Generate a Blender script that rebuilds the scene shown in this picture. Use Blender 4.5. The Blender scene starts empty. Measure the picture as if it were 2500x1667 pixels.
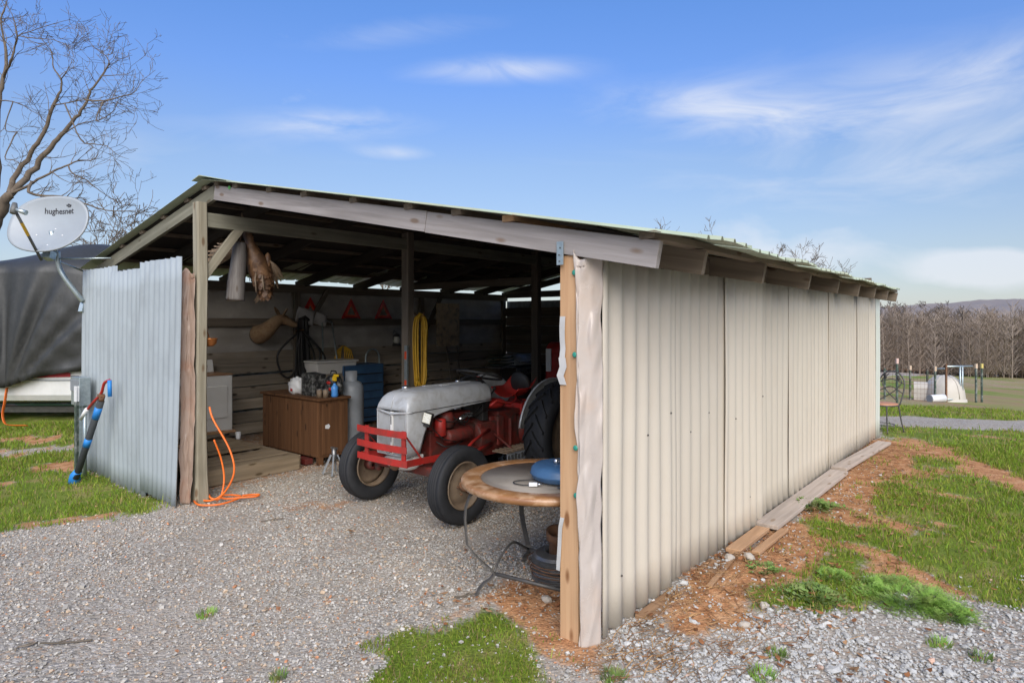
import bpy, math, random
import numpy as np
from mathutils import Vector, Matrix

# ---------------------------------------------------------------- camera, sky, sun, exposure
scene = bpy.context.scene
EYE = 1.75
cam_data = bpy.data.cameras.new('camera'); cam = bpy.data.objects.new('camera', cam_data)
scene.collection.objects.link(cam); scene.camera = cam
cam.location = (0, 0, EYE); cam.rotation_euler = (math.pi/2, 0, 0)
cam_data.sensor_width = 36.0; cam_data.lens = 36.0*1541.3/2500.0
cam_data.shift_y = -(833.5-785.5)/2500.0
cam_data.clip_start = 0.05; cam_data.clip_end = 6000

SUN_EL, SUN_AZ = math.radians(38), math.radians(176)      # azimuth clockwise from +Y
sd = Vector((math.sin(SUN_AZ)*math.cos(SUN_EL), math.cos(SUN_AZ)*math.cos(SUN_EL), math.sin(SUN_EL)))
sun_data = bpy.data.lights.new('sun', 'SUN'); sun = bpy.data.objects.new('sun', sun_data)
scene.collection.objects.link(sun)
sun_data.energy = 2.35; sun_data.angle = math.radians(58); sun_data.color = (1.0, 0.92, 0.80)
sun.rotation_euler = (-sd).to_track_quat('-Z', 'Y').to_euler(); sun.location = (6, -6, 9)

world = bpy.data.worlds.new('World'); scene.world = world; world.use_nodes = True
wn = world.node_tree; wn.nodes.clear()
def N(t, kind, **kw):
    n = t.nodes.new(kind)
    for k, v in kw.items(): setattr(n, k, v)
    return n
def math_(t, op, a, b=None, c=None, clamp=False):
    n = t.nodes.new('ShaderNodeMath'); n.operation = op; n.use_clamp = clamp
    for i, x in enumerate((a, b, c)):
        if x is None: continue
        if isinstance(x, (int, float)): n.inputs[i].default_value = x
        else: t.links.new(x, n.inputs[i])
    return n.outputs[0]
def mixc(t, fac, a, b, mode='MIX'):
    n = t.nodes.new('ShaderNodeMix'); n.data_type = 'RGBA'; n.blend_type = mode
    for sock, x in ((n.inputs[0], fac), (n.inputs[6], a), (n.inputs[7], b)):
        if isinstance(x, (int, float)): sock.default_value = x
        elif isinstance(x, (tuple, list)): sock.default_value = (x[0], x[1], x[2], 1)
        else: t.links.new(x, sock)
    return n.outputs[2]
def ramp(t, fac, stops):
    n = t.nodes.new('ShaderNodeValToRGB'); e = n.color_ramp.elements
    while len(e) < len(stops): e.new(0.5)
    for el, (p, c) in zip(e, stops):
        el.position = p; el.color = (c, c, c, 1) if isinstance(c, (int, float)) else (c[0], c[1], c[2], 1)
    t.links.new(fac, n.inputs[0]); return n.outputs[0]
def noise(t, vec, scale, detail=4, rough=0.55, dist=0.0):
    n = t.nodes.new('ShaderNodeTexNoise'); n.inputs['Scale'].default_value = scale
    n.inputs['Detail'].default_value = detail; n.inputs['Roughness'].default_value = rough
    n.inputs['Distortion'].default_value = dist
    if vec is not None: t.links.new(vec, n.inputs['Vector'])
    return n.outputs[0]
def mapping(t, vec, scale=(1, 1, 1), loc=(0, 0, 0), rot=(0, 0, 0)):
    n = t.nodes.new('ShaderNodeMapping'); n.inputs['Scale'].default_value = scale
    n.inputs['Location'].default_value = loc; n.inputs['Rotation'].default_value = rot
    t.links.new(vec, n.inputs[0]); return n.outputs[0]

SKY_STRENGTH = 0.100
sky = N(wn, 'ShaderNodeTexSky', sky_type='NISHITA', sun_disc=False)
sky.sun_elevation = SUN_EL; sky.sun_rotation = SUN_AZ
sky.altitude = 300; sky.air_density = 1.0; sky.dust_density = 0.6; sky.ozone_density = 2.2
wtc = N(wn, 'ShaderNodeTexCoord'); wsep = N(wn, 'ShaderNodeSeparateXYZ')
wn.links.new(wtc.outputs['Generated'], wsep.inputs[0])
DX, DY, DZ = wsep.outputs
# thin high cloud laid over the whole sky dome: direction projected on a high flat layer
den = math_(wn, 'ADD', math_(wn, 'MAXIMUM', DZ, 0.0), 0.12)
cmb = N(wn, 'ShaderNodeCombineXYZ')
wn.links.new(math_(wn, 'DIVIDE', DX, den), cmb.inputs[0]); wn.links.new(math_(wn, 'DIVIDE', DY, den), cmb.inputs[1])
veil_n = noise(wn, mapping(wn, cmb.outputs[0], (0.42, 1.1, 1), (3.1, 1.7, 0), (0, 0, 0.25)), 1.0, 5, 0.56, 0.5)
veil = ramp(wn, veil_n, [(0.46, 0.0), (0.80, 0.62)])
big = ramp(wn, noise(wn, mapping(wn, cmb.outputs[0], (0.16, 0.3, 1), (7.3, 2.2, 0)), 1.0, 2), [(0.40, 0.0), (0.62, 1.0)])
veil = math_(wn, 'MULTIPLY', veil, big)
# separate wisps and one low cumulus bank, each at its own bearing and height
yab = math_(wn, 'MAXIMUM', math_(wn, 'ABSOLUTE', DY), 0.02)
tx, tz = math_(wn, 'DIVIDE', DX, yab), math_(wn, 'DIVIDE', DZ, yab)
fine = noise(wn, mapping(wn, wtc.outputs['Generated'], (5, 5, 17), (0, 0, 0), (0, 0.10, 0)), 1.0, 5, 0.58, 0.8)
def wisp(cx, cz, sx, sz, amp, tilt=0.0):
    a = math_(wn, 'SUBTRACT', tx, cx); b = math_(wn, 'SUBTRACT', math_(wn, 'SUBTRACT', tz, cz), math_(wn, 'MULTIPLY', a, tilt))
    q = math_(wn, 'ADD', math_(wn, 'POWER', math_(wn, 'DIVIDE', a, sx), 2.0), math_(wn, 'POWER', math_(wn, 'DIVIDE', b, sz), 2.0))
    return math_(wn, 'MULTIPLY', math_(wn, 'EXPONENT', math_(wn, 'MULTIPLY', q, -1.0)), amp)
wis = None
for w in ((-0.02, 0.397, 0.11, 0.018, 0.75, 0.03), (0.36, 0.338, 0.17, 0.036, 0.72, -0.02), (-0.28, 0.313, 0.11, 0.020, 0.62, 0.0),
          (-0.19, 0.268, 0.05, 0.010, 0.5, -0.05), (0.62, 0.28, 0.34, 0.12, 0.55, 0.1), (-0.20, 0.455, 0.15, 0.02, 0.22, 0.1),
          (-0.62, 0.26, 0.28, 0.05, 0.28, 0.1), (0.80, 0.42, 0.22, 0.05, 0.35, 0.3)):
    o_ = wisp(*w); wis = o_ if wis is None else math_(wn, 'ADD', wis, o_)
wis = math_(wn, 'MULTIPLY', wis, ramp(wn, fine, [(0.30, 0.05), (0.68, 1.0)]))
puff_n = noise(wn, mapping(wn, wtc.outputs['Generated'], (7, 7, 13), (1.3, 0.4, 0.2)), 1.0, 6, 0.5, 0.2)
bank = math_(wn, 'ADD', math_(wn, 'ADD', wisp(0.44, 0.105, 0.15, 0.052, 1.0, -0.12), wisp(0.78, 0.088, 0.17, 0.036, 1.0)), wisp(1.5, 0.08, 0.5, 0.045, 0.8))
bank = ramp(wn, math_(wn, 'ADD', bank, math_(wn, 'MULTIPLY', math_(wn, 'SUBTRACT', puff_n, 0.5), 1.4)), [(0.26, 0.0), (0.78, 0.72)])
cl = math_(wn, 'MAXIMUM', math_(wn, 'MAXIMUM', veil, wis), bank, clamp=True)
haze_low = math_(wn, 'MULTIPLY', math_(wn, 'EXPONENT', math_(wn, 'MULTIPLY', math_(wn, 'MAXIMUM', DZ, 0.0), -7.5)), 0.40)
cl = math_(wn, 'MAXIMUM', cl, haze_low)
# clear winter air: the dome is graded by height alone, the same all the way round
grade = ramp(wn, math_(wn, 'MAXIMUM', DZ, 0.0), [(0.0, (0.36, 0.37, 0.40)), (0.10, (0.46, 0.46, 0.50)), (0.236, (0.58, 0.61, 0.68)), (0.355, (0.52, 0.68, 0.95)), (0.44, (0.50, 0.72, 1.03)), (1.0, (0.48, 0.74, 1.08))])
skycol = mixc(wn, cl, mixc(wn, 1.0, sky.outputs[0], grade, 'MULTIPLY'), (4.0, 4.15, 4.5))
bg = N(wn, 'ShaderNodeBackground'); bg.inputs[1].default_value = SKY_STRENGTH
wn.links.new(skycol, bg.inputs[0])
wo = N(wn, 'ShaderNodeOutputWorld'); wn.links.new(bg.outputs[0], wo.inputs[0])

scene.view_settings.view_transform = 'Standard'; scene.view_settings.look = 'None'
scene.view_settings.exposure = 1.08; scene.view_settings.gamma = 1.0; scene.view_settings.use_curve_mapping = False
scene.cycles.max_bounces = 5; scene.cycles.diffuse_bounces = 3; scene.cycles.glossy_bounces = 2; scene.cycles.use_adaptive_sampling = True; scene.cycles.adaptive_threshold = 0.025
world.cycles.sampling_method = 'MANUAL'; world.cycles.sample_map_resolution = 256; scene.cycles.transparent_max_bounces = 12

# ---------------------------------------------------------------- frame of the shed: u along the long right wall, v along the open gable
TH = math.radians(50.28)
RV = (math.cos(TH), math.sin(TH)); LV = (-RV[1], RV[0]); ORG = (0.51, 3.54)
def W(u, v, z=0.0): return Vector((ORG[0]+u*RV[0]+v*LV[0], ORG[1]+u*RV[1]+v*LV[1], z))
def UV(x, y):
    dx, dy = x-ORG[0], y-ORG[1]; return dx*RV[0]+dy*RV[1], dx*LV[0]+dy*LV[1]
rnd = random.Random(7); rng = np.random.default_rng(11)

# ---------------------------------------------------------------- helpers
def S(r, g, b):                                  # 8-bit picture colour to linear
    f = lambda c: (c/255/12.92) if c/255 <= 0.04045 else ((c/255+0.055)/1.055)**2.4
    return (f(r), f(g), f(b))
COL = scene.collection
class MB:
    def __init__(s): s.v = []; s.f = []; s.sm = []
    def add(s, vs, fs, smooth=False):
        o = len(s.v); s.v += [tuple(p) for p in vs]
        for f in fs: s.f.append(tuple(i+o for i in f)); s.sm.append(smooth)
        return s
    def box(s, c, d, rot=None, taper=1.0):
        hx, hy, hz = d[0]/2, d[1]/2, d[2]/2; c = Vector(c); vs = []
        for z in (-1, 1):
            k = taper if z > 0 else 1.0
            for x, y in ((-1, -1), (1, -1), (1, 1), (-1, 1)):
                p = Vector((x*hx*k, y*hy*k, z*hz)); vs.append(c+(rot @ p if rot is not None else p))
        return s.add(vs, [(3, 2, 1, 0), (4, 5, 6, 7), (0, 1, 5, 4), (1, 2, 6, 5), (2, 3, 7, 6), (3, 0, 4, 7)])
    def span(s, a, b): return s.box([(a[i]+b[i])/2 for i in range(3)], [abs(b[i]-a[i]) for i in range(3)])
    def tube(s, pts, r, n=8, closed=False, cap=True, flat=1.0):
        pts = [Vector(p) for p in pts]; m = len(pts)
        rs = list(r) if isinstance(r, (list, tuple)) else [r]*m
        tg = []
        for i in range(m):
            a = pts[(i-1) % m] if (closed or i > 0) else pts[i]; b = pts[(i+1) % m] if (closed or i < m-1) else pts[i]
            d = b-a; tg.append(d.normalized() if d.length > 1e-9 else Vector((0, 0, 1)))
        up = Vector((0, 0, 1)) if abs(tg[0].z) < 0.9 else Vector((1, 0, 0))
        x = tg[0].cross(up).normalized(); vs = []
        for i in range(m):
            x = (x-tg[i]*x.dot(tg[i])); x = x.normalized() if x.length > 1e-6 else tg[i].orthogonal().normalized()
            y = tg[i].cross(x)
            for k in range(n):
                a = 2*math.pi*k/n; vs.append(pts[i]+x*(rs[i]*math.cos(a))+y*(rs[i]*flat*math.sin(a)))
        fs = []
        for i in range(m if closed else m-1):
            j = (i+1) % m
            for k in range(n): fs.append((i*n+k, i*n+(k+1) % n, j*n+(k+1) % n, j*n+k))
        s.add(vs, fs, n > 4)
        if cap and not closed:
            o = len(s.v)-m*n
            s.f.append(tuple(o+k for k in range(n))[::-1]); s.sm.append(False)
            s.f.append(tuple(o+(m-1)*n+k for k in range(n))); s.sm.append(False)
        return s
    def cyl(s, a, b, r, r2=None, n=16): return s.tube([a, b], [r, r if r2 is None else r2], n)
    def lathe(s, prof, n=32, mat=None, smooth=True, arc=2*math.pi):
        full = abs(arc-2*math.pi) < 1e-6; m = len(prof); k = n if full else n+1; vs = []
        for i in range(k):
            a = arc*i/n
            for (r, h) in prof:
                p = Vector((r*math.cos(a), r*math.sin(a), h)); vs.append(mat @ p if mat is not None else p)
        fs = []
        for i in range(n):
            j = (i+1) % k
            for q in range(m-1): fs.append((i*m+q, j*m+q, j*m+q+1, i*m+q+1))
        return s.add(vs, fs, smooth)
    def prism(s, poly, d, mat=None):             # polygon in local xy, extruded along z from 0 to d
        m = len(poly); vs = [Vector((p[0], p[1], z)) for z in (0, d) for p in poly]
        if mat is not None: vs = [mat @ p for p in vs]
        return s.add(vs, [tuple(range(m))[::-1], tuple(range(m, 2*m))]+[(i, (i+1) % m, m+(i+1) % m, m+i) for i in range(m)])
    def ell(s, c, r, nu=16, nv=10, rot=None, f=None):
        vs = []; c = Vector(c)
        for j in range(nv+1):
            t = math.pi*j/nv
            for i in range(nu):
                a = 2*math.pi*i/nu; d = Vector((math.sin(t)*math.cos(a), math.sin(t)*math.sin(a), math.cos(t)))
                k = f(d) if f else 1.0; p = Vector((d.x*r[0]*k, d.y*r[1]*k, d.z*r[2]*k))
                vs.append(c+(rot @ p if rot is not None else p))
        fs = [(j*nu+i, (j+1)*nu+i, (j+1)*nu+(i+1) % nu, j*nu+(i+1) % nu) for j in range(nv) for i in range(nu)]
        return s.add(vs, fs, True)
    def grid(s, fn, nu, nv, smooth=True):
        vs = [fn(i/nu, j/nv) for j in range(nv+1) for i in range(nu+1)]
        return s.add(vs, [(j*(nu+1)+i, j*(nu+1)+i+1, (j+1)*(nu+1)+i+1, (j+1)*(nu+1)+i) for j in range(nv) for i in range(nu)], smooth)
    def mesh(s, name):
        me = bpy.data.meshes.new(name); me.from_pydata([tuple(p) for p in s.v], [], s.f)
        me.polygons.foreach_set('use_smooth', s.sm); me.update(); return me
def put(name, mb, mat, parent=None, loc=(0, 0, 0), rot=(0, 0, 0), bevel=0, solid=0, label=None):
    me = mb.mesh(name) if isinstance(mb, MB) else mb
    o = bpy.data.objects.new(name, me); COL.objects.link(o); o.parent = parent
    o.location = loc; o.rotation_euler = rot
    if mat is not None and not me.materials: me.materials.append(mat)
    if solid:
        m = o.modifiers.new('solid', 'SOLIDIFY'); m.thickness = solid; m.offset = 0
    if bevel:
        m = o.modifiers.new('bevel', 'BEVEL'); m.width = bevel; m.segments = 2; m.limit_method = 'ANGLE'; m.angle_limit = math.radians(40)
    if label: o['label'] = label
    return o
def tag(o, label, cat, group=None, kind=None):
    o['label'] = label
    if cat: o['category'] = cat
    if group: o['group'] = group
    if kind: o['kind'] = kind
    return o
def thing(name, label, cat, loc=(0, 0, 0), rotz=0.0, group=None):
    o = bpy.data.objects.new(name, None); COL.objects.link(o); o.empty_display_size = 0.1
    o.location = loc; o.rotation_euler = (0, 0, rotz); return tag(o, label, cat, group)
def copy_tree(o, parent=None):
    c = o.copy(); COL.objects.link(c); c.parent = parent
    for ch in o.children: copy_tree(ch, c)
    return c
def board(name, a, b, w, t, mat, parent=None, roll=0.0, label=None, warp=0.0, bevel=0.003, seg=1):
    """a timber from a to b: long axis is local x; w across (local z when roll is 0), t thick"""
    a, b = Vector(a), Vector(b); d = b-a; ln = d.length; m = MB()
    if seg == 1: m.box((ln/2, 0, 0), (ln, t, w))
    else:
        rr = random.Random(int(ln*1e4)+int(a.x*97)); ph = rr.uniform(0, 6)
        def ring(q):
            x = ln*q; k = warp*math.sin(ph+q*4.2)
            return [(x, -t/2, -w/2+k), (x, t/2, -w/2+k), (x, t/2, w/2+k), (x, -t/2, w/2+k)]
        vs = [p for i in range(seg+1) for p in ring(i/seg)]
        fs = [(i*4+k, i*4+(k+1) % 4, i*4+4+(k+1) % 4, i*4+4+k) for i in range(seg) for k in range(4)]
        m.add(vs, fs+[(3, 2, 1, 0), (seg*4, seg*4+1, seg*4+2, seg*4+3)])
    o = put(name, m, mat, parent, bevel=bevel, label=label)
    x = d.normalized(); up = Vector((0, 0, 1))
    if abs(x.z) > 0.99: up = Vector((0, 1, 0))
    y = up.cross(x).normalized(); z = x.cross(y)
    if roll: 
        q = Matrix.Rotation(roll, 3, x); y = q @ y; z = q @ z
    M3 = Matrix((x, y, z)).transposed().to_4x4(); M3.translation = a
    o.matrix_basis = M3
    return o

# ---------------------------------------------------------------- materials
def material(name, c1, c2=None, rough=0.6, metal=0.0, scale=6.0, stretch=(1, 1, 1), bump=0.0, bscale=None, c3=None, c3_amt=0.35, c3_scale=1.5,
             spec=0.5, perobj=0.0, detail=6, lo=0.35, hi=0.68, coord='Object', coat=0.0):
    m = bpy.data.materials.new(name); m.use_nodes = True; t = m.node_tree
    bs = t.nodes['Principled BSDF']; bs.inputs['Roughness'].default_value = rough; bs.inputs['Metallic'].default_value = metal
    bs.inputs['Specular IOR Level'].default_value = spec; bs.inputs['Coat Weight'].default_value = coat
    tc = N(t, 'ShaderNodeTexCoord'); oi = N(t, 'ShaderNodeObjectInfo')
    sc_ = N(t, 'ShaderNodeVectorMath', operation='SCALE'); sc_.inputs[0].default_value = (17, 31, 23); t.links.new(oi.outputs['Random'], sc_.inputs['Scale'])
    ad = N(t, 'ShaderNodeVectorMath', operation='ADD'); t.links.new(tc.outputs[coord], ad.inputs[0]); t.links.new(sc_.outputs[0], ad.inputs[1])
    vec = mapping(t, ad.outputs[0], stretch)
    nz = noise(t, vec, scale, detail, 0.6, 0.3)
    if c2 is None: c2 = tuple(x*0.8 for x in c1)
    col = mixc(t, ramp(t, nz, [(lo, 0.0), (hi, 1.0)]), c1, c2)
    if c3 is not None:
        n3 = noise(t, mapping(t, ad.outputs[0], tuple(1+(q-1)*0.3 for q in stretch), (5, 3, 1)), c3_scale, 5, 0.6, 0.4)
        col = mixc(t, math_(t, 'MULTIPLY', ramp(t, n3, [(0.47, 0.0), (0.66, 1.0)]), c3_amt), col, c3)
    if perobj:
        k = math_(t, 'ADD', math_(t, 'MULTIPLY', oi.outputs['Random'], 2*perobj), 1-perobj)
        cb = N(t, 'ShaderNodeCombineXYZ')
        for i in range(3): t.links.new(k, cb.inputs[i])
        col = mixc(t, 1.0, col, cb.outputs[0], 'MULTIPLY')
    t.links.new(col, bs.inputs['Base Color'])
    rr = math_(t, 'ADD', math_(t, 'MULTIPLY', nz, 0.2), rough-0.1, clamp=True); t.links.new(rr, bs.inputs['Roughness'])
    if bump:
        bp = N(t, 'ShaderNodeBump'); bp.inputs['Strength'].default_value = bump; bp.inputs['Distance'].default_value = 0.01
        t.links.new(nz if bscale is None else noise(t, vec, bscale, 6), bp.inputs['Height']); t.links.new(bp.outputs[0], bs.inputs['Normal'])
    return m
def wood(name, c1, c2, knot=None, rough=0.85, perobj=0.18, sc=1.0, bump=0.35, axis=0):
    m = bpy.data.materials.new(name); m.use_nodes = True; t = m.node_tree
    bs = t.nodes['Principled BSDF']; bs.inputs['Roughness'].default_value = rough; bs.inputs['Specular IOR Level'].default_value = 0.25
    tc = N(t, 'ShaderNodeTexCoord'); oi = N(t, 'ShaderNodeObjectInfo')
    sc_ = N(t, 'ShaderNodeVectorMath', operation='SCALE'); sc_.inputs[0].default_value = (13, 7, 19); t.links.new(oi.outputs['Random'], sc_.inputs['Scale'])
    ad = N(t, 'ShaderNodeVectorMath', operation='ADD'); t.links.new(tc.outputs['Object'], ad.inputs[0]); t.links.new(sc_.outputs[0], ad.inputs[1])
    g = [26*sc]*3; g[axis] = 1.1*sc; h = [7*sc]*3; h[axis] = 0.7*sc
    n1 = noise(t, mapping(t, ad.outputs[0], tuple(g)), 1.0, 8, 0.65, 0.5)
    n2 = noise(t, mapping(t, ad.outputs[0], tuple(h), (3, 1, 2)), 1.0, 4, 0.5, 1.2)
    col = mixc(t, ramp(t, n1, [(0.32, 0.0), (0.68, 1.0)]), c1, c2)
    col = mixc(t, math_(t, 'MULTIPLY', ramp(t, n2, [(0.42, 0.0), (0.70, 1.0)]), 0.55), col, tuple(x*0.62 for x in c2))
    if knot:
        vo = N(t, 'ShaderNodeTexVoronoi'); vo.inputs['Scale'].default_value = 1.0
        k = [9.0]*3; k[axis] = 3.2; t.links.new(mapping(t, ad.outputs[0], tuple(k), (0.3, 0.2, 0.6)), vo.inputs['Vector'])
        col = mixc(t, ramp(t, vo.outputs['Distance'], [(0.10, 0.9), (0.19, 0.0)]), col, knot)
    k = math_(t, 'ADD', math_(t, 'MULTIPLY', oi.outputs['Random'], 2*perobj), 1-perobj)
    cb = N(t, 'ShaderNodeCombineXYZ')
    for i in range(3): t.links.new(k, cb.inputs[i])
    col = mixc(t, 1.0, col, cb.outputs[0], 'MULTIPLY'); t.links.new(col, bs.inputs['Base Color'])
    bp = N(t, 'ShaderNodeBump'); bp.inputs['Strength'].default_value = bump; bp.inputs['Distance'].default_value = 0.006
    t.links.new(n1, bp.inputs['Height']); t.links.new(bp.outputs[0], bs.inputs['Normal'])
    return m
def attr_material(name, attr, rough=0.9, trans=0.0, bump=0.0):
    m = bpy.data.materials.new(name); m.use_nodes = True; t = m.node_tree; bs = t.nodes['Principled BSDF']
    a = N(t, 'ShaderNodeAttribute', attribute_name=attr); bs.inputs['Roughness'].default_value = rough
    bs.inputs['Specular IOR Level'].default_value = 0.25
    col = a.outputs['Color']
    if bump:
        tc = N(t, 'ShaderNodeTexCoord'); nz = noise(t, tc.outputs['Object'], 120, 4)
        bp = N(t, 'ShaderNodeBump'); bp.inputs['Strength'].default_value = bump; bp.inputs['Distance'].default_value = 0.004
        t.links.new(nz, bp.inputs['Height']); t.links.new(bp.outputs[0], bs.inputs['Normal'])
        col = mixc(t, ramp(t, nz, [(0.35, 0.75), (0.7, 1.0)]), (0.1, 0.09, 0.08), col)
    t.links.new(col, bs.inputs['Base Color'])
    if trans:
        tr = N(t, 'ShaderNodeBsdfTranslucent'); t.links.new(col, tr.inputs[0]); mx = N(t, 'ShaderNodeMixShader'); mx.inputs[0].default_value = trans
        t.links.new(bs.outputs[0], mx.inputs[1]); t.links.new(tr.outputs[0], mx.inputs[2]); t.links.new(mx.outputs[0], t.nodes['Material Output'].inputs[0])
    return m

M = {}
M['cream'] = material('cream_painted_siding', (0.53, 0.475, 0.39), (0.512, 0.459, 0.377), rough=0.5, scale=3, stretch=(2, 2, 0.25), c3=(0.46, 0.39, 0.305), c3_amt=0.25, c3_scale=2.0, perobj=0.05, bump=0.04)
M['cream_end'] = material('pale_trim_siding', (0.62, 0.64, 0.56), (0.56, 0.58, 0.50), rough=0.5, scale=3, stretch=(3, 3, 0.25))
M['grey_sheet'] = material('pale_blue_grey_siding', (0.315, 0.352, 0.37), (0.29, 0.325, 0.342), rough=0.45, scale=3, stretch=(3, 3, 0.25), c3=(0.21, 0.23, 0.24), c3_amt=0.4, c3_scale=2.5, perobj=0.04)
M['roof'] = material('sage_roof_metal', (0.40, 0.46, 0.34), (0.33, 0.38, 0.28), rough=0.5, scale=4, c3=(0.36, 0.33, 0.22), c3_amt=0.4)
M['beam'] = wood('weathered_grey_beam', (0.42, 0.38, 0.36), (0.28, 0.25, 0.23), knot=(0.20, 0.14, 0.10), perobj=0.08)
M['rafter'] = wood('greenish_grey_timber', (0.25, 0.24, 0.185), (0.16, 0.15, 0.11), knot=(0.10, 0.08, 0.05), perobj=0.15)
M['tail'] = wood('brown_grey_timber', (0.22, 0.175, 0.13), (0.14, 0.11, 0.08), knot=(0.08, 0.05, 0.03), perobj=0.2)
M['inner'] = wood('dark_inner_timber', (0.19, 0.155, 0.12), (0.12, 0.10, 0.075), perobj=0.25)
M['joist'] = wood('shade_dark_rafters', (0.075, 0.062, 0.05), (0.045, 0.038, 0.03), perobj=0.25)  # inner rafters coloured near black, the shade under the roof painted in
M['slab'] = wood('rough_brown_boards', (0.42, 0.355, 0.275), (0.27, 0.225, 0.17), knot=(0.07, 0.05, 0.03), perobj=0.3)
M['fresh'] = wood('fresh_yellow_lumber', (0.56, 0.355, 0.20), (0.45, 0.26, 0.135), knot=(0.19, 0.08, 0.03), perobj=0.04, sc=0.8)
M['oldpost'] = wood('old_treated_post', (0.36, 0.33, 0.25), (0.23, 0.20, 0.14), knot=(0.14, 0.09, 0.05), perobj=0.08)
M['deck'] = wood('deck_boards', (0.36, 0.28, 0.185), (0.24, 0.18, 0.115), knot=(0.09, 0.06, 0.03), perobj=0.15)
M['plank'] = wood('sun_bleached_plank', (0.50, 0.42, 0.35), (0.38, 0.31, 0.25), knot=(0.25, 0.18, 0.12), perobj=0.08)
M['splinter'] = wood('splintered_orange_wood', (0.47, 0.29, 0.165), (0.33, 0.19, 0.10), knot=(0.15, 0.08, 0.04), perobj=0.2)

# ---------------------------------------------------------------- ground: heights and zones
def vnoise(x, y, seed=0):
    """smooth value noise, vectorised"""
    xi = np.floor(x).astype(np.int64); yi = np.floor(y).astype(np.int64); xf = x-xi; yf = y-yi
    def h(a, b):
        n = (a*374761393+b*668265263+seed*1442695041) & 0xffffffff
        n = ((n ^ (n >> 13))*1274126177) & 0xffffffff; n = n ^ (n >> 16)
        return (n & 0xffff)/65535.0
    sx = xf*xf*(3-2*xf); sy = yf*yf*(3-2*yf)
    return (h(xi, yi)*(1-sx)+h(xi+1, yi)*sx)*(1-sy)+(h(xi, yi+1)*(1-sx)+h(xi+1, yi+1)*sx)*sy
def fbm(x, y, seed=0, oct=4):
    a = 0; s = 0; amp = 1.0
    for k in range(oct): a = a+amp*vnoise(x*2**k, y*2**k, seed+k); s += amp; amp *= 0.55
    return a/s
def sstep(a, b, x): t = np.clip((x-a)/(b-a), 0, 1); return t*t*(3-2*t)
def poly_sd(px, py, poly):
    """signed distance, positive inside"""
    d = np.full(px.shape, 1e9); ins = np.zeros(px.shape, bool); n = len(poly)
    for i in range(n):
        ax, ay = poly[i]; bx, by = poly[(i+1) % n]; ex, ey = bx-ax, by-ay
        t = np.clip(((px-ax)*ex+(py-ay)*ey)/(ex*ex+ey*ey), 0, 1)
        d = np.minimum(d, (px-ax-t*ex)**2+(py-ay-t*ey)**2)
        c = ((ay > py) != (by > py)) & (px < (bx-ax)*(py-ay)/(by-ay+1e-12)+ax); ins ^= c
    d = np.sqrt(d); return np.where(ins, d, -d)
# zones in metres on the ground (x right, y away from the camera)
Z_FRONT_GRASS = [(-0.90, 2.6), (-0.82, 3.06), (-0.68, 3.50), (-0.34, 3.74), (-0.08, 3.88), (0.08, 3.62), (0.16, 3.30), (0.24, 3.0), (0.28, 2.6)]
Z_CLAY_TABLE = [(-0.55, 3.55), (-0.22, 4.02), (0.10, 4.40), (0.50, 4.30), (0.62, 3.50), (0.45, 3.20), (0.16, 3.22), (-0.06, 3.50)]
Z_RIGHT = [(0.44, 3.28), (0.62, 3.36), (0.95, 3.50), (1.50, 3.78), (2.05, 3.80), (2.25, 3.86), (2.45, 4.12), (3.15, 3.90), (4.5, 3.9), (9, 3.4), (20, 4), (40, 20), (30, 40), (8, 13), (5.65, 9.72)]
Z_ROAD = [(5.4, 11.0), (9.0, 10.6), (16, 10.4), (40, 11), (40, 14), (16, 13.2), (9, 13.0), (5.6, 12.9), (3.6, 13.4), (3.0, 12.2)]
Z_YARD = [(-4.45, 5.30), (-3.65, 5.62), (-3.22, 5.92), (-3.25, 6.1), (-5.65, 8.35), (-2.4, 13), (-20, 40), (-60, 40), (-60, 5.3)]
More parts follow.
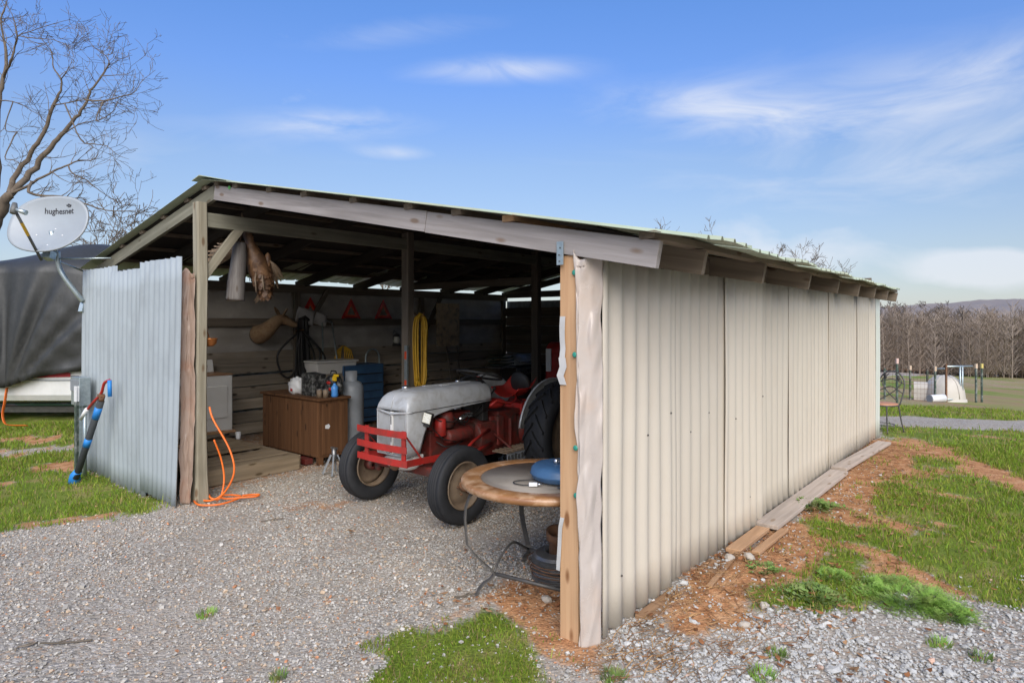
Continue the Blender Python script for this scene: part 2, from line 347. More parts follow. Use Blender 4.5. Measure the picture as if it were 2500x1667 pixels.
def zones(x, y):
    """weights of grass, clay and gravel at ground points"""
    w = (fbm(x*2.3, y*2.3, 3, 5)-0.5)*0.50; w2 = (fbm(x*6.1, y*6.1, 21)-0.5)*0.22
    wob = w+w2
    d = np.hypot(x, y)
    clay = np.zeros(x.shape); grass = np.zeros(x.shape)
    rt = sstep(-0.06, 0.10, poly_sd(x, y, Z_RIGHT)+wob*0.6)
    u = (x-ORG[0])*RV[0]+(y-ORG[1])*RV[1]; v = (x-ORG[0])*LV[0]+(y-ORG[1])*LV[1]
    # bare clay and straw against the long wall, grass further out
    strip = sstep(-0.95, -0.55, v+0.30*sstep(4.0, 7.5, u)+w*2.0+w2*2.5-0.10)*(1-sstep(7.4, 8.2, u))
    patch = sstep(0.66, 0.74, fbm(x*1.1+4, y*1.1, 9))
    track = np.exp(-((x-5.45-(y-6.5)*0.16+w*1.2)/0.34)**2)*sstep(4.6, 5.4, y)*(1-sstep(9.0, 10.4, y))
    c_r = np.clip(np.maximum(np.maximum(strip, patch*0.75), track), 0, 1)
    clay = np.maximum(clay, rt*c_r); grass = np.maximum(grass, rt*(1-c_r))
    fg = sstep(-0.05, 0.10, poly_sd(x, y, Z_FRONT_GRASS)+wob*0.8); grass = np.maximum(grass, fg)
    ct = sstep(-0.12, 0.14, poly_sd(x, y, Z_CLAY_TABLE)+wob*0.7)*(1-fg); clay = np.maximum(clay, ct)
    yd = sstep(-0.10, 0.12, poly_sd(x, y, Z_YARD)+wob*0.9)
    yp = np.maximum(sstep(0.55, 0.64, fbm(x*0.9+1.5, y*1.6+8, 31)), np.exp(-(((x+4.0-w)/0.55)**2+((y-5.72-w*0.6)/0.17)**2))*1.2)
    yp = np.clip(yp, 0, 1); grass = np.maximum(grass, yd*(1-yp)); clay = np.maximum(clay, yd*yp)
    far = sstep(0, 1.0, np.maximum(u-9.0, 0))*sstep(-3, -1, -v+9)          # beyond the shed: field
    field = sstep(0.45, 0.62, fbm(x*0.10+0.02*y, y*0.16, 41)); grass = np.maximum(grass, far*(1-0.45*field)); clay = np.maximum(clay, far*0.45*field)
    inside = sstep(-0.3, 0.1, u)*sstep(0, 0.3, v)*(1-sstep(7.5, 7.7, v))*(1-sstep(7.9, 8.1, u))
    ic = inside*(0.5*sstep(4.1, 4.9, v+w)+0.55*sstep(0.55, 0.7, fbm(x*1.5, y*1.5, 51))); 
    grass = grass*(1-inside); clay = np.maximum(clay*(1-inside*sstep(0.35, 0.9, u)), np.clip(ic, 0, 1))
    road = sstep(-0.15, 0.25, poly_sd(x, y, Z_ROAD)+w*1.6)
    grass = grass*(1-road*0.93); clay = clay*(1-road)
    yroad = np.exp(-(((x+6.6)/1.2)**2+((y-9.1-w)/0.22)**2)); grass = grass*(1-0.8*yroad); clay = clay*(1-0.8*yroad)
    return np.clip(grass, 0, 1), np.clip(clay, 0, 1)
def height(x, y):
    u = (x-ORG[0])*RV[0]+(y-ORG[1])*RV[1]; v = (x-ORG[0])*LV[0]+(y-ORG[1])*LV[1]
    t = np.maximum(u-7.8, 0); drop = -0.064*(t*t/(t+2.5))
    inside = sstep(-0.4, 0.1, u)*sstep(-0.02, 0.25, v)*(1-sstep(7.6, 8, v))
    far = sstep(20, 60, np.hypot(x, y))
    bump = (fbm(x*1.7, y*1.7, 61)-0.5)*0.035*(1-0.7*inside)+(fbm(x*0.08, y*0.08, 62)-0.5)*0.8*far
    ledge = 0.055*np.exp(-((v+0.17+0.05*np.sin(u*5))/0.10)**2)*sstep(0.10, 0.4, u)*(1-sstep(1.5, 2.0, u))
    left = -0.10*sstep(4.5, 5.6, v)*(1-sstep(-0.2, 0.2, u))
    return drop+bump-0.012+ledge+left
def hz(x, y): return float(height(np.array([float(x)]), np.array([float(y)]))[0])
def ground_at(u, v):
    p = W(u, v); return hz(p.x, p.y)

def axis(n, c, fine, lim):
    k = np.linspace(-1, 1, n); a = np.arcsinh(lim/fine/40)
    return c+fine*40*np.sinh(k*a)
gu = axis(421, 2.0, 0.20, 1400.0); gv = axis(421, 1.5, 0.20, 1400.0)
GU, GV = np.meshgrid(gu, gv); GX = ORG[0]+GU*RV[0]+GV*LV[0]; GY = ORG[1]+GU*RV[1]+GV*LV[1]
GZ = height(GX, GY)
nn = len(gu); idx = np.arange(nn*nn).reshape(nn, nn)
faces = np.stack([idx[:-1, :-1], idx[:-1, 1:], idx[1:, 1:], idx[1:, :-1]], -1).reshape(-1, 4)
def np_mesh(name, verts, faces, smooth=False):
    me = bpy.data.meshes.new(name); k = faces.shape[1]
    me.vertices.add(len(verts)); me.vertices.foreach_set('co', np.ascontiguousarray(verts, dtype=np.float32).ravel())
    me.loops.add(faces.size); me.loops.foreach_set('vertex_index', np.ascontiguousarray(faces, dtype=np.int32).ravel())
    me.polygons.add(len(faces)); me.polygons.foreach_set('loop_start', np.arange(0, faces.size, k, dtype=np.int32))
    me.polygons.foreach_set('use_smooth', np.full(len(faces), smooth)); me.update(calc_edges=True); return me
def set_color(me, name, rgb):
    a = me.color_attributes.new(name, 'FLOAT_COLOR', 'POINT')
    a.data.foreach_set('color', np.concatenate([rgb, np.ones((len(rgb), 1))], 1).astype(np.float32).ravel())
gme = np_mesh('ground', np.stack([GX.ravel(), GY.ravel(), GZ.ravel()], 1), faces, True)
gg, gc = zones(GX.ravel(), GY.ravel())
farfield = sstep(13, 22, np.hypot(GX.ravel(), GY.ravel()))
set_color(gme, 'zone', np.stack([gg, gc, farfield], 1))
gm = bpy.data.materials.new('ground_gravel_grass_clay'); gm.use_nodes = True; t = gm.node_tree; bs = t.nodes['Principled BSDF']
bs.inputs['Roughness'].default_value = 0.95; bs.inputs['Specular IOR Level'].default_value = 0.15
tc = N(t, 'ShaderNodeTexCoord'); P_ = tc.outputs['Object']
at_ = N(t, 'ShaderNodeAttribute', attribute_name='zone'); sp = N(t, 'ShaderNodeSeparateColor'); t.links.new(at_.outputs['Color'], sp.inputs[0])
vo = N(t, 'ShaderNodeTexVoronoi'); vo.inputs['Scale'].default_value = 42; t.links.new(P_, vo.inputs['Vector'])
vo2 = N(t, 'ShaderNodeTexVoronoi'); vo2.inputs['Scale'].default_value = 95; t.links.new(P_, vo2.inputs['Vector'])
sepc = N(t, 'ShaderNodeSeparateColor'); t.links.new(vo.outputs['Color'], sepc.inputs[0])
peb = ramp(t, sepc.outputs[0], [(0.0, (0.20, 0.185, 0.16)), (0.35, (0.33, 0.305, 0.265)), (0.7, (0.43, 0.40, 0.355)), (1.0, (0.58, 0.55, 0.50))])
peb = mixc(t, ramp(t, sepc.outputs[1], [(0.80, 0.0), (0.86, 0.7)]), peb, (0.32, 0.19, 0.11))
peb = mixc(t, ramp(t, vo.outputs['Distance'], [(0.35, 0.0), (0.75, 0.6)]), peb, (0.17, 0.15, 0.125))
big_n = noise(t, P_, 0.9, 5); sand = ramp(t, big_n, [(0.36, 0.1), (0.62, 0.7)])
peb = mixc(t, sand, peb, (0.40, 0.345, 0.28))
n_c = noise(t, P_, 7, 8, 0.65); n_f = noise(t, P_, 60, 6, 0.6)
clay_c = ramp(t, n_c, [(0.28, (0.25, 0.11, 0.05)), (0.5, (0.45, 0.225, 0.105)), (0.72, (0.57, 0.36, 0.205))])
clay_c = mixc(t, ramp(t, n_f, [(0.52, 0.0), (0.64, 0.7)]), clay_c, (0.23, 0.12, 0.06))
g_c = ramp(t, noise(t, P_, 2.2, 6, 0.6), [(0.25, (0.10, 0.145, 0.02)), (0.5, (0.16, 0.21, 0.03)), (0.72, (0.33, 0.25, 0.11))])
g_c = mixc(t, ramp(t, n_f, [(0.45, 0.0), (0.7, 0.6)]), g_c, (0.045, 0.065, 0.015))
ff = ramp(t, noise(t, mapping(t, P_, (1.7, 0.3, 1), (0, 0, 0), (0, 0, -TH)), 0.10, 6, 0.65), [(0.42, (0.13, 0.20, 0.03)), (0.50, (0.26, 0.24, 0.09)), (0.55, (0.30, 0.20, 0.12)), (0.60, (0.17, 0.22, 0.04))])
g_c = mixc(t, sp.outputs[2], g_c, ff)
brk = math_(t, 'MULTIPLY', math_(t, 'SUBTRACT', noise(t, P_, 14, 6, 0.7), 0.5), 0.9)
f_clay = math_(t, 'MULTIPLY', ramp(t, math_(t, 'ADD', sp.outputs[1], brk), [(0.35, 0.0), (0.62, 1.0)]), 1.0)
f_gr = ramp(t, math_(t, 'ADD', sp.outputs[0], brk), [(0.35, 0.0), (0.60, 1.0)])
col = mixc(t, f_clay, peb, clay_c); col = mixc(t, f_gr, col, g_c); t.links.new(col, bs.inputs['Base Color'])
hgt = math_(t, 'ADD', math_(t, 'MULTIPLY', vo.outputs['Distance'], -0.9), math_(t, 'ADD', math_(t, 'MULTIPLY', vo2.outputs['Distance'], -0.4), math_(t, 'MULTIPLY', n_f, 0.5)))
bp = N(t, 'ShaderNodeBump'); bp.inputs['Strength'].default_value = 0.8; bp.inputs['Distance'].default_value = 0.012
t.links.new(hgt, bp.inputs['Height']); t.links.new(bp.outputs[0], bs.inputs['Normal'])
gme.materials.append(gm)
ground = bpy.data.objects.new('ground', gme); COL.objects.link(ground); ground['kind'] = 'structure'

# loose stones: real little rocks over the gravel in front, in the shed mouth and along the long wall
def ico():
    p = (1+5**0.5)/2
    v = np.array([(-1, p, 0), (1, p, 0), (-1, -p, 0), (1, -p, 0), (0, -1, p), (0, 1, p), (0, -1, -p), (0, 1, -p), (p, 0, -1), (p, 0, 1), (-p, 0, -1), (-p, 0, 1)])
    f = np.array([(0, 11, 5), (0, 5, 1), (0, 1, 7), (0, 7, 10), (0, 10, 11), (1, 5, 9), (5, 11, 4), (11, 10, 2), (10, 7, 6), (7, 1, 8), (3, 9, 4), (3, 4, 2), (3, 2, 6), (3, 6, 8), (3, 8, 9), (4, 9, 5), (2, 4, 11), (6, 2, 10), (8, 6, 7), (9, 8, 1)])
    return v/np.linalg.norm(v[0]), f
IV, IF = ico()
CV = np.array([(-1, -1, -1), (1, -1, -1), (1, 1, -1), (-1, 1, -1), (-1, -1, 1), (1, -1, 1), (1, 1, 1), (-1, 1, 1)])*0.62
CF = np.array([(0, 2, 1), (0, 3, 2), (4, 5, 6), (4, 6, 7), (0, 1, 5), (0, 5, 4), (1, 2, 6), (1, 6, 5), (2, 3, 7), (2, 7, 6), (3, 0, 4), (3, 4, 7)])
def rand_rot(n):
    q = rng.normal(size=(n, 4)); q /= np.linalg.norm(q, axis=1)[:, None]; w, x, y, z = q.T
    return np.stack([np.stack([1-2*(y*y+z*z), 2*(x*y-z*w), 2*(x*z+y*w)], -1), np.stack([2*(x*y+z*w), 1-2*(x*x+z*z), 2*(y*z-x*w)], -1), np.stack([2*(x*z-y*w), 2*(y*z+x*w), 1-2*(x*x+y*y)], -1)], 1)
def rocks(name, xy, size, tint, mat, base=(IV, IF), sink=0.25, flat=0.7):
    n = len(xy); V0, F0 = base; k = len(V0)
    v = V0[None]*(1+rng.uniform(-0.32, 0.25, (n, k, 1)))*np.stack([rng.uniform(0.75, 1.3, n), rng.uniform(0.7, 1.1, n), rng.uniform(0.5, 0.85, n)], -1)[:, None]
    v = np.einsum('nij,nkj->nki', rand_rot(n), v)*size[:, None, None]*0.5; v[:, :, 2] *= flat
    z = height(xy[:, 0], xy[:, 1]); v[:, :, 0] += xy[:, 0, None]; v[:, :, 1] += xy[:, 1, None]; v[:, :, 2] += (z+size*sink)[:, None]
    f = (F0[None]+(np.arange(n)*k)[:, None, None]).reshape(-1, 3)
    me = np_mesh(name, v.reshape(-1, 3), f); set_color(me, 'tint', np.repeat(tint, k, 0)); me.materials.append(mat)
    o = bpy.data.objects.new(name, me); COL.objects.link(o); return o
M['stone'] = attr_material('loose_stone', 'tint', 0.9, bump=0.5)
def scatter(n, x0, x1, y0, y1, dens):
    """points in view of the road side of the shed, thinned by distance"""
    x = rng.uniform(x0, x1, n); y = rng.uniform(y0, y1, n)
    keep = rng.uniform(0, 1, n) < dens(x, y); return np.stack([x[keep], y[keep]], 1)
def gravel_density(x, y):
    g, c = zones(x, y); d = np.hypot(x, y)
    view = (np.abs(x)/np.maximum(y, 0.1) < 0.95)
    free = np.clip(1-1.35*g-0.90*c, 0, 1)+0.06*g*(y < 4.4)
    patchy = sstep(0.30, 0.55, fbm(x*0.8, y*0.8, 71))*0.68+0.32
    return view*free*patchy*np.clip(1.15-(d-3.0)/7.5, 0.12, 1)
pts = scatter(300000, -8.2, 4.6, 2.7, 9.6, gravel_density)
sz = np.clip(rng.lognormal(math.log(0.0122), 0.40, len(pts)), 0.008, 0.045)
g1 = rng.beta(2.6, 2.8, len(pts)); base_c = np.stack([0.27+0.41*g1, 0.252+0.388*g1, 0.222+0.352*g1], 1)
warm = rng.uniform(0, 1, len(pts)); right = (pts[:, 0] > 0.55)
base_c = np.where((warm < 0.16)[:, None] & ~right[:, None], base_c*np.array([1.12, 0.90, 0.70]), base_c)
base_c = np.where((warm > 0.975)[:, None], base_c*np.array([1.25, 0.62, 0.36]), base_c)
base_c = np.where(right[:, None], (0.55*base_c+0.45*base_c.mean(0))*np.array([1.02, 1.09, 1.17]), base_c)
sz = np.where(right, sz*1.35, sz)
tag(rocks('gravel', pts[~right], sz[~right], base_c[~right], M['stone'], base=(CV, CF)), 'crushed grey gravel strewn in front of and inside the open shed', 'gravel', kind='stuff')
tag(rocks('gravel', pts[right], sz[right], base_c[right], M['stone'], sink=0.2), 'coarser blue grey gravel lying right of the corner post', 'gravel', kind='stuff')

# grass: blades as a bent two-segment strip
def blades(name, xy, h, wdt, tint, mat, lean=0.5):
    n = len(xy); a = rng.uniform(0, 2*math.pi, n); b = rng.uniform(0, 2*math.pi, n); l = rng.uniform(0.15, 1, n)*lean
    dx, dy = np.cos(a), np.sin(a); lx, ly = np.cos(b)*l*h, np.sin(b)*l*h; z = height(xy[:, 0], xy[:, 1])-0.004
    v = np.zeros((n, 5, 3))
    for k, (s_, q, hh) in enumerate(((-1, 0, 0), (1, 0, 0), (-0.7, 0.35, 0.55), (0.7, 0.35, 0.55), (0, 1, 0.97))):
        v[:, k, 0] = xy[:, 0]+dx*wdt*s_*0.5+lx*q; v[:, k, 1] = xy[:, 1]+dy*wdt*s_*0.5+ly*q; v[:, k, 2] = z+h*hh*np.sqrt(np.clip(1-(l*q*0.6)**2, 0.1, 1))
    F0 = np.array([(0, 1, 3), (0, 3, 2), (2, 3, 4)]); f = (F0[None]+(np.arange(n)*5)[:, None, None]).reshape(-1, 3)
    me = np_mesh(name, v.reshape(-1, 3), f); set_color(me, 'tint', np.repeat(tint, 5, 0)); me.materials.append(mat)
    o = bpy.data.objects.new(name, me); COL.objects.link(o); return o
M['blade'] = attr_material('grass_blade', 'tint', 0.6, trans=0.35)
def grass_tint(n, dry=0.16):
    k = rng.uniform(0.7, 1.35, n)[:, None]; c = np.array([0.175, 0.275, 0.024])*k
    y = rng.uniform(0, 1, n)[:, None]; c = np.where(y < 0.35, np.array([0.27, 0.31, 0.045])*k, c)
    return np.where(y > 1-dry, np.array([0.30, 0.23, 0.10])*k, c)
def grass_density(x, y):
    g, c = zones(x, y); view = (np.abs(x)/np.maximum(y, 0.1) < 0.97)
    return view*np.clip(sstep(0.12, 0.55, g)*(0.35+0.65*sstep(0.35, 0.6, fbm(x*1.9, y*1.9, 81)))+0.07*sstep(0.58, 0.66, fbm(x*3.1, y*3.1, 83))*sstep(0.3, 0.6, c), 0, 1)
gp = [scatter(22000, -0.95, 0.35, 2.6, 4.0, grass_density), scatter(130000, 1.2, 8.5, 3.7, 9.0, grass_density), scatter(30000, 5.6, 12.5, 9.0, 16.0, grass_density), scatter(60000, -9.0, -3.1, 5.2, 11.0, grass_density)]
gp = np.concatenate(gp); dd = np.hypot(gp[:, 0], gp[:, 1])
hh = rng.uniform(0.020, 0.055, len(gp))*np.clip(0.75+dd*0.06, 0.8, 1.6); front = gp[:, 1] < 4.0
hh = np.where(front & (gp[:, 0] < 0.4), rng.uniform(0.015, 0.04, len(gp)), hh); hh = np.where(rng.uniform(0, 1, len(gp)) < 0.06, hh*rng.uniform(1.4, 2.2, len(gp)), hh)
tag(blades('grass', gp, hh, np.clip(0.0025+dd*0.0009, 0.004, 0.016), grass_tint(len(gp)), M['blade'], 0.9), 'short spring grass growing round the shed', 'grass', kind='stuff')

# straw and dead leaves on the clay by the long wall and round the table foot
def strip_d(x, y):
    u = (x-ORG[0])*RV[0]+(y-ORG[1])*RV[1]; v = (x-ORG[0])*LV[0]+(y-ORG[1])*LV[1]
    return np.exp(-((v+0.34)/0.36)**2)*(v < -0.03)*(u > -0.35)*(u < 7.5)*(0.35+0.65*sstep(0.4, 0.6, fbm(x*3, y*3, 91)))*np.where(u < 1.1, 1.0, 0.55)
sp_ = scatter(60000, 0.35, 6.2, 3.1, 9.3, strip_d); n = len(sp_)
a = rng.uniform(0, math.pi, n); ln = rng.uniform(0.03, 0.13, n); z = height(sp_[:, 0], sp_[:, 1])
V = np.zeros((n, 4, 3)); up = rng.uniform(0.002, 0.022, n); tl = rng.uniform(-0.012, 0.02, n)
for k, (s_, q) in enumerate(((-0.5, -1), (0.5, -1), (0.5, 1), (-0.5, 1))):
    V[:, k, 0] = sp_[:, 0]+np.cos(a)*ln*s_-np.sin(a)*0.0021*q; V[:, k, 1] = sp_[:, 1]+np.sin(a)*ln*s_+np.cos(a)*0.0021*q; V[:, k, 2] = z+up+tl*s_+0.0006*q
me = np_mesh('straw', V.reshape(-1, 3), np.arange(n*4).reshape(-1, 4))
kk = rng.uniform(0.6, 1.3, n)[:, None]; set_color(me, 'tint', np.repeat(np.where(rng.uniform(0, 1, n)[:, None] < 0.5, np.array([0.42, 0.25, 0.11]), np.array([0.27, 0.14, 0.065]))*kk, 4, 0))
M['straw'] = attr_material('straw_and_leaf', 'tint', 0.9, trans=0.15); me.materials.append(M['straw'])
o = bpy.data.objects.new('straw', me); COL.objects.link(o); tag(o, 'dry brown straw and pine needles lying on the clay beside the cream wall', 'straw', kind='stuff')
def leaf_d(x, y):
    u = (x-ORG[0])*RV[0]+(y-ORG[1])*RV[1]; v = (x-ORG[0])*LV[0]+(y-ORG[1])*LV[1]
    a = np.exp(-((v+0.06)/0.10)**2)*(v < -0.015)*(u > 0.9)*(u < 7.9)+0.22*np.exp(-((v+0.7)/0.55)**2)*(v < -0.03)*(u > 0.2)*(u < 8)
    b = np.exp(-(((x-0.15)/0.45)**2+((y-4.0)/0.22)**2))*0.6
    return np.clip(a+b+0.0035*(y < 8)*(np.abs(x) < 7), 0, 1)
lp = scatter(36000, -5.5, 6.5, 3.0, 9.6, leaf_d); n = len(lp); z = height(lp[:, 0], lp[:, 1])
Lf = np.array([(-1, 0, 0), (-0.3, 0.5, 0.15), (0.5, 0.42, 0.1), (1, 0, 0.25), (0.4, -0.45, 0.12), (-0.4, -0.42, 0.1)])
v = Lf[None]*rng.uniform(0.011, 0.030, n)[:, None, None]; ca, sa = np.cos(rng.uniform(0, 6.28, n)), 0
ang = rng.uniform(0, 6.28, n); tx_ = rng.uniform(-0.6, 0.6, n)
x_ = v[:, :, 0]*np.cos(ang)[:, None]-v[:, :, 1]*np.sin(ang)[:, None]; y_ = v[:, :, 0]*np.sin(ang)[:, None]+v[:, :, 1]*np.cos(ang)[:, None]
v = np.stack([x_+lp[:, 0, None], y_+lp[:, 1, None], v[:, :, 2]+np.abs(x_*tx_[:, None])+z[:, None]+rng.uniform(0.006, 0.022, n)[:, None]], -1)
me = np_mesh('dead_leaves', v.reshape(-1, 3), np.arange(n*6).reshape(-1, 6))
kk = rng.uniform(0.5, 1.3, n)[:, None]; set_color(me, 'tint', np.repeat(np.where(rng.uniform(0, 1, n)[:, None] < 0.6, np.array([0.28, 0.12, 0.05]), np.array([0.36, 0.21, 0.11]))*kk, 6, 0)); me.materials.append(M['straw'])
o = bpy.data.objects.new('dead_leaves', me); COL.objects.link(o); tag(o, 'dead brown leaves gathered at the foot of the cream wall', 'leaves', kind='stuff')

# ---------------------------------------------------------------- the open-fronted shed
shed = thing('pole_shed', 'open-fronted pole shed with cream corrugated long wall and low gable roof', 'shed', W(0, 0, 0), TH)
VR = 4.32
def zr(v): return 3.13-0.196*(VR-v) if v < VR else 3.13-0.187*(v-VR)
def ov(u): return 0.42-0.025*(u+0.15)
def mo(u): return 0.66-0.050*(u+0.25)
RAFT = [-0.15, 0.45, 1.57, 2.87, 4.05, 5.16, 6.26, 7.31, 8.26]
# long right wall: overlapping corrugated sheets
SHEETS = [(0.0, 0.90), (0.90, 1.76), (1.76, 2.56), (2.56, 3.39), (3.39, 4.23), (4.23, 4.96), (4.96, 5.66), (5.66, 6.42), (6.42, 7.16), (7.16, 7.70), (7.70, 8.07)]
def corrugated(u0, u1, z0, z1, pitch, amp, ph=0.0, jag=0.0, n_per=10, lean=0.0, seed=0):
    n = max(6, int((u1-u0)/pitch*n_per)); rr = random.Random(seed); m = MB(); nz = 8
    ks = [rr.uniform(-0.006, 0.006) for _ in range(nz+1)]
    def fn(a, b):
        u = u0+(u1-u0)*a; z = z0+(z1-z0)*b; w = amp*math.cos(2*math.pi*(u/pitch)+ph)
        dent = 0.004*math.sin(u*5.3+seed)*math.sin(z*3.1+seed*2)
        j = jag*math.sin(u*37+seed*3)*(1-b)
        return (u, -w+dent+lean*(1-b)**3, z+j)
    m.grid(fn, n, nz); return m
scr = MB().cyl((0, 0, 0), (0, -0.006, 0), 0.007, 0.005, 8)
scr_me = scr.mesh('screw'); M['screw'] = material('dark_screw', (0.10, 0.09, 0.08), rough=0.5, metal=0.6); scr_me.materials.append(M['screw'])
for i, (a, b) in enumerate(SHEETS):
    ztop = 2.092+0.002*a; off = -0.008 if i % 2 == 0 else 0.0
    if i == 2: off = -0.022
    if i == 10:
        o = put('siding_sheet', corrugated(a, b, 0.0, ztop, 0.16, 0.006, 0.4, 0.006, seed=i), M['cream_end'], shed, (0, off-0.010, 0), solid=0.002, label='pale greenish white end sheet of the long wall')
    else:
        o = put('siding_sheet', corrugated(a-0.03, b+0.02, -0.035 if i == 2 else 0.0, ztop, 0.16, 0.018, 0.0, 0.008, seed=i), M['cream'], shed, (0, off, 0), solid=0.002)
    for k in range(3 if a < 2.4 else 0):
        uu = (math.floor(a/0.16)+1+k*2+(i % 2))*0.16
        if uu > b: continue
        for zz in ((0.30,), (1.02+0.06*k,), (1.02+0.06*k,))[(k+i) % 3]:
            put('screw', scr_me, None, o, (uu, -0.0185, zz+rnd.uniform(-0.04, 0.04)))
# front left wall: three grey sheets, the near one bent out at its foot
def grey(v0, v1, z0, z1, u, kick, seed):
    n = int((v1-v0)/0.125*10); m = MB()
    def fn(a, b):
        v = v0+(v1-v0)*a; z = z0+(z1-z0)*b; w = 0.013*math.cos(2*math.pi*v/0.125+seed)
        return (u-w-kick*(1-a)*(1-b)**1.5-0.02*math.sin(b*3)*a, v+0.02*kick*b, z+0.004*math.sin(v*41+seed))
    m.grid(fn, n, 10); return m
for k, (v0, v1, z0, z1, u, kick) in enumerate([(4.38, 5.42, -0.02, 2.375, -0.425, 0.06), (5.36, 6.36, -0.12, 2.325, -0.385, 0.0), (6.30, 7.52, -0.12, 2.40, -0.345, 0.0)]):
    put('siding_sheet', grey(v0, v1, z0, z1, u, kick, k*1.3), M['grey_sheet'], shed, solid=0.002, label=['pale grey sheet nearest the opening, bent out at its foot', 'pale grey sheet with the lowest top edge', 'pale grey sheet at the far left corner'][k])
# outer skin of the hidden left and back walls
skin = corrugated(0, 0.98, 0.0, 2.22, 0.16, 0.012, n_per=6); skin_me = skin.mesh('siding_sheet'); skin_me.materials.append(M['grey_sheet'])
for k in range(9): put('siding_sheet', skin_me, None, shed, (-0.30+k*0.93, 7.70+0.006*(k % 2), 0))
for k in range(8): put('siding_sheet', skin_me, None, shed, (8.14+0.006*(k % 2), 0.10+k*0.93, 0), (0, 0, math.pi/2))
# posts
board('post', (-0.135, 0.124, -0.05), (-0.135, 0.124, 2.12), 0.122, 0.040, M['fresh'], shed, label='fresh yellow post at the near right corner', bevel=0.004)
m = MB()
for zz0, zz1, hw, hd in ((-0.05, 2.91, 0.052, 0.062),):
    prof = [(-0.05, 1.35), (0.25, 1.18), (0.7, 1.06), (1.3, 1.0), (2.2, 1.0), (2.915, 0.98)]
    vs = []; 
    for z, k in prof:
        dx = 0.018*math.sin(z*2.1)
        for sx, sy in ((-1, -0.7), (-0.7, -1), (0.7, -1), (1, -0.7), (1, 0.7), (0.7, 1), (-0.7, 1), (-1, 0.7)): vs.append((z, (sy*hd*k)+dx, sx*hw*k))
    n = 8; m.add(vs, [(i*n+q, i*n+(q+1) % n, i*n+n+(q+1) % n, i*n+n+q) for i in range(len(prof)-1) for q in range(n)]+[tuple(range(n))[::-1], tuple(range(len(prof)*n-n, len(prof)*n))])
o = put('post', m, M['oldpost'], shed, label='old weathered post left of the opening'); o.matrix_basis = Matrix(((0, 0, 1, -0.25), (0, 1, 0, 4.425), (1, 0, 0, 0), (0, 0, 0, 1)))
for u in (2.40, 5.14, 7.9): board('post', (u, 4.42, -0.05), (u, 4.42, 2.90), 0.13, 0.10, M['inner'], shed)
for u in (-0.2, 2.72, 5.48, 8.0): board('post', (u, 7.60, -0.05), (u, 7.60, 2.24), 0.14, 0.10, M['inner'], shed)
for u in (2.3, 4.9, 7.9): board('post', (u, 0.10, -0.05), (u, 0.10, 2.10), 0.10, 0.10, M['inner'], shed)
# plates, ridge beam, girts
board('top_plate', (-0.30, 7.56, 2.295), (8.12, 7.56, 2.295), 0.14, 0.045, M['inner'], shed)
board('top_plate', (0.05, 0.055, 2.03), (8.05, 0.055, 2.03), 0.12, 0.045, M['inner'], shed)
board('ridge_beam', (-0.20, 4.42, 2.75), (8.2, 4.42, 2.75), 0.14, 0.08, M['rafter'], shed)
board('tie_beam', (8.05, 0.10, 2.36), (8.05, 7.5, 2.36), 0.14, 0.045, M['inner'], shed)
board('girt', (-0.20, 7.545, 1.745), (8.05, 7.545, 1.745), 0.12, 0.04, M['inner'], shed)
for z in (0.7, 1.4): board('girt', (8.03, 0.1, z), (8.03, 7.5, z), 0.12, 0.04, M['inner'], shed)
for z in (0.35, 1.05, 1.7): board('girt', (0.0, 0.045, z), (8.05, 0.045, z), 0.09, 0.038, M['inner'], shed)
board('girt', (-0.30, 4.5, 2.10), (-0.29, 7.5, 2.12), 0.12, 0.038, M['rafter'], shed)
board('girt', (-0.30, 4.5, 1.05), (-0.29, 7.5, 1.05), 0.10, 0.038, M['rafter'], shed)
# plank lining of the left wall, in three lengths, each plank a piece
for r in range(7):
    z = 0.10+r*0.185
    for k, (a, b) in enumerate(((-0.22, 2.66), (2.68, 5.42), (5.44, 7.98))):
        rr = random.Random(r*7+k)
        board('wall_board', (a, 7.575+rr.uniform(-0.008, 0.006), z+rr.uniform(-0.008, 0.008)), (b, 7.575+rr.uniform(-0.008, 0.006), z+rr.uniform(-0.012, 0.012)), 0.168+rr.uniform(-0.01, 0.008), 0.022, M['slab'], shed, seg=8, warp=0.006, bevel=0)
for r in range(10):
    z = 0.10+r*0.208
    for k, (a, b) in enumerate(((0.12, 3.9), (3.92, 7.62))):
        board('wall_board', (8.06, a, z), (8.06, b, z+rnd.uniform(-0.01, 0.01)), 0.198, 0.022, M['inner'], shed, bevel=0)
# dull sheeting stapled above the planks
M['sheeting'] = material('dull_plastic_sheeting', (0.40, 0.365, 0.32), (0.31, 0.285, 0.25), rough=0.5, scale=1.3, stretch=(1, 1, 2.5), c3=(0.52, 0.49, 0.44), c3_amt=0.6, c3_scale=3)
def sheeting(u0, u1):
    m = MB()
    m.grid(lambda a, b: (u0+(u1-u0)*a, 0.012*math.sin(a*9+b*5+u0)+0.010*math.sin(a*23-b*7)+0.006*math.sin(b*31+a*3), 1.24+1.02*b), 60, 20); return m
for a, b in ((-0.2, 2.68), (2.76, 5.44), (5.5, 7.98)): put('sheeting', sheeting(a, b), M['sheeting'], shed, (0, 7.60, 0), solid=0.002)
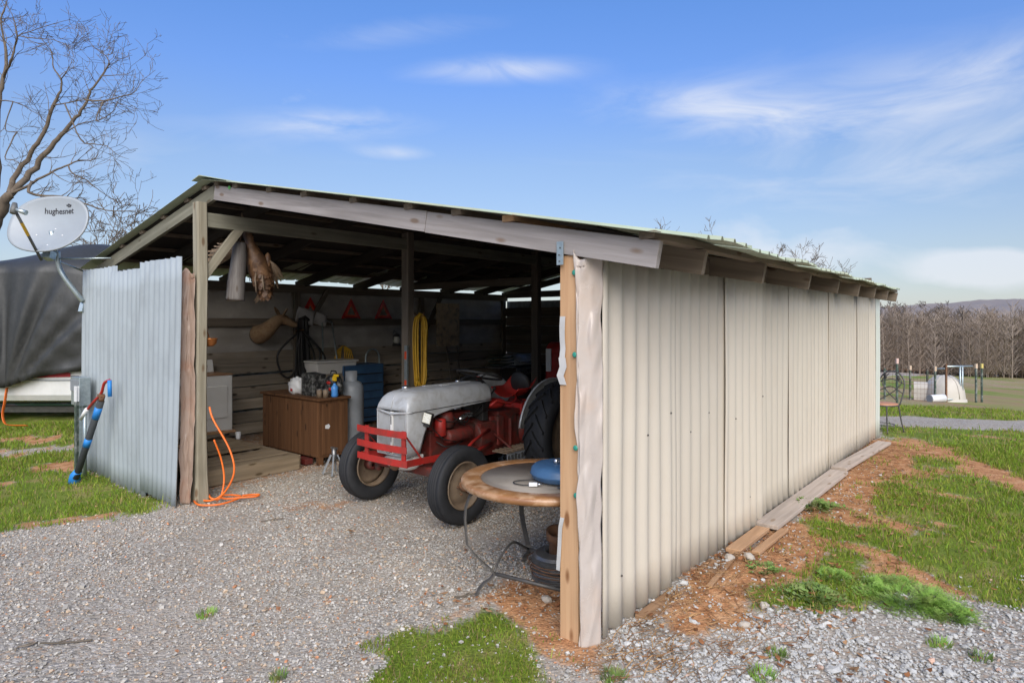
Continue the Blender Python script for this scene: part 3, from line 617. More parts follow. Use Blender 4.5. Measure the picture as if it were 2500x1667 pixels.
# rafters
for i, u in enumerate(RAFT):
    tk, dp = 0.040, 0.14
    zc = lambda v: zr(v)-0.046-dp/2
    e = -ov(u)
    if i == 0:
        board('rafter', (u, e, zc(e)), (u, 1.27, zc(1.27)), dp, tk, M['beam'], shed, label='weathered grey front rafter board, lower length')
        board('rafter', (u, 1.275, zc(1.275)+0.004), (u, 4.30, zc(4.30)), dp, tk, M['beam'], shed, label='weathered grey front rafter board, upper length')
        board('rafter', (u, 4.305, zc(4.32)), (u, 7.72, zc(7.72)), dp, tk, M['rafter'], shed, label='greenish front rafter of the left roof slope')
    else:
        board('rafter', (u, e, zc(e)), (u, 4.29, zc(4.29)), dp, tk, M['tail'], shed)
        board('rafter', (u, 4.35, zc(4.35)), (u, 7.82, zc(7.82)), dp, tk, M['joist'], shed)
for q in range(len(RAFT)-1): board('block', (RAFT[q]+0.022, 0.035, 2.160), (RAFT[q+1]-0.022, 0.035, 2.160), 0.135, 0.035, M['tail'], shed)
# purlins
u_end = 8.38
for v in (-0.37, 0.54, 0.97, 1.43, 2.05, 2.71, 3.25, 3.85, 4.22, 4.48, 4.88, 5.47, 6.06, 6.68, 7.28):
    z = zr(v)-0.0245
    if v == -0.37:
        o = board('purlin', (-0.19, v, z), (u_end, -ov(u_end)+0.05, zr(-ov(u_end)+0.05)-0.0245), 0.038, 0.088, M['tail'], shed)
    elif v < 1.2: o = board('purlin', (-0.19, v, z), (u_end, v, z), 0.038, 0.088, M['fresh'] if v == 0.54 else M['tail'], shed)
    else: o = board('purlin', (-0.19, v, z), (u_end, v, z), 0.038, 0.088, M['oldpost'] if v > 4.4 and v > 9 else M['tail'], shed)
# roof metal: ribbed sheets, each its own piece, ribs running down the slope
def roof_sheet(a, b, va, vb, seed):
    """from ridge side va to eave side vb (function of u for the right eave)"""
    rr = random.Random(seed); prof = []; u = a; pit = 0.20
    while u < b-1e-6:
        prof += [(u, 0.0), (min(u+0.150, b), 0.0), (min(u+0.162, b), 0.019), (min(u+0.182, b), 0.019), (min(u+0.195, b), 0.0)]; u += pit
    prof.append((b, 0.0)); m = MB(); nv = 10
    def fn(j, q):
        u, h = prof[j]; e = vb(u); v = va+(e-va)*q
        sag = 0.010*math.sin(u*2.9+seed)*q**3+0.006*math.sin(u*7.1)*q**3
        return (u, v, zr(v)+h+sag+0.0015*(seed % 2))
    n = len(prof)
    m.add([fn(j, i/nv) for i in range(nv+1) for j in range(n)], [(i*n+j, i*n+j+1, (i+1)*n+j+1, (i+1)*n+j) for i in range(nv) for j in range(n-1)]); return m
edges = [-0.27+k*0.87 for k in range(11)]
for k in range(10):
    put('roof_sheet', roof_sheet(edges[k], edges[k+1]+0.01, VR+0.015, lambda u: -mo(u), k), M['roof'], shed, solid=0.0015)
    put('roof_sheet', roof_sheet(edges[k], edges[k+1]+0.01, VR-0.015+0.03, lambda u: 7.93, k+20), M['roof'], shed, solid=0.0015)
m = MB()
m.prism([(-0.16, -0.031), (0, 0.004), (0.16, -0.026), (0.158, -0.020), (0, 0.012), (-0.158, -0.024)], 8.75)
o = put('ridge_cap', m, M['roof'], shed); o.matrix_basis = Matrix(((0, 0, 1, -0.30), (1, 0, 0, VR+0.012), (0, 1, 0, 3.152), (0, 0, 0, 1)))
# added near-black sheet under the metal: roof shade put into its colour
M['roof_shade'] = material('roof_shade_black', (0.030, 0.027, 0.025), (0.045, 0.04, 0.035), rough=0.9, scale=3)
for va, vb in ((0.10, VR-0.05), (VR+0.05, 7.35)):
    put('shade_sheet', MB().grid(lambda a, b, va=va, vb=vb: (-0.17+8.5*a, va+(vb-va)*b, zr(va+(vb-va)*b)-0.0035), 20, 6), M['roof_shade'], shed)
# knee braces
board('brace', (-0.22, 4.40, 2.20), (0.14, 4.40, 2.70), 0.085, 0.038, M['oldpost'], shed)
board('brace', (2.80, 7.50, 1.55), (3.28, 7.50, 2.30), 0.085, 0.038, M['inner'], shed)
board('brace', (5.56, 7.50, 1.62), (5.98, 7.50, 2.30), 0.085, 0.038, M['inner'], shed)
board('tie_beam', (5.14, 4.42, 2.42), (5.14, 7.5, 2.42), 0.12, 0.04, M['inner'], shed)
# plastic folded round the two front corners
M['plastic'] = material('clouded_plastic_wrap', (0.46, 0.405, 0.36), (0.42, 0.365, 0.32), rough=0.25, scale=4, stretch=(2, 2, 2), c3=(0.50, 0.35, 0.25), c3_amt=0.3, c3_scale=2.5, spec=0.6)
def wrap(pth, z0, z1, amp, seed, flare=0.0, edge=0.0):
    rr = random.Random(seed); m = MB(); n = len(pth)-1
    def at2(a):
        q = min(a*n, n-1e-6); i = int(q); f = q-i; return pth[i][0]*(1-f)+pth[i+1][0]*f, pth[i][1]*(1-f)+pth[i+1][1]*f
    def fn(a, b):
        x, y = at2(a); z = z0+(z1-z0)*b+0.03*math.sin(a*7+seed)*(b > 0.97)
        cr = lambda t_: 2*abs(2*((t_/6.283) % 1)-1)-1
        w = amp*(math.sin(a*9+z*5.1+seed)+0.8*cr(a*9-z*8.3+seed*2)+0.6*cr(z*15+a*5)+0.45*cr(z*27-a*17))
        k = flare*max(0, 1-b*2.6)
        return (x-abs(w)-k*(0.3+a), y+w*0.5-k*0.4-edge*(0.35+0.65*(1-b))*(1-a)**2, z)
    m.grid(fn, 26, 130, True); return m
put('plastic_wrap', wrap([(-0.160, 0.092), (-0.158, 0.060), (-0.105, 0.010), (-0.035, -0.022)], -0.02, 2.12, 0.0085, 2, 0.03, 0.045), M['plastic'], shed, solid=0.0015, label='wrinkled clouded plastic over the near wall edge')
put('plastic_wrap', wrap([(-0.41, 4.47), (-0.37, 4.46), (-0.335, 4.44), (-0.322, 4.36)], 0.0, 2.24, 0.007, 5, 0.03), material('clay_stained_plastic', (0.34, 0.25, 0.195), (0.27, 0.19, 0.145), rough=0.35, scale=4, c3=(0.30, 0.13, 0.07), c3_amt=0.6, c3_scale=3), shed, solid=0.0015, label='wrinkled plastic round the old left post')
M['green_cap'] = material('green_plastic_cap', (0.03, 0.26, 0.19), rough=0.5)
for z, v in ((2.02, 0.068), (1.57, 0.066), (1.06, 0.060), (0.80, 0.058)):
    o = put('fastener_cap', MB().lathe([(0, 0.004), (0.010, 0.004), (0.014, 0.002), (0.015, 0)], 14), M['green_cap'], shed, (-0.168, v+0.012, z)); o.rotation_euler = (0, -math.pi/2, 0)
M['tape'] = material('white_tape', (0.52, 0.51, 0.49), (0.43, 0.42, 0.40), rough=0.6, scale=9)
def strip(pts, w, sd):
    m = MB(); rr = random.Random(sd); n = len(pts); vs = []
    for (y, z) in pts:
        k = rr.uniform(-0.007, 0.007); vs += [(-0.004*rr.random(), y-w/2+k, z), (-0.004*rr.random(), y+w/2+k, z)]
    m.add(vs, [(2*i, 2*i+1, 2*i+3, 2*i+2) for i in range(n-1)]); return m
put('tape_strip', strip([(0.165, 1.78), (0.168, 1.72), (0.162, 1.66), (0.165, 1.60), (0.163, 1.545)], 0.036, 1), M['tape'], shed, (-0.161, 0, 0), solid=0.001)
put('tape_strip', strip([(0.168, 1.55), (0.162, 1.50), (0.170, 1.45), (0.160, 1.40)], 0.046, 4), M['tape'], shed, (-0.163, 0, 0), solid=0.001)
put('tape_strip', strip([(0.165, 0.66), (0.182, 0.60), (0.188, 0.50), (0.190, 0.41), (0.192, 0.36)], 0.026, 7), M['tape'], shed, (-0.163, 0.0, 0), solid=0.001)
M['galv'] = material('galvanised_steel', (0.46, 0.52, 0.52), (0.34, 0.40, 0.41), rough=0.4, metal=0.7, scale=30)
m = MB().box((0, 0, 0), (0.004, 0.045, 0.13)); o = put('joist_hanger', m, M['galv'], shed, (-0.182, 0.165, 2.13), bevel=0.001)
for a in (-0.045, -0.01, 0.03): put('nail', MB().cyl((-0.001, 0, 0), (-0.005, 0, 0), 0.004, n=8), M['screw'], o, (-0.002, rnd.uniform(-0.012, 0.012), a))
put('tag', MB().box((0, 0, 0), (0.004, 0.035, 0.03)), material('lime_tag', (0.14, 0.60, 0.10), rough=0.5), shed, (-0.176, 3.98, zr(3.98)-0.05), label='small lime green tag under the roof edge')

# ---------------------------------------------------------------- more materials
M['white_paint'] = material('tractor_grey_white_paint', (0.46, 0.47, 0.475), (0.41, 0.42, 0.425), rough=0.32, scale=4, c3=(0.27, 0.25, 0.22), c3_amt=0.5, c3_scale=10, coat=0.1)
M['red_paint'] = material('bright_red_paint', (0.44, 0.024, 0.018), (0.36, 0.02, 0.015), rough=0.5, scale=7, c3=(0.17, 0.035, 0.025), c3_amt=0.6, c3_scale=8)
M['old_red'] = material('oily_red_castings', (0.19, 0.024, 0.017), (0.10, 0.018, 0.013), rough=0.6, scale=9, c3=(0.045, 0.035, 0.028), c3_amt=0.9, c3_scale=7, bump=0.2)
M['rubber'] = material('black_rubber', (0.013, 0.014, 0.016), (0.022, 0.022, 0.024), rough=0.75, scale=12, bump=0.1)
M['black'] = material('dull_black', (0.018, 0.017, 0.016), (0.03, 0.028, 0.026), rough=0.6, scale=10)
M['rim'] = material('dusty_tan_rim', (0.22, 0.16, 0.105), (0.15, 0.105, 0.07), rough=0.6, scale=8)
M['steel'] = material('dull_steel', (0.35, 0.35, 0.35), (0.22, 0.22, 0.22), rough=0.4, metal=0.8, scale=14)
M['chrome'] = material('bright_metal', (0.65, 0.65, 0.66), (0.5, 0.5, 0.5), rough=0.2, metal=0.9, scale=9)
M['rust'] = material('rusty_iron', (0.20, 0.095, 0.045), (0.10, 0.055, 0.035), rough=0.85, scale=20, bump=0.3)
M['iron'] = material('dark_wrought_iron', (0.07, 0.068, 0.065), (0.12, 0.11, 0.10), rough=0.55, metal=0.3, scale=14)
M['enamel'] = material('white_enamel', (0.78, 0.76, 0.71), (0.70, 0.68, 0.63), rough=0.4, scale=3)
M['white'] = material('white_plastic', (0.75, 0.75, 0.74), (0.68, 0.68, 0.67), rough=0.45, scale=5)
M['blue'] = material('royal_blue_steel', (0.055, 0.135, 0.26), (0.045, 0.11, 0.215), rough=0.45, scale=5, c3=(0.03, 0.06, 0.12), c3_amt=0.5, c3_scale=3)
M['yellow'] = material('yellow_cable', (0.62, 0.36, 0.025), (0.52, 0.29, 0.02), rough=0.5, scale=8)
M['orange'] = material('orange_cord', (0.80, 0.17, 0.02), (0.70, 0.14, 0.02), rough=0.5, scale=8)
M['grey_steel'] = material('grey_painted_cylinder', (0.25, 0.27, 0.29), (0.20, 0.215, 0.23), rough=0.45, scale=5, c3=(0.16, 0.14, 0.12), c3_amt=0.4)
AXY = Matrix.Rotation(-math.pi/2, 4, 'X')          # lathe axis z -> y

# ---------------------------------------------------------------- tractor, nose towards the opening
tr = thing('tractor', 'vintage grey and red farm tractor with red slatted front bumper parked in the shed', 'tractor', W(0.88, 2.60, 0.0), TH)
tr['label'] = 'vintage grey and red farm tractor parked nose-out in the shed'
def hood():
    m = MB(); secs = [(-0.246, 0.955, 0.196), (-0.243, 0.985, 0.203), (-0.232, 1.035, 0.209), (-0.205, 1.078, 0.213), (-0.165, 1.105, 0.216), (-0.11, 1.118, 0.218), (-0.05, 1.124, 0.219), (0.0, 1.126, 0.220), (0.08, 1.129, 0.220), (0.18, 1.131, 0.220), (0.30, 1.133, 0.221), (0.45, 1.135, 0.221), (0.60, 1.136, 0.222), (0.75, 1.136, 0.222), (0.845, 1.134, 0.221), (0.862, 1.128, 0.217)]
    kx = [-0.3, -0.10, -0.075, -0.03, 0.02, 0.08, 0.26, 0.86]; kz = [0.555, 0.56, 0.66, 0.80, 0.855, 0.885, 0.925, 0.958]; n = 30; vs = []
    for x, zt, w in secs:
        zb = float(np.interp(x, kx, kz)); zm = 0.955
        if x > 0.80: zb = 0.958
        row = []
        for i in range(n+1):
            q = i/n
            if q < 0.2: row.append((x, w*0.985+0.004, zb+(min(zm, zt)-zb)*q/0.2))
            elif q > 0.8: row.append((x, -(w*0.985+0.004), zb+(min(zm, zt)-zb)*(1-q)/0.2))
            else:
                a = math.pi*(q-0.2)/0.6; c, s_ = math.cos(a), math.sin(a)
                row.append((x, w*math.copysign(abs(c)**0.50, c), zm+(zt-zm)*(abs(s_)**0.72)))
        vs += row
    k = n+1; m.add(vs, [(i*k+j, (i+1)*k+j, (i+1)*k+j+1, i*k+j+1) for i in range(len(secs)-1) for j in range(n)], True); return m
hd = put('hood', hood(), M['white_paint'], tr, solid=0.006)
put('hood_seam', MB().tube([(-0.20, -0.226, 0.945), (0.1, -0.227, 0.952), (0.5, -0.229, 0.962), (0.85, -0.229, 0.968)], 0.003, 6), M['black'], hd)
put('nose_lip', MB().tube([(-0.20, 0.222, 0.948), (-0.238, 0.208, 0.944), (-0.250, 0.12, 0.938), (-0.256, 0.0, 0.924), (-0.250, -0.12, 0.938), (-0.238, -0.208, 0.944), (-0.20, -0.222, 0.948)], 0.011, 8), M['white_paint'], hd)
put('hood_ridge', MB().box((0.45, 0.0, 1.140), (0.62, 0.05, 0.010)).box((0.36, -0.05, 1.139), (0.10, 0.03, 0.012)), M['white_paint'], hd, bevel=0.004)
put('nose_ridge', MB().tube([(-0.252, 0, 0.95), (-0.243, 0, 1.03), (-0.205, 0, 1.085), (-0.13, 0, 1.118)], 0.006, 8), M['white_paint'], hd)
put('radiator_cap', MB().lathe([(0, 0.03), (0.022, 0.03), (0.040, 0.022), (0.045, 0.010), (0.030, 0.0)], 20), M['chrome'], tr, (-0.02, 0.07, 1.125))
put('fuel_cap', MB().lathe([(0, 0.028), (0.022, 0.026), (0.030, 0.015), (0.022, 0.0)], 16), M['chrome'], tr, (0.70, 0.10, 1.128))
# grille
gr = put('grille', MB().box((-0.205, 0, 0.752), (0.03, 0.40, 0.39)), M['black'], tr)
m = MB()
for k in range(11):
    for s_ in (-1, 1): m.box((-0.234, s_*(0.030+k*0.0152), 0.752), (0.018, 0.0068, 0.375))
put('grille_bars', m, M['white_paint'], gr)
put('grille_frame', MB().box((-0.228, 0.198, 0.752), (0.045, 0.014, 0.40)).box((-0.228, -0.198, 0.752), (0.045, 0.014, 0.40)).box((-0.228, 0, 0.556), (0.045, 0.40, 0.014)), M['white_paint'], gr, bevel=0.003)
M['badge'] = material('white_badge', (0.75, 0.74, 0.70), rough=0.4)
put('center_strip', MB().box((-0.240, 0, 0.752), (0.024, 0.030, 0.38)), M['badge'], gr, bevel=0.004)
put('strip_slot', MB().box((-0.2535, 0, 0.865), (0.003, 0.010, 0.075)).box((-0.2535, 0, 0.72), (0.003, 0.008, 0.10)), M['black'], gr)
m = MB()
for a, b in (((0.012, 0.60), (0.006, 0.57)), ((0.006, 0.57), (0.0, 0.59)), ((0.0, 0.59), (-0.006, 0.57)), ((-0.006, 0.57), (-0.012, 0.60))): m.tube([(-0.254, a[0], a[1]), (-0.254, b[0], b[1])], 0.0022, 5)
put('emblem', m, M['black'], gr)
put('lower_pan', MB().ell((-0.13, 0.0, 0.475), (0.10, 0.225, 0.075), 20, 10).box((-0.08, 0, 0.50), (0.12, 0.36, 0.10)), M['badge'], tr, bevel=0.01)
put('crank_boss', MB().ell((-0.225, -0.02, 0.455), (0.04, 0.05, 0.045)).cyl((-0.27, -0.02, 0.455), (-0.20, -0.02, 0.455), 0.022), M['rust'], tr)
# bumper of red bars
bu = put('bumper', MB().box((-0.335, 0.24, 0.650), (0.020, 0.045, 0.31)).box((-0.335, -0.27, 0.650), (0.020, 0.045, 0.31)), M['red_paint'], tr, bevel=0.003)
for z, y0, y1 in ((0.775, 0.36, -0.325), (0.645, 0.36, -0.325), (0.528, 0.355, -0.335)):
    m = MB(); m.grid(lambda a, b, z=z, y0=y0, y1=y1: (-0.352-0.022*math.sin(math.pi*a)**0.8, y0+(y1-y0)*a, z-0.029+0.058*b), 14, 1, False); put('bumper_bar', m, M['red_paint'], bu, solid=0.008)
for s_ in (1, -1):
    y = 0.315*s_
    m = MB(); pts = [(-0.345, y, 0.528), (-0.12, 0.27*s_, 0.515), (0.10, 0.255*s_, 0.505), (0.24, 0.25*s_, 0.50)]
    vs = [(p[0], p[1], p[2]+h) for p in pts for h in (-0.029, 0.029)]; m.add(vs, [(2*i, 2*i+2, 2*i+3, 2*i+1) for i in range(3)])
    put('bumper_arm', m, M['red_paint'], bu, solid=0.012)
    put('bumper_brace', MB().tube([(-0.325, 0.29*s_, 0.755), (-0.13, 0.265*s_, 0.535)], 0.016, 4, flat=0.4), M['red_paint'], bu)
put('side_rail', MB().box((0.42, -0.215, 0.49), (0.42, 0.05, 0.07)).box((0.42, 0.215, 0.49), (0.42, 0.05, 0.07)), M['old_red'], tr, bevel=0.006)
for x in (0.12, 0.2): put('bolt', MB().cyl((x, -0.262, 0.505), (x, -0.274, 0.505), 0.012, n=6), M['rust'], bu)
# running gear
put('front_axle', MB().box((0.0, 0, 0.40), (0.10, 1.0, 0.085)).cyl((0, 0.50, 0.30), (0, 0.50, 0.48), 0.035).cyl((0, -0.50, 0.30), (0, -0.50, 0.48), 0.035).box((0.02, 0, 0.46), (0.16, 0.18, 0.16)), M['old_red'], tr, bevel=0.01)
def tyre_profile(r, w, rim, ribs):
    h = w/2; p = [(rim, -h*0.62), (rim+0.012, -h*0.80), (rim+(r-rim)*0.45, -h*1.0), (rim+(r-rim)*0.78, -h*0.97), (r-0.018, -h*0.86), (r-0.006, -h*0.74)]
    n = ribs; half = h*0.72; g = 0.0055
    for k in range(n):
        a = -half+2*half*k/n; b = -half+2*half*(k+1)/n; cr = lambda y: r-0.012*(abs(y)/half)**2.2
        p += [(cr(a+g), a+g), (cr(b-g), b-g)]
        if k < n-1: p += [(cr(b)-0.011, b-g*0.5), (cr(b)-0.011, b+g*0.5)]
    return p+[(q[0], -q[1]) for q in [(r-0.006, -h*0.74), (r-0.018, -h*0.86), (rim+(r-rim)*0.78, -h*0.97), (rim+(r-rim)*0.45, -h*1.0), (rim+0.012, -h*0.80), (rim, -h*0.62)]]
def front_wheel(y):
    w = put('front_wheel', MB().lathe([(0.02, -0.04), (0.05, -0.04), (0.055, 0.04), (0.02, 0.05)], 20, AXY), M['old_red'], tr, (0.0, y, 0.338))
    put('tyre', MB().lathe(tyre_profile(0.338, 0.165, 0.205, 5), 72, AXY), M['rubber'], w)
    out = -1 if y < 0 else 1
    put('rim', MB().lathe([(0.04, 0.035*out), (0.10, 0.045*out), (0.15, 0.015*out), (0.185, 0.012*out), (0.192, 0.062*out), (0.208, 0.066*out), (0.206, 0.02*out), (0.206, -0.066*out), (0.192, -0.062*out), (0.185, 0.004*out)], 40, AXY), M['rim'], w)
    put('hub_cap', MB().lathe([(0, 0.105*out), (0.030, 0.10*out), (0.048, 0.085*out), (0.052, 0.03*out)], 20, AXY), M['rust'], w)
    for k in range(6):
        a = k*math.pi/3; put('lug_nut', MB().cyl((0.078*math.cos(a), 0.042*out, 0.078*math.sin(a)), (0.078*math.cos(a), 0.060*out, 0.078*math.sin(a)), 0.010, n=6), M['rust'], w)
    return w
front_wheel(-0.62); front_wheel(0.62)
lug_pts = []
def lug_mesh(side):
    m = MB(); R_ = 0.535
    def pt(y, ang, r): return (r*math.cos(ang), y, r*math.sin(ang))
    vs = []
    for i in range(5):
        q = i/4; y = side*(0.005+0.118*q); a = 0.30*q; dr = -0.030*q**2
        for (da, dh) in ((-0.040, -0.03), (-0.026, 0.034), (0.026, 0.034), (0.040, -0.03)): vs.append(pt(y, a+da, R_+dr+dh))
    fs = [(i*4+k, i*4+(k+1) % 4, i*4+4+(k+1) % 4, i*4+4+k) for i in range(4) for k in range(4)]+[(0, 1, 2, 3), (19, 18, 17, 16)]
    m.add(vs, fs); me = m.mesh('tread_lug'); me.materials.append(M['rubber']); return me
LUG = {1: lug_mesh(1), -1: lug_mesh(-1)}
def rear_wheel(y):
    out = -1 if y < 0 else 1
    w = put('rear_wheel', MB().lathe([(0.03, -0.08), (0.09, -0.06), (0.10, 0.06), (0.03, 0.10)], 24, AXY), M['old_red'], tr, (1.55, y, 0.565))
    put('tyre', MB().lathe([(0.36, -0.10), (0.375, -0.128), (0.44, -0.145), (0.50, -0.135), (0.525, -0.105), (0.533, -0.05), (0.535, 0), (0.533, 0.05), (0.525, 0.105), (0.50, 0.135), (0.44, 0.145), (0.375, 0.128), (0.36, 0.10)], 56, AXY), M['rubber'], w)
    put('rim', MB().lathe([(0.08, 0.03*out), (0.20, 0.05*out), (0.30, 0.0), (0.34, 0.0), (0.345, 0.11), (0.372, 0.115), (0.365, 0.0), (0.372, -0.115), (0.345, -0.11)], 40, AXY), M['rim'], w)
    for k in range(20):
        for s_ in (1, -1): put('tread_lug', LUG[s_], None, w, (0, 0, 0), (0, -(k+(0.5 if s_ < 0 else 0))*2*math.pi/20, 0))
rear_wheel(-0.62); rear_wheel(0.62)
for s_ in (-1, 1):
    m = MB(); n = 22
    def arc(k, r, y): a = math.radians(12+150*k/n); return (1.55-r*math.cos(a), y, 0.565+r*math.sin(a))
    vs = []
    for k in range(n+1):
        bulge = 0.560+0.022*math.sin(math.pi*k/n)
        vs += [arc(k, 0.30, s_*0.462), arc(k, bulge-0.02, s_*0.455), arc(k, bulge, s_*0.460), arc(k, bulge+0.004, s_*0.467), arc(k, bulge+0.002, s_*0.474), arc(k, bulge-0.006, s_*0.478)]
    m.add(vs, [(i*6+j, i*6+j+1, i*6+6+j+1, i*6+6+j) for i in range(n) for j in range(5)], True)
    put('fender', m, M['white_paint'], tr, solid=0.005)
put('rear_axle', MB().cyl((1.55, -0.52, 0.565), (1.55, 0.52, 0.565), 0.085, n=20).ell((1.55, 0, 0.565), (0.20, 0.22, 0.20)), M['old_red'], tr)
put('engine_block', MB().box((0.42, 0, 0.56), (0.62, 0.24, 0.34)).box((0.42, 0, 0.79), (0.56, 0.17, 0.14)).box((0.42, 0, 0.40), (0.50, 0.20, 0.10)), M['old_red'], tr, bevel=0.012)
put('radiator', MB().box((-0.10, 0, 0.78), (0.10, 0.36, 0.44)), M['black'], tr, bevel=0.005)
put('fan_shroud', MB().cyl((-0.04, 0, 0.72), (0.03, 0, 0.72), 0.15, n=20), M['black'], tr)
put('oil_filter', MB().lathe([(0, 0.165), (0.045, 0.163), (0.056, 0.15), (0.056, 0.01), (0.045, 0.0), (0, 0)], 20), M['red_paint'], tr, (0.20, -0.165, 0.68))
put('generator', MB().lathe([(0, -0.17), (0.055, -0.168), (0.063, -0.15), (0.063, 0.13), (0.05, 0.15), (0, 0.155)], 22, Matrix.Translation((0.42, -0.19, 0.665)) @ Matrix.Rotation(math.pi/2, 4, 'Y')), M['old_red'], tr)
put('air_cleaner', MB().lathe([(0, 0.10), (0.06, 0.09), (0.075, 0.05), (0.075, -0.05), (0, -0.06)], 18), M['old_red'], tr, (0.30, -0.14, 0.80))
put('distributor', MB().cyl((0.46, -0.15, 0.80), (0.58, -0.15, 0.83), 0.02).box((0.60, -0.15, 0.835), (0.05, 0.05, 0.04)), M['chrome'], tr)
put('fuel_hose', MB().tube([(0.2, -0.13, 0.86), (0.3, -0.2, 0.87), (0.42, -0.2, 0.79), (0.55, -0.17, 0.77), (0.62, -0.14, 0.80)], 0.008, 6).tube([(0.16, -0.15, 0.63), (0.22, -0.2, 0.58), (0.36, -0.21, 0.57), (0.5, -0.18, 0.60)], 0.007, 6), M['black'], tr)
put('wiring', MB().tube([(0.05, -0.17, 0.90), (0.15, -0.21, 0.83), (0.32, -0.215, 0.80), (0.5, -0.19, 0.86), (0.66, -0.17, 0.83), (0.80, -0.14, 0.90)], 0.005, 6).tube([(-0.03, -0.25, 0.84), (0.08, -0.20, 0.76), (0.18, -0.22, 0.66), (0.32, -0.25, 0.62)], 0.005, 6).tube([(0.56, -0.14, 0.83), (0.50, -0.19, 0.74), (0.44, -0.16, 0.80), (0.36, -0.17, 0.74), (0.30, -0.13, 0.82)], 0.005, 6), M['black'], tr)
put('exhaust_manifold', MB().tube([(0.15, 0.12, 0.80), (0.35, 0.17, 0.78), (0.6, 0.14, 0.74), (0.72, 0.12, 0.45), (1.3, 0.2, 0.38)], 0.028, 10), M['rust'], tr)
put('radius_rod', MB().tube([(0.02, -0.46, 0.40), (0.5, -0.32, 0.50), (0.86, -0.22, 0.52)], 0.019, 8), M['red_paint'], tr)
put('radius_rod', MB().tube([(0.02, 0.46, 0.40), (0.5, 0.32, 0.50), (0.86, 0.22, 0.52)], 0.019, 8), M['red_paint'], tr)
put('drag_link', MB().tube([(0.04, -0.48, 0.47), (0.5, -0.30, 0.60), (0.85, -0.20, 0.66)], 0.014, 8), M['red_paint'], tr)
put('bell_housing', MB().lathe([(0.12, 0.73), (0.20, 0.74), (0.21, 0.86), (0.17, 1.02), (0.15, 1.02)], 24, Matrix.Translation((0, 0, 0.56)) @ Matrix.Rotation(math.pi/2, 4, 'Y')).box((0.88, -0.02, 0.56), (0.26, 0.30, 0.34)), M['old_red'], tr, bevel=0.01)
put('transmission', MB().box((1.16, 0, 0.60), (0.50, 0.30, 0.34), taper=0.85).box((1.30, 0, 0.78), (0.46, 0.26, 0.06)).box((1.05, -0.16, 0.62), (0.10, 0.06, 0.30)).box((1.22, -0.165, 0.58), (0.03, 0.04, 0.30)), M['old_red'], tr, bevel=0.012)
put('lift_cover', MB().box((1.60, 0, 0.80), (0.34, 0.30, 0.12)).cyl((1.70, -0.24, 0.84), (1.70, 0.24, 0.84), 0.035), M['red_paint'], tr, bevel=0.01)
put('lift_arm', MB().tube([(1.72, -0.22, 0.84), (1.86, -0.23, 0.92), (2.0, -0.24, 0.86)], 0.022, 8), M['red_paint'], tr)
put('dash', MB().lathe([(0, 0.90), (0.10, 0.90), (0.20, 0.87), (0.205, 0.80)], 24, Matrix.Translation((0, 0, 0.98)) @ Matrix.Rotation(math.pi/2, 4, 'Y')).box((0.86, 0, 0.86), (0.08, 0.28, 0.24)), M['black'], tr, bevel=0.006)
put('gear_lever', MB().tube([(1.02, 0, 0.78), (1.05, -0.02, 0.95), (1.12, -0.03, 1.03)], 0.009, 8).ell((1.12, -0.03, 1.04), (0.02, 0.02, 0.02)), M['black'], tr)
put('red_tank', MB().ell((1.02, -0.10, 0.90), (0.16, 0.12, 0.055), 20, 10), M['red_paint'], tr)
put('tool_bar', MB().tube([(0.84, -0.22, 0.90), (0.92, -0.24, 0.95), (1.02, -0.25, 0.92), (1.12, -0.25, 0.90), (1.24, -0.22, 0.92), (1.34, -0.15, 0.97)], 0.012, 8), M['red_paint'], tr)
ax = Vector((0.26, 0, 0.966)).normalized(); cen = Vector((0.92, 0, 1.195))
q = Vector((0, 0, 1)).rotation_difference(ax).to_matrix()
ring = [cen+q @ Vector((0.235*math.cos(a), 0.235*math.sin(a), 0)) for a in [2*math.pi*k/40 for k in range(40)]]
sw = put('steering_wheel', MB().tube(ring, 0.013, 8, closed=True), M['black'], tr)
put('spoke', MB().tube([cen+q @ Vector((0.23, 0, 0)), cen-ax*0.03, cen+q @ Vector((-0.115, 0.2, 0))], 0.007, 6).tube([cen-ax*0.03, cen+q @ Vector((-0.115, -0.2, 0))], 0.007, 6), M['black'], sw)
put('wheel_hub', MB().cyl(cen-ax*0.06, cen-ax*0.015, 0.03, n=14), M['old_red'], sw)
put('steering_column', MB().cyl(cen-ax*0.36, cen-ax*0.02, 0.018), M['black'], tr)
se = put('seat', MB().grid(lambda a, b: (1.32+0.34*b, (a-0.5)*0.42*(1-0.2*abs(b-0.4)), 0.93+0.10*abs(2*a-1)**2.4+0.15*max(0, b-0.62)**1.2*2.2), 16, 14), M['red_paint'], tr, solid=0.006)
put('seat_cushion', MB().lathe([(0, 0.03), (0.12, 0.028), (0.14, 0.0), (0.12, -0.028), (0, -0.03)], 24, Matrix.Translation((1.60, 0, 1.06)) @ Matrix.Rotation(math.radians(75), 4, 'Y')), M['black'], se)
put('seat_spring', MB().tube([(1.30, 0, 0.80), (1.55, 0, 0.80), (1.62, 0, 0.86), (1.5, 0, 0.93)], 0.02, 4, flat=0.4), M['old_red'], tr)
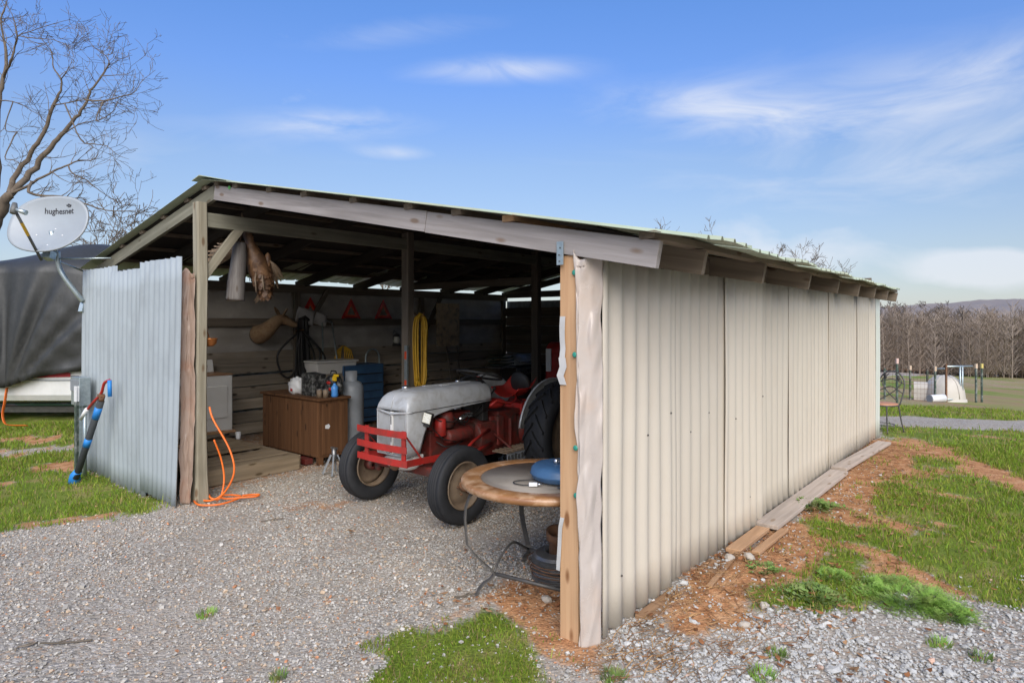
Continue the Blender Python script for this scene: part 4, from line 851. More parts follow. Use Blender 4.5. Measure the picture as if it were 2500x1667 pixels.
for s_ in (-1, 1):
    m = MB().box((1.02, s_*0.40, 0.465), (0.48, 0.20, 0.014))
    for k in range(7): m.box((0.82+k*0.065, s_*0.40, 0.476), (0.012, 0.18, 0.010))
    fb = put('footboard', m, M['rim'], tr)
    m = MB()
    for k in range(9): m.box((0.80+k*0.052, s_*0.502, 0.415), (0.034, 0.006, 0.05+0.012*(k % 3)))
    put('step_edge', MB().box((1.02, s_*0.497, 0.42), (0.48, 0.006, 0.09)), M['grey_steel'], fb); put('step_cleats', m, M['steel'], fb)
    put('footboard_hanger', MB().tube([(0.95, s_*0.18, 0.60), (0.97, s_*0.34, 0.50), (0.97, s_*0.42, 0.46)], 0.012, 8), M['old_red'], tr)
# square work lamp on the side of the nose
rot = Matrix.Rotation(math.radians(-24), 3, 'Z') @ Matrix.Rotation(math.radians(14), 3, 'X')
wl = put('work_lamp', MB().box((0, 0, 0), (0.05, 0.085, 0.10)).box((0.02, 0, -0.062), (0.05, 0.06, 0.03)), M['black'], tr, (-0.055, -0.272, 0.885), bevel=0.004)
wl.rotation_euler = (math.radians(14), 0, math.radians(24))
M['lens'] = material('frosted_lens', (0.80, 0.78, 0.66), (0.70, 0.68, 0.56), rough=0.15, scale=20)
le = put('lens', MB().box((-0.027, 0, 0.004), (0.006, 0.074, 0.086)), M['lens'], wl)
m = MB()
for a in range(4):
    for b in range(4): m.ell((-0.031, -0.026+a*0.0174, -0.026+b*0.020), (0.004, 0.0065, 0.0075), 8, 5)
put('diode_cells', m, M['white'], le)
put('lamp_bracket', MB().tube([(-0.03, -0.262, 0.82), (0.0, -0.24, 0.80), (0.0, -0.222, 0.82)], 0.008, 6), M['steel'], tr)
put('far_lamp', MB().lathe([(0, -0.035), (0.05, -0.03), (0.062, 0.0), (0.055, 0.02), (0, 0.045)], 20, Matrix.Translation((-0.06, 0.30, 0.86)) @ Matrix.Rotation(-math.pi/2, 4, 'Y')), material('amber_lens', (0.55, 0.24, 0.06), rough=0.3), tr)
put('lamp_bracket', MB().tube([(-0.05, 0.28, 0.84), (0.0, 0.235, 0.82)], 0.008, 6), M['steel'], tr)

# ---------------------------------------------------------------- round table by the near corner and what is on and under it
tb = thing('patio_table', 'round wooden table with peeling rim and curved iron legs by the corner post', 'table', (0.215, 4.165, 0.0), 0)
M['rimwood'] = material('peeling_varnished_rim', (0.34, 0.165, 0.065), (0.22, 0.10, 0.04), rough=0.4, scale=5, stretch=(1, 1, 3), c3=(0.55, 0.36, 0.22), c3_amt=0.75, c3_scale=9, coat=0.25)
M['tabletop'] = material('worn_grey_brown_top', (0.21, 0.18, 0.145), (0.15, 0.125, 0.10), rough=0.35, scale=4, c3=(0.33, 0.29, 0.24), c3_amt=0.7, c3_scale=2.2)
put('table_rim', MB().lathe([(0.42, 0.70), (0.42, 0.732), (0.435, 0.737), (0.52, 0.737), (0.545, 0.731), (0.553, 0.718), (0.551, 0.70), (0.540, 0.688), (0.51, 0.684), (0.42, 0.684)], 72), M['rimwood'], tb)
put('table_top', MB().lathe([(0, 0.731), (0.422, 0.731), (0.422, 0.705), (0, 0.705)], 64), M['tabletop'], tb)
def flatbar(path, w, t):
    m = MB(); vs = []
    for (r, z) in path: vs.append((r, z))
    P2 = []
    for i, (r, z) in enumerate(vs):
        a = vs[max(i-1, 0)]; b = vs[min(i+1, len(vs)-1)]; d = Vector((b[0]-a[0], b[1]-a[1])).normalized(); nrm = Vector((-d.y, d.x))*t/2
        P2 += [(r+nrm.x, -w/2, z+nrm.y), (r+nrm.x, w/2, z+nrm.y), (r-nrm.x, w/2, z-nrm.y), (r-nrm.x, -w/2, z-nrm.y)]
    n = len(vs); m.add(P2, [(i*4+k, i*4+(k+1) % 4, i*4+4+(k+1) % 4, i*4+4+k) for i in range(n-1) for k in range(4)]+[(3, 2, 1, 0), (n*4-4, n*4-3, n*4-2, n*4-1)]); return m
legp = [(0.45, 0.684), (0.505, 0.64), (0.53, 0.57), (0.535, 0.50), (0.53, 0.42), (0.52, 0.33), (0.46, 0.25), (0.40, 0.19), (0.36, 0.155), (0.345, 0.125), (0.37, 0.095), (0.41, 0.075), (0.445, 0.04), (0.455, 0.012), (0.47, 0.005)]
leg_me = flatbar(legp, 0.034, 0.010).mesh('leg'); leg_me.materials.append(M['iron'])
for a in (196, 106, 16, 286): put('leg', leg_me, None, tb, (0, 0, 0), (0, 0, math.radians(a)))
put('stretcher', MB().tube([(0.345*math.cos(math.radians(196)), 0.345*math.sin(math.radians(196)), 0.13), (0.345*math.cos(math.radians(286)), 0.345*math.sin(math.radians(286)), 0.12)], 0.012, 6).tube([(0.345*math.cos(math.radians(106)), 0.345*math.sin(math.radians(106)), 0.13), (0.345*math.cos(math.radians(16)), 0.345*math.sin(math.radians(16)), 0.12)], 0.012, 6), M['iron'], tb)
arcs = []
for k in range(13):
    a = math.radians(196-90*k/12); arcs.append((0.345*math.cos(a)*(1-0.28*math.sin(math.pi*k/12)), 0.345*math.sin(a)*(1-0.28*math.sin(math.pi*k/12)), 0.13+0.12*math.sin(math.pi*k/12)))
put('scroll', MB().tube(arcs, 0.009, 6), M['iron'], tb)
tk = thing('blue_tank', 'low round blue steel tank sitting on the wooden table', 'tank', (0.33, 4.06, 0.737), 0.4)
put('drum', MB().lathe([(0, 0.112), (0.13, 0.110), (0.185, 0.098), (0.205, 0.078), (0.209, 0.056), (0.213, 0.050), (0.213, 0.044), (0.209, 0.040), (0.203, 0.022), (0.175, 0.006), (0.10, 0.002), (0, 0.002)], 48), M['blue'], tk)
put('valve_cap', MB().cyl((-0.06, -0.02, 0.108), (-0.06, -0.02, 0.142), 0.018, n=12).cyl((-0.032, -0.03, 0.108), (-0.032, -0.03, 0.132), 0.010, n=8), M['chrome'], tk)
put('foot', MB().box((-0.10, -0.175, 0.003), (0.06, 0.03, 0.006)), M['steel'], tk)
cd = thing('adapter_cord', 'short black cord with a white plug on the table top', 'cord', (0.09, 3.89, 0.7375), 0)
put('cord', MB().tube([(0.10, 0.12, 0.02), (0.05, 0.13, 0.01), (0.0, 0.135, 0.005), (-0.04, 0.13, 0.004), (-0.07, 0.11, 0.004), (-0.082, 0.085, 0.004), (-0.075, 0.055, 0.004), (-0.05, 0.03, 0.004), (-0.02, 0.012, 0.004), (0.015, 0.0, 0.008)], 0.0035, 6), M['black'], cd)
put('plug', MB().box((0.04, 0.0, 0.012), (0.052, 0.026, 0.022)), M['white'], cd, bevel=0.003); put('plug_tip', MB().cyl((0.066, 0, 0.012), (0.095, 0.002, 0.012), 0.009, 0.005, 10), M['chrome'], cd)
sp_o = thing('wire_spool', 'rusty spool of fence wire standing under the table', 'spool', (0.31, 4.33, hz(0.31, 4.33)), 0)
pr = [(0.075, 0.0), (0.17, 0.0), (0.172, 0.012)]
for k in range(11): pr += [(0.158+0.004*math.sin(k*2.3), 0.016+k*0.0145), (0.172+0.006*math.sin(k*1.7), 0.023+k*0.0145)]
pr += [(0.15, 0.185), (0.11, 0.195), (0.09, 0.20), (0.075, 0.19), (0.075, 0.02)]
put('wire_coil', MB().lathe(pr, 36, smooth=False), M['steel'], sp_o)
m = MB()
for k in range(5): m.tube([((0.165+0.01*k)*math.cos(a), (0.165+0.008*k)*math.sin(a), 0.03+0.028*k+0.006*math.sin(3*a+k)) for a in [2*math.pi*i/28 for i in range(28)]], 0.0035, 5, closed=True)
put('loose_strand', m, M['rust'], sp_o)
put('core_pipe', MB().lathe([(0.055, 0.0), (0.055, 0.10), (0.075, 0.11), (0.078, 0.17), (0.060, 0.17), (0.055, 0.11)], 24, Matrix.Translation((0, 0.02, 0.18)) @ Matrix.Rotation(math.radians(18), 4, 'X')), M['rust'], sp_o)
rl = thing('bent_white_pipe', 'bent white pipe poking out behind the corner post above the table', 'pipe', (0.50, 4.70, 0.0), 0)
put('pipe', MB().tube([(-0.08, 0.02, 0.845), (-0.03, 0.02, 0.80), (0.04, 0.02, 0.775), (0.12, 0.02, 0.765)], [0.010, 0.016, 0.018, 0.018], 10), M['white'], rl)
put('stand', MB().cyl((0.12, 0.02, 0.0), (0.12, 0.02, 0.78), 0.016), M['steel'], rl)
rl = thing('steel_lever', 'thin steel lever leaning beside the tractor rear tyre', 'lever', (0.52, 4.95, 0.0), 0)
put('rod', MB().tube([(0.20, 0.05, 0.0), (0.09, 0.05, 0.80), (-0.07, 0.05, 0.99)], 0.009, 8), M['chrome'], rl)
put('knob', MB().ell((-0.075, 0.05, 0.995), (0.018, 0.018, 0.014), 12, 8), M['chrome'], rl)

# ---------------------------------------------------------------- inside the shed: left side
def S_(u, v, z): return (u, v, z)
dr = thing('clothes_dryer', 'white clothes dryer standing on planks behind the left post', 'dryer', W(0.93, 7.16, 0.165), TH)
put('cabinet', MB().box((0, 0, 0.43), (0.70, 0.62, 0.82)), M['enamel'], dr, bevel=0.012)
put('foot_rail', MB().box((0, -0.02, 0.012), (0.62, 0.55, 0.024)), M['black'], dr)
dd_ = put('door', MB().box((-0.02, -0.316, 0.47), (0.58, 0.018, 0.44)), M['enamel'], dr, bevel=0.006)
put('door_label', MB().box((-0.17, -0.327, 0.66), (0.17, 0.004, 0.05)), material('tan_sticker', (0.50, 0.36, 0.20), rough=0.6), dd_)
put('top_panel', MB().box((0, 0, 0.848), (0.71, 0.63, 0.016)), material('rust_edged_top', (0.36, 0.20, 0.10), (0.28, 0.14, 0.07), rough=0.5), dr)
cs = put('console', MB().prism([(0.20, 0.856), (0.31, 0.856), (0.31, 1.03), (0.25, 1.03)], 0.66, Matrix(((0, 0, 1, -0.33), (1, 0, 0, 0), (0, 1, 0, 0), (0, 0, 0, 1)))), M['enamel'], dr, bevel=0.008)
put('knob', MB().lathe([(0, 0.03), (0.028, 0.028), (0.034, 0.0)], 16, Matrix.Translation((0.20, 0.225, 0.94)) @ Matrix.Rotation(math.radians(70), 4, 'X')), M['black'], cs)
pf = thing('wooden_platform', 'low wooden deck platform with a dark gap inside the left post', 'platform', W(0.52, 5.86, 0.0), TH)
put('front_board', MB().box((-0.01, -0.94, 0.075), (1.24, 0.04, 0.165)), M['deck'], pf, bevel=0.004)
put('side_board', MB().box((0.615, 0.02, 0.075), (0.04, 1.92, 0.165)), M['deck'], pf, bevel=0.004)
for k in range(9):
    if k in (3,): continue
    ln = 1.20
    board('deck_plank', (-0.62, -0.84+k*0.215, 0.148+0.003*(k % 3)), (0.59, -0.84+k*0.215, 0.148+0.003*(k % 2)), 0.198, 0.028, M['deck'], pf, roll=math.pi/2)
for x in (-0.5, 0.0, 0.45): put('joist', MB().box((x, 0.02, 0.062), (0.04, 1.8, 0.135)), M['inner'], pf)
for i, (u, v, ln, a, mt) in enumerate(((0.55, 6.55, 0.75, 0.5, 'splinter'), (0.75, 6.62, 0.6, 0.15, 'slab'), (1.0, 6.70, 0.45, -0.2, 'rust'))):
    o = board('scrap_board', (-ln/2, 0, 0), (ln/2, 0, 0), 0.10, 0.03, M[mt] if mt != 'rust' else M['splinter'], None, roll=math.pi/2)
    o.location = W(u, v, 0.183+0.031*(i == 1)); o.rotation_euler = (math.pi/2*0, 0, TH+a); o.matrix_basis = Matrix.Translation(W(u, v, 0.183+0.031*i)) @ Matrix.Rotation(TH+a, 4, 'Z') @ Matrix.Rotation(math.pi/2, 4, 'X') @ Matrix.Translation((-ln/2, 0, 0))
    tag(o, ['reddish scrap board lying across the platform before the dryer', 'brown scrap board on top of the reddish one by the dryer', 'short scrap board on the platform near the dresser'][i], 'board', 'scrap boards on the platform')
# dresser and what stands on it
ds = thing('dresser', 'dark stained wooden dresser with scuffed end panel', 'dresser', W(1.58, 5.52, 0.0), TH)
M['walnut'] = wood('stained_walnut', (0.17, 0.080, 0.035), (0.10, 0.045, 0.020), knot=(0.04, 0.02, 0.01), perobj=0.12, axis=2, sc=0.8)
put('carcass', MB().box((0, 0, 0.43), (0.42, 1.32, 0.70)), M['walnut'], ds, bevel=0.005)
put('top', MB().box((0, 0, 0.795), (0.48, 1.38, 0.03)), M['walnut'], ds, bevel=0.006)
for k in range(7): put('panel', MB().box((-0.213, -0.56+k*0.187, 0.43), (0.012, 0.178, 0.68)), M['walnut'], ds, bevel=0.003)
put('end_panel', MB().box((0.0, -0.664, 0.43), (0.34, 0.010, 0.62)), M['walnut'], ds, bevel=0.003)
for x in (-0.18, 0.18):
    for y in (-0.63, 0.63): put('leg', MB().box((x, y, 0.04), (0.06, 0.06, 0.09)), M['walnut'], ds)
put('sticker', MB().prism([(-0.03, -0.02), (0.02, -0.03), (0.04, 0.0), (0.02, 0.03), (-0.03, 0.02)], 0.002, Matrix(((1, 0, 0, -0.10), (0, 0, -1, -0.670), (0, 1, 0, 0.46), (0, 0, 0, 1)))), M['white'], ds)
def on_dresser(name, label, cat, u, v): return thing(name, label, cat, W(u, v, 0.8105), TH)
bg_ = on_dresser('plastic_bag', 'crumpled white plastic bag with red print on the dresser', 'bag', 1.52, 5.60)
put('film', MB().ell((0, 0, 0.095), (0.10, 0.14, 0.115), 22, 14, f=lambda d: 1+0.10*math.sin(d.x*9+d.z*7)+0.08*math.sin(d.y*13-d.z*5)-0.12*max(0, d.y)), M['white'], bg_)
put('print', MB().prism([(-0.03, -0.015), (0.03, -0.02), (0.035, 0.01), (-0.02, 0.02)], 0.002, Matrix(((0, 0, -1, -0.101), (-1, 0, 0, -0.03), (0, 1, 0, 0.06), (0, 0, 0, 1)))), M['red_paint'], bg_)
b1 = on_dresser('black_box', 'black cardboard box speckled with white print on the dresser', 'box', 1.56, 5.27)
M['speckle'] = material('black_speckled_print', (0.012, 0.012, 0.012), (0.012, 0.012, 0.012), rough=0.5, scale=3, c3=(0.35, 0.35, 0.33), c3_amt=0.5, c3_scale=22)
put('carton', MB().box((0, 0, 0.135), (0.20, 0.25, 0.27)), M['speckle'], b1, bevel=0.004); put('flap', MB().box((0.0, 0.0, 0.275), (0.19, 0.22, 0.006), Matrix.Rotation(0.08, 3, 'X')), M['speckle'], b1)
b2 = on_dresser('black_bag', 'black quilted bag with a red clasp behind the spray bottle', 'bag', 1.70, 5.03)
put('pouch', MB().ell((0, 0, 0.135), (0.10, 0.15, 0.145), 20, 12, f=lambda d: 1+0.05*math.sin(d.y*11)-0.06*abs(d.x)), M['speckle'], b2); put('clasp', MB().ell((-0.095, -0.02, 0.17), (0.015, 0.045, 0.022), 12, 8).ell((-0.095, -0.05, 0.09), (0.012, 0.03, 0.02), 12, 8), M['red_paint'], b2)
put('handle', MB().tube([(0, 0.08, 0.25), (0, 0.06, 0.31), (0, -0.04, 0.31), (0, -0.07, 0.25)], 0.008, 6), M['black'], b2)
for i, (u, v, lab) in enumerate(((1.46, 4.99, 'rusty can on the dresser in front of the black box'), (1.50, 4.915, 'rusty can on the dresser next to the spray bottle'))):
    c = on_dresser('tin_can', lab, 'can', u, v); c['group'] = 'rusty cans on the dresser'
    put('can_body', MB().lathe([(0.028, 0.10), (0.034, 0.10), (0.034, 0.0), (0, 0)], 20), M['rim'], c); put('can_rim', MB().tube([(0.034*math.cos(a), 0.034*math.sin(a), 0.10) for a in [k*math.pi/8 for k in range(16)]], 0.003, 5, closed=True), M['steel'], c)
sb = on_dresser('spray_bottle', 'blue spray bottle with yellow trigger on the dresser corner', 'bottle', 1.62, 4.90)
put('bottle', MB().lathe([(0, 0.175), (0.014, 0.175), (0.016, 0.16), (0.026, 0.145), (0.042, 0.125), (0.045, 0.10), (0.041, 0.06), (0.045, 0.02), (0.040, 0.0), (0, 0)], 24), material('blue_liquid_bottle', (0.10, 0.32, 0.72), (0.05, 0.22, 0.62), rough=0.25, scale=6), sb)
put('collar', MB().cyl((0, 0, 0.172), (0, 0, 0.20), 0.018, n=14), M['black'], sb); put('trigger', MB().box((0, -0.005, 0.225), (0.022, 0.045, 0.055)).box((0, -0.03, 0.268), (0.024, 0.085, 0.030)).tube([(0, 0.03, 0.255), (0, 0.045, 0.225), (0, 0.035, 0.20)], 0.007, 6), material('yellow_trigger', (0.80, 0.50, 0.02), rough=0.4), sb, bevel=0.004)
pt_ = thing('propane_cylinder', 'tall grey propane cylinder standing behind the dresser end', 'gas cylinder', W(2.0, 5.07, 0.0), TH)
put('body', MB().lathe([(0, 0.99), (0.06, 0.985), (0.12, 0.955), (0.15, 0.90), (0.155, 0.84), (0.155, 0.08), (0.14, 0.03), (0.13, 0.0), (0.12, 0.0)], 32), M['grey_steel'], pt_)
put('collar', MB().lathe([(0.085, 0.965), (0.085, 1.10), (0.079, 1.10), (0.079, 0.965)], 24, arc=math.radians(285)), M['grey_steel'], pt_); put('valve', MB().cyl((0, 0, 0.98), (0, 0, 1.06), 0.022).cyl((0, 0, 1.05), (0.05, 0, 1.05), 0.014), M['chrome'], pt_)
tc_ = thing('blue_tool_chest', 'tall blue steel tool chest against the left wall', 'tool chest', W(3.62, 7.18, 0.0), TH)
put('shell', MB().box((0, 0, 0.53), (0.84, 0.46, 0.98)), M['blue'], tc_, bevel=0.008)
put('drawer_gap_shade', MB().box((0, -0.2305, 0.56), (0.80, 0.004, 0.90)), M['black'], tc_)  # black panel paints in the shade of the gaps between drawers
for k, (z, h_) in enumerate(((0.94, 0.14), (0.78, 0.14), (0.63, 0.12), (0.50, 0.12), (0.36, 0.14), (0.20, 0.14))):
    d_ = put('drawer', MB().box((0, -0.235, z), (0.78, 0.02, h_)), M['blue'], tc_, bevel=0.004); put('pull', MB().box((0, -0.250, z+h_*0.42), (0.74, 0.014, 0.016)), M['blue'], d_)
for x in (-0.34, 0.34): put('caster', MB().cyl((x-0.02, 0, 0.03), (x+0.02, 0, 0.03), 0.03), M['black'], tc_)
tb2 = thing('white_tub', 'long off-white tub lying between tool chest and wall', 'tub', W(3.10, 7.16, 0.90), TH)
put('tub_body', MB().box((0, 0, 0.09), (0.72, 0.36, 0.19), taper=1.08), M['enamel'], tb2, bevel=0.02); put('tub_rim', MB().box((0, 0, 0.20), (0.82, 0.44, 0.03)), M['enamel'], tb2, bevel=0.01)
cr = thing('storage_crate', 'brown wooden crate under the white tub by the wall', 'crate', W(3.02, 7.16, 0.0), TH)
for k in range(4): put('slat', MB().box((0, -0.20, 0.10+k*0.22), (0.66, 0.018, 0.19)), M['slab'], cr)
put('crate_box', MB().box((0, 0.01, 0.45), (0.64, 0.40, 0.90)), M['slab'], cr)
cn = thing('bent_conduit', 'grey conduit bent into a hoop above the tool chest', 'pipe', W(4.10, 7.34, 0.0), TH)
put('conduit', MB().tube([(-0.15, 0, 0.0), (-0.15, 0, 1.0)]+[(-0.15*math.cos(a), 0, 1.10+0.16*math.sin(a)) for a in [k*math.pi/10 for k in range(11)]]+[(0.15, 0, 1.0), (0.15, 0, 0.0)], 0.016, 10), M['galv'], cn)
wk = thing('crutches', 'pair of grey aluminium crutches leaning on the left wall', 'crutches', W(3.22, 7.36, 0.0), TH)
for x0, x1 in ((-0.20, -0.11), (0.22, 0.08)): put('shaft', MB().tube([(x0, -0.15, 0.0), (x1, 0.06, 1.74)], 0.014, 8), M['galv'], wk)
put('crossbar', MB().tube([(-0.11, 0.06, 1.74), (-0.02, 0.06, 1.77), (0.08, 0.06, 1.74)], 0.018, 8), M['steel'], wk)
yc = thing('yellow_cord_bundle', 'small bundle of yellow cord hung on the left wall', 'cord', W(3.52, 7.42, 1.33), TH)
m = MB()
for k in range(5):
    w_ = 0.05+0.035*k; m.tube([(-w_, -0.01*k, -0.22), (-w_*0.75, -0.01*k, -0.08), (-0.02, -0.02, 0.0), (0.02, -0.02, 0.0), (w_*0.75, -0.01*k, -0.08), (w_, -0.01*k, -0.22), (w_*0.5, -0.01*k, -0.30), (-w_*0.5, -0.01*k, -0.30)], 0.011, 6, closed=True)
put('loops', m, M['yellow'], yc); put('peg', MB().cyl((0, -0.05, 0.0), (0, 0.13, 0.0), 0.008), M['rust'], yc)
lt = thing('oil_lantern', 'small glass lantern hanging on the left wall', 'lantern', W(4.72, 7.42, 1.30), TH)
put('base', MB().lathe([(0, 0.05), (0.06, 0.05), (0.075, 0.02), (0.075, 0.0), (0, 0)], 20), M['iron'], lt); put('globe', MB().lathe([(0.045, 0.05), (0.065, 0.09), (0.06, 0.14), (0.04, 0.17)], 20), M['lens'], lt); put('chimney_cap', MB().lathe([(0.045, 0.17), (0.06, 0.18), (0.05, 0.21), (0, 0.23)], 20), M['iron'], lt)
put('bail', MB().tube([(-0.07, 0, 0.1), (-0.08, 0, 0.2), (0, 0.08, 0.29), (0.08, 0, 0.2), (0.07, 0, 0.1)], 0.005, 6), M['iron'], lt)
# three warning triangles on the girt
def triangle(u, lab):
    o = thing('warning_triangle', lab, 'warning triangle', W(u, 7.515, 1.806), TH, 'red warning triangles on the left wall'); 
    h = 0.36; b = 0.205; m = MB()
    out = [Vector((-b, 0, 0)), Vector((b, 0, 0)), Vector((0, 0, h))]; c_ = (out[0]+out[1]+out[2])/3
    def band(k0, k1, y0, y1):
        mm = MB(); A = [c_+(p-c_)*k0 for p in out]; B = [c_+(p-c_)*k1 for p in out]; vs = [Vector((p.x, y, p.z)) for y in (y0, y1) for q in (A, B) for p in q]
        fs = []
        for i in range(3):
            j = (i+1) % 3; fs += [(i, j, 3+j, 3+i), (6+i, 9+i, 9+j, 6+j), (i, 6+i, 6+j, j), (3+i, 3+j, 9+j, 9+i)]
        return mm.add(vs, fs)
    M.setdefault('reflector', material('red_reflector', (0.55, 0.03, 0.025), (0.45, 0.025, 0.02), rough=0.25, scale=60)); M.setdefault('reflector_o', material('orange_reflector', (0.72, 0.09, 0.03), rough=0.4))
    put('outer_band', band(1.0, 0.66, -0.012, 0.0), M['reflector'], o); put('inner_band', band(0.655, 0.45, -0.010, 0.0), M['reflector_o'], o)
    put('foot', MB().box((0, -0.02, 0.006), (0.30, 0.05, 0.012)), M['black'], o)
triangle(2.94, 'red warning triangle half hidden behind papers on the wall post'); triangle(3.76, 'red warning triangle in the middle of three on the left wall'); triangle(4.48, 'red warning triangle nearest the yellow hose, on the left wall')
def sheet_paper(name, lab, u, z, w, h, a):
    o = put(name, MB().grid(lambda p, q: ((p-0.5)*w, 0.02*math.sin(p*4+q*3), (q-0.5)*h), 8, 8), M['white'], None, solid=0.002); o.location = W(u, 7.43, z); o.rotation_euler = (0, a, TH); return tag(o, lab, 'paper')
M['paper'] = material('faded_paper', (0.42, 0.40, 0.38), (0.34, 0.32, 0.30), rough=0.8, scale=8)
for o, in ((sheet_paper('paper_sheet', 'larger curled white paper tacked on the left wall post', 2.80, 1.845, 0.32, 0.25, 0.25),), (sheet_paper('paper_sheet', 'smaller tilted white paper right of the wall post brace', 3.09, 1.79, 0.22, 0.20, 0.30),)):
    o.data.materials.clear(); o.data.materials.append(M['paper'])
# deer head on the left wall
def catmull(pts, n=6):
    out = []; P = [Vector(p) for p in pts]
    for i in range(len(P)-1):
        p0, p1, p2, p3 = P[max(i-1, 0)], P[i], P[i+1], P[min(i+2, len(P)-1)]
        for k in range(n):
            t_ = k/n; out.append(0.5*((2*p1)+(p2-p0)*t_+(2*p0-5*p1+4*p2-p3)*t_*t_+(3*p1-p0-3*p2+p3)*t_**3))
    out.append(P[-1]); return out
def catm_r(r, n=6): return [float(np.interp(i/n, range(len(r)), r)) for i in range((len(r)-1)*n+1)]
de = thing('deer_mount', 'mounted doe head looking right on the left wall', 'deer mount', W(2.02, 7.52, 1.55), TH)
M['fur'] = material('brown_deer_fur', (0.30, 0.19, 0.10), (0.22, 0.13, 0.07), rough=0.9, scale=22, c3=(0.38, 0.28, 0.17), c3_amt=0.6, c3_scale=6, bump=0.4)
dp = [(0.0, 0.0, 0.0), (0.02, -0.08, 0.02), (0.06, -0.18, 0.08), (0.13, -0.25, 0.17), (0.21, -0.29, 0.25), (0.29, -0.31, 0.275), (0.38, -0.33, 0.235), (0.46, -0.345, 0.19), (0.52, -0.355, 0.165), (0.545, -0.36, 0.155)]
put('head_and_neck', MB().tube(catmull(dp), catm_r([0.17, 0.165, 0.145, 0.120, 0.098, 0.088, 0.072, 0.056, 0.046, 0.026]), 18), M['fur'], de)
def ear(x, y, z, dx, dy, dz):
    m = MB(); n = 9; L_ = Vector((dx, dy, dz)); sd_ = L_.cross(Vector((0.5, -0.8, 0.2))).normalized()
    m.grid(lambda a, b: Vector((x, y, z))+L_*b+sd_*((a-0.5)*2*0.065*math.sin(math.pi*min(1, b*0.85+0.15))**0.7)+Vector((0.02, -0.02, 0))*((2*a-1)**2), 8, 8); return m
put('ear', ear(0.24, -0.26, 0.32, -0.06, 0.05, 0.17), M['fur'], de, solid=0.006); put('ear', ear(0.25, -0.35, 0.32, 0.02, -0.12, 0.14), M['fur'], de, solid=0.006)
put('eye', MB().ell((0.335, -0.372, 0.285), (0.016, 0.012, 0.014), 12, 8), M['black'], de); put('eye', MB().ell((0.33, -0.262, 0.29), (0.016, 0.012, 0.014), 12, 8), M['black'], de)
put('nose', MB().ell((0.548, -0.362, 0.165), (0.016, 0.022, 0.016), 12, 8), M['black'], de)
de.scale = (0.88, 0.88, 0.88)
put('plaque', MB().lathe([(0, 0.0), (0.15, 0.0), (0.16, 0.012), (0.15, 0.02), (0, 0.02)], 24, Matrix.Translation((0, 0.022, 0)) @ Matrix.Rotation(math.pi/2, 4, 'X')), M['inner'], de)
# turkey and log hanging from the ridge beam
lg = thing('hanging_log', 'weathered grey log hung from the ridge beam beside the turkey', 'log', W(0.16, 4.50, 1.97), TH)
put('log_trunk', MB().tube(catmull([(-0.02, 0.0, 0.0), (-0.005, 0.0, 0.2), (0.02, 0.0, 0.42), (0.03, 0.0, 0.60)]), catm_r([0.092, 0.086, 0.076, 0.062]), 18), wood('barkless_grey_log', (0.26, 0.24, 0.22), (0.11, 0.095, 0.085), knot=(0.08, 0.05, 0.03), axis=2, sc=0.9), lg)
put('cut_end', MB().lathe([(0, -0.003), (0.075, -0.002), (0.090, 0.002)], 20, Matrix.Translation((-0.02, 0, -0.001))), M['deck'], lg)
put('wire', MB().tube([(0.03, 0, 0.58), (0.03, -0.04, 0.72)], 0.005, 6), M['rust'], lg)
tu = thing('turkey_mount', 'stuffed wild turkey with spread wings hanging from the ridge beam', 'turkey mount', W(0.34, 4.52, 2.32), TH)
M['feather'] = material('bronze_feathers', (0.13, 0.065, 0.030), (0.07, 0.035, 0.018), rough=0.55, scale=16, c3=(0.28, 0.15, 0.07), c3_amt=0.7, c3_scale=9, bump=0.5)
M['wingf'] = material('barred_wing_feathers', (0.30, 0.21, 0.13), (0.16, 0.10, 0.06), rough=0.7, scale=9, stretch=(1, 1, 6), c3=(0.38, 0.30, 0.21), c3_amt=0.6, c3_scale=10)
put('body', MB().tube(catmull([(-0.09, 0.0, 0.50), (-0.085, 0.0, 0.46), (-0.06, 0, 0.40), (-0.04, 0, 0.30), (-0.01, 0, 0.20), (0.04, 0, 0.08), (0.09, 0, -0.05), (0.13, 0, -0.18), (0.15, 0, -0.28)]), catm_r([0.012, 0.030, 0.026, 0.040, 0.062, 0.105, 0.115, 0.085, 0.045]), 16), M['feather'], tu)
put('beak', MB().tube([(-0.095, 0, 0.50), (-0.115, 0, 0.54), (-0.12, 0, 0.57)], [0.014, 0.010, 0.003], 8), M['rim'], tu)
put('head_skin', MB().ell((-0.088, 0, 0.485), (0.030, 0.026, 0.032), 14, 10), material('blue_grey_skin', (0.16, 0.15, 0.18), (0.25, 0.07, 0.06), rough=0.6, scale=30), tu)
def feather(L_, w_, bend=0.10):
    m = MB(); m.grid(lambda a, b: (L_*b, (a-0.5)*w_*(0.35+0.65*math.sin(math.pi*min(0.94, b*0.9+0.06))), bend*L_*b*b+0.004*abs(2*a-1)), 3, 8); return m
FE = feather(1.0, 0.16).mesh('feather'); FE.materials.append(M['wingf'])
def fan(name, base, n, a0, a1, l0, l1, tilt, mat=None):
    w_ = put(name, MB().ell(base, (0.035, 0.035, 0.09)), M['feather'], tu)
    for k in range(n):
        q = k/(n-1); a = math.radians(a0+(a1-a0)*q); l = l0+(l1-l0)*q
        d = Vector((math.cos(a), -tilt+0.015*k, math.sin(a))).normalized(); y = Vector((0, 1, 0)); z = d.cross(y).normalized(); y = z.cross(d)
        o = put('feather', FE, None, w_); R3 = Matrix((d, z, y)).transposed().to_4x4()
        o.matrix_basis = Matrix.Translation(Vector(base)+Vector((0, 0.01*k-0.04, 0))) @ R3 @ Matrix.Diagonal((l*(0.9+0.2*((k*7) % 5)/4), 0.20*(0.8+0.3*q), 0.9, 1))
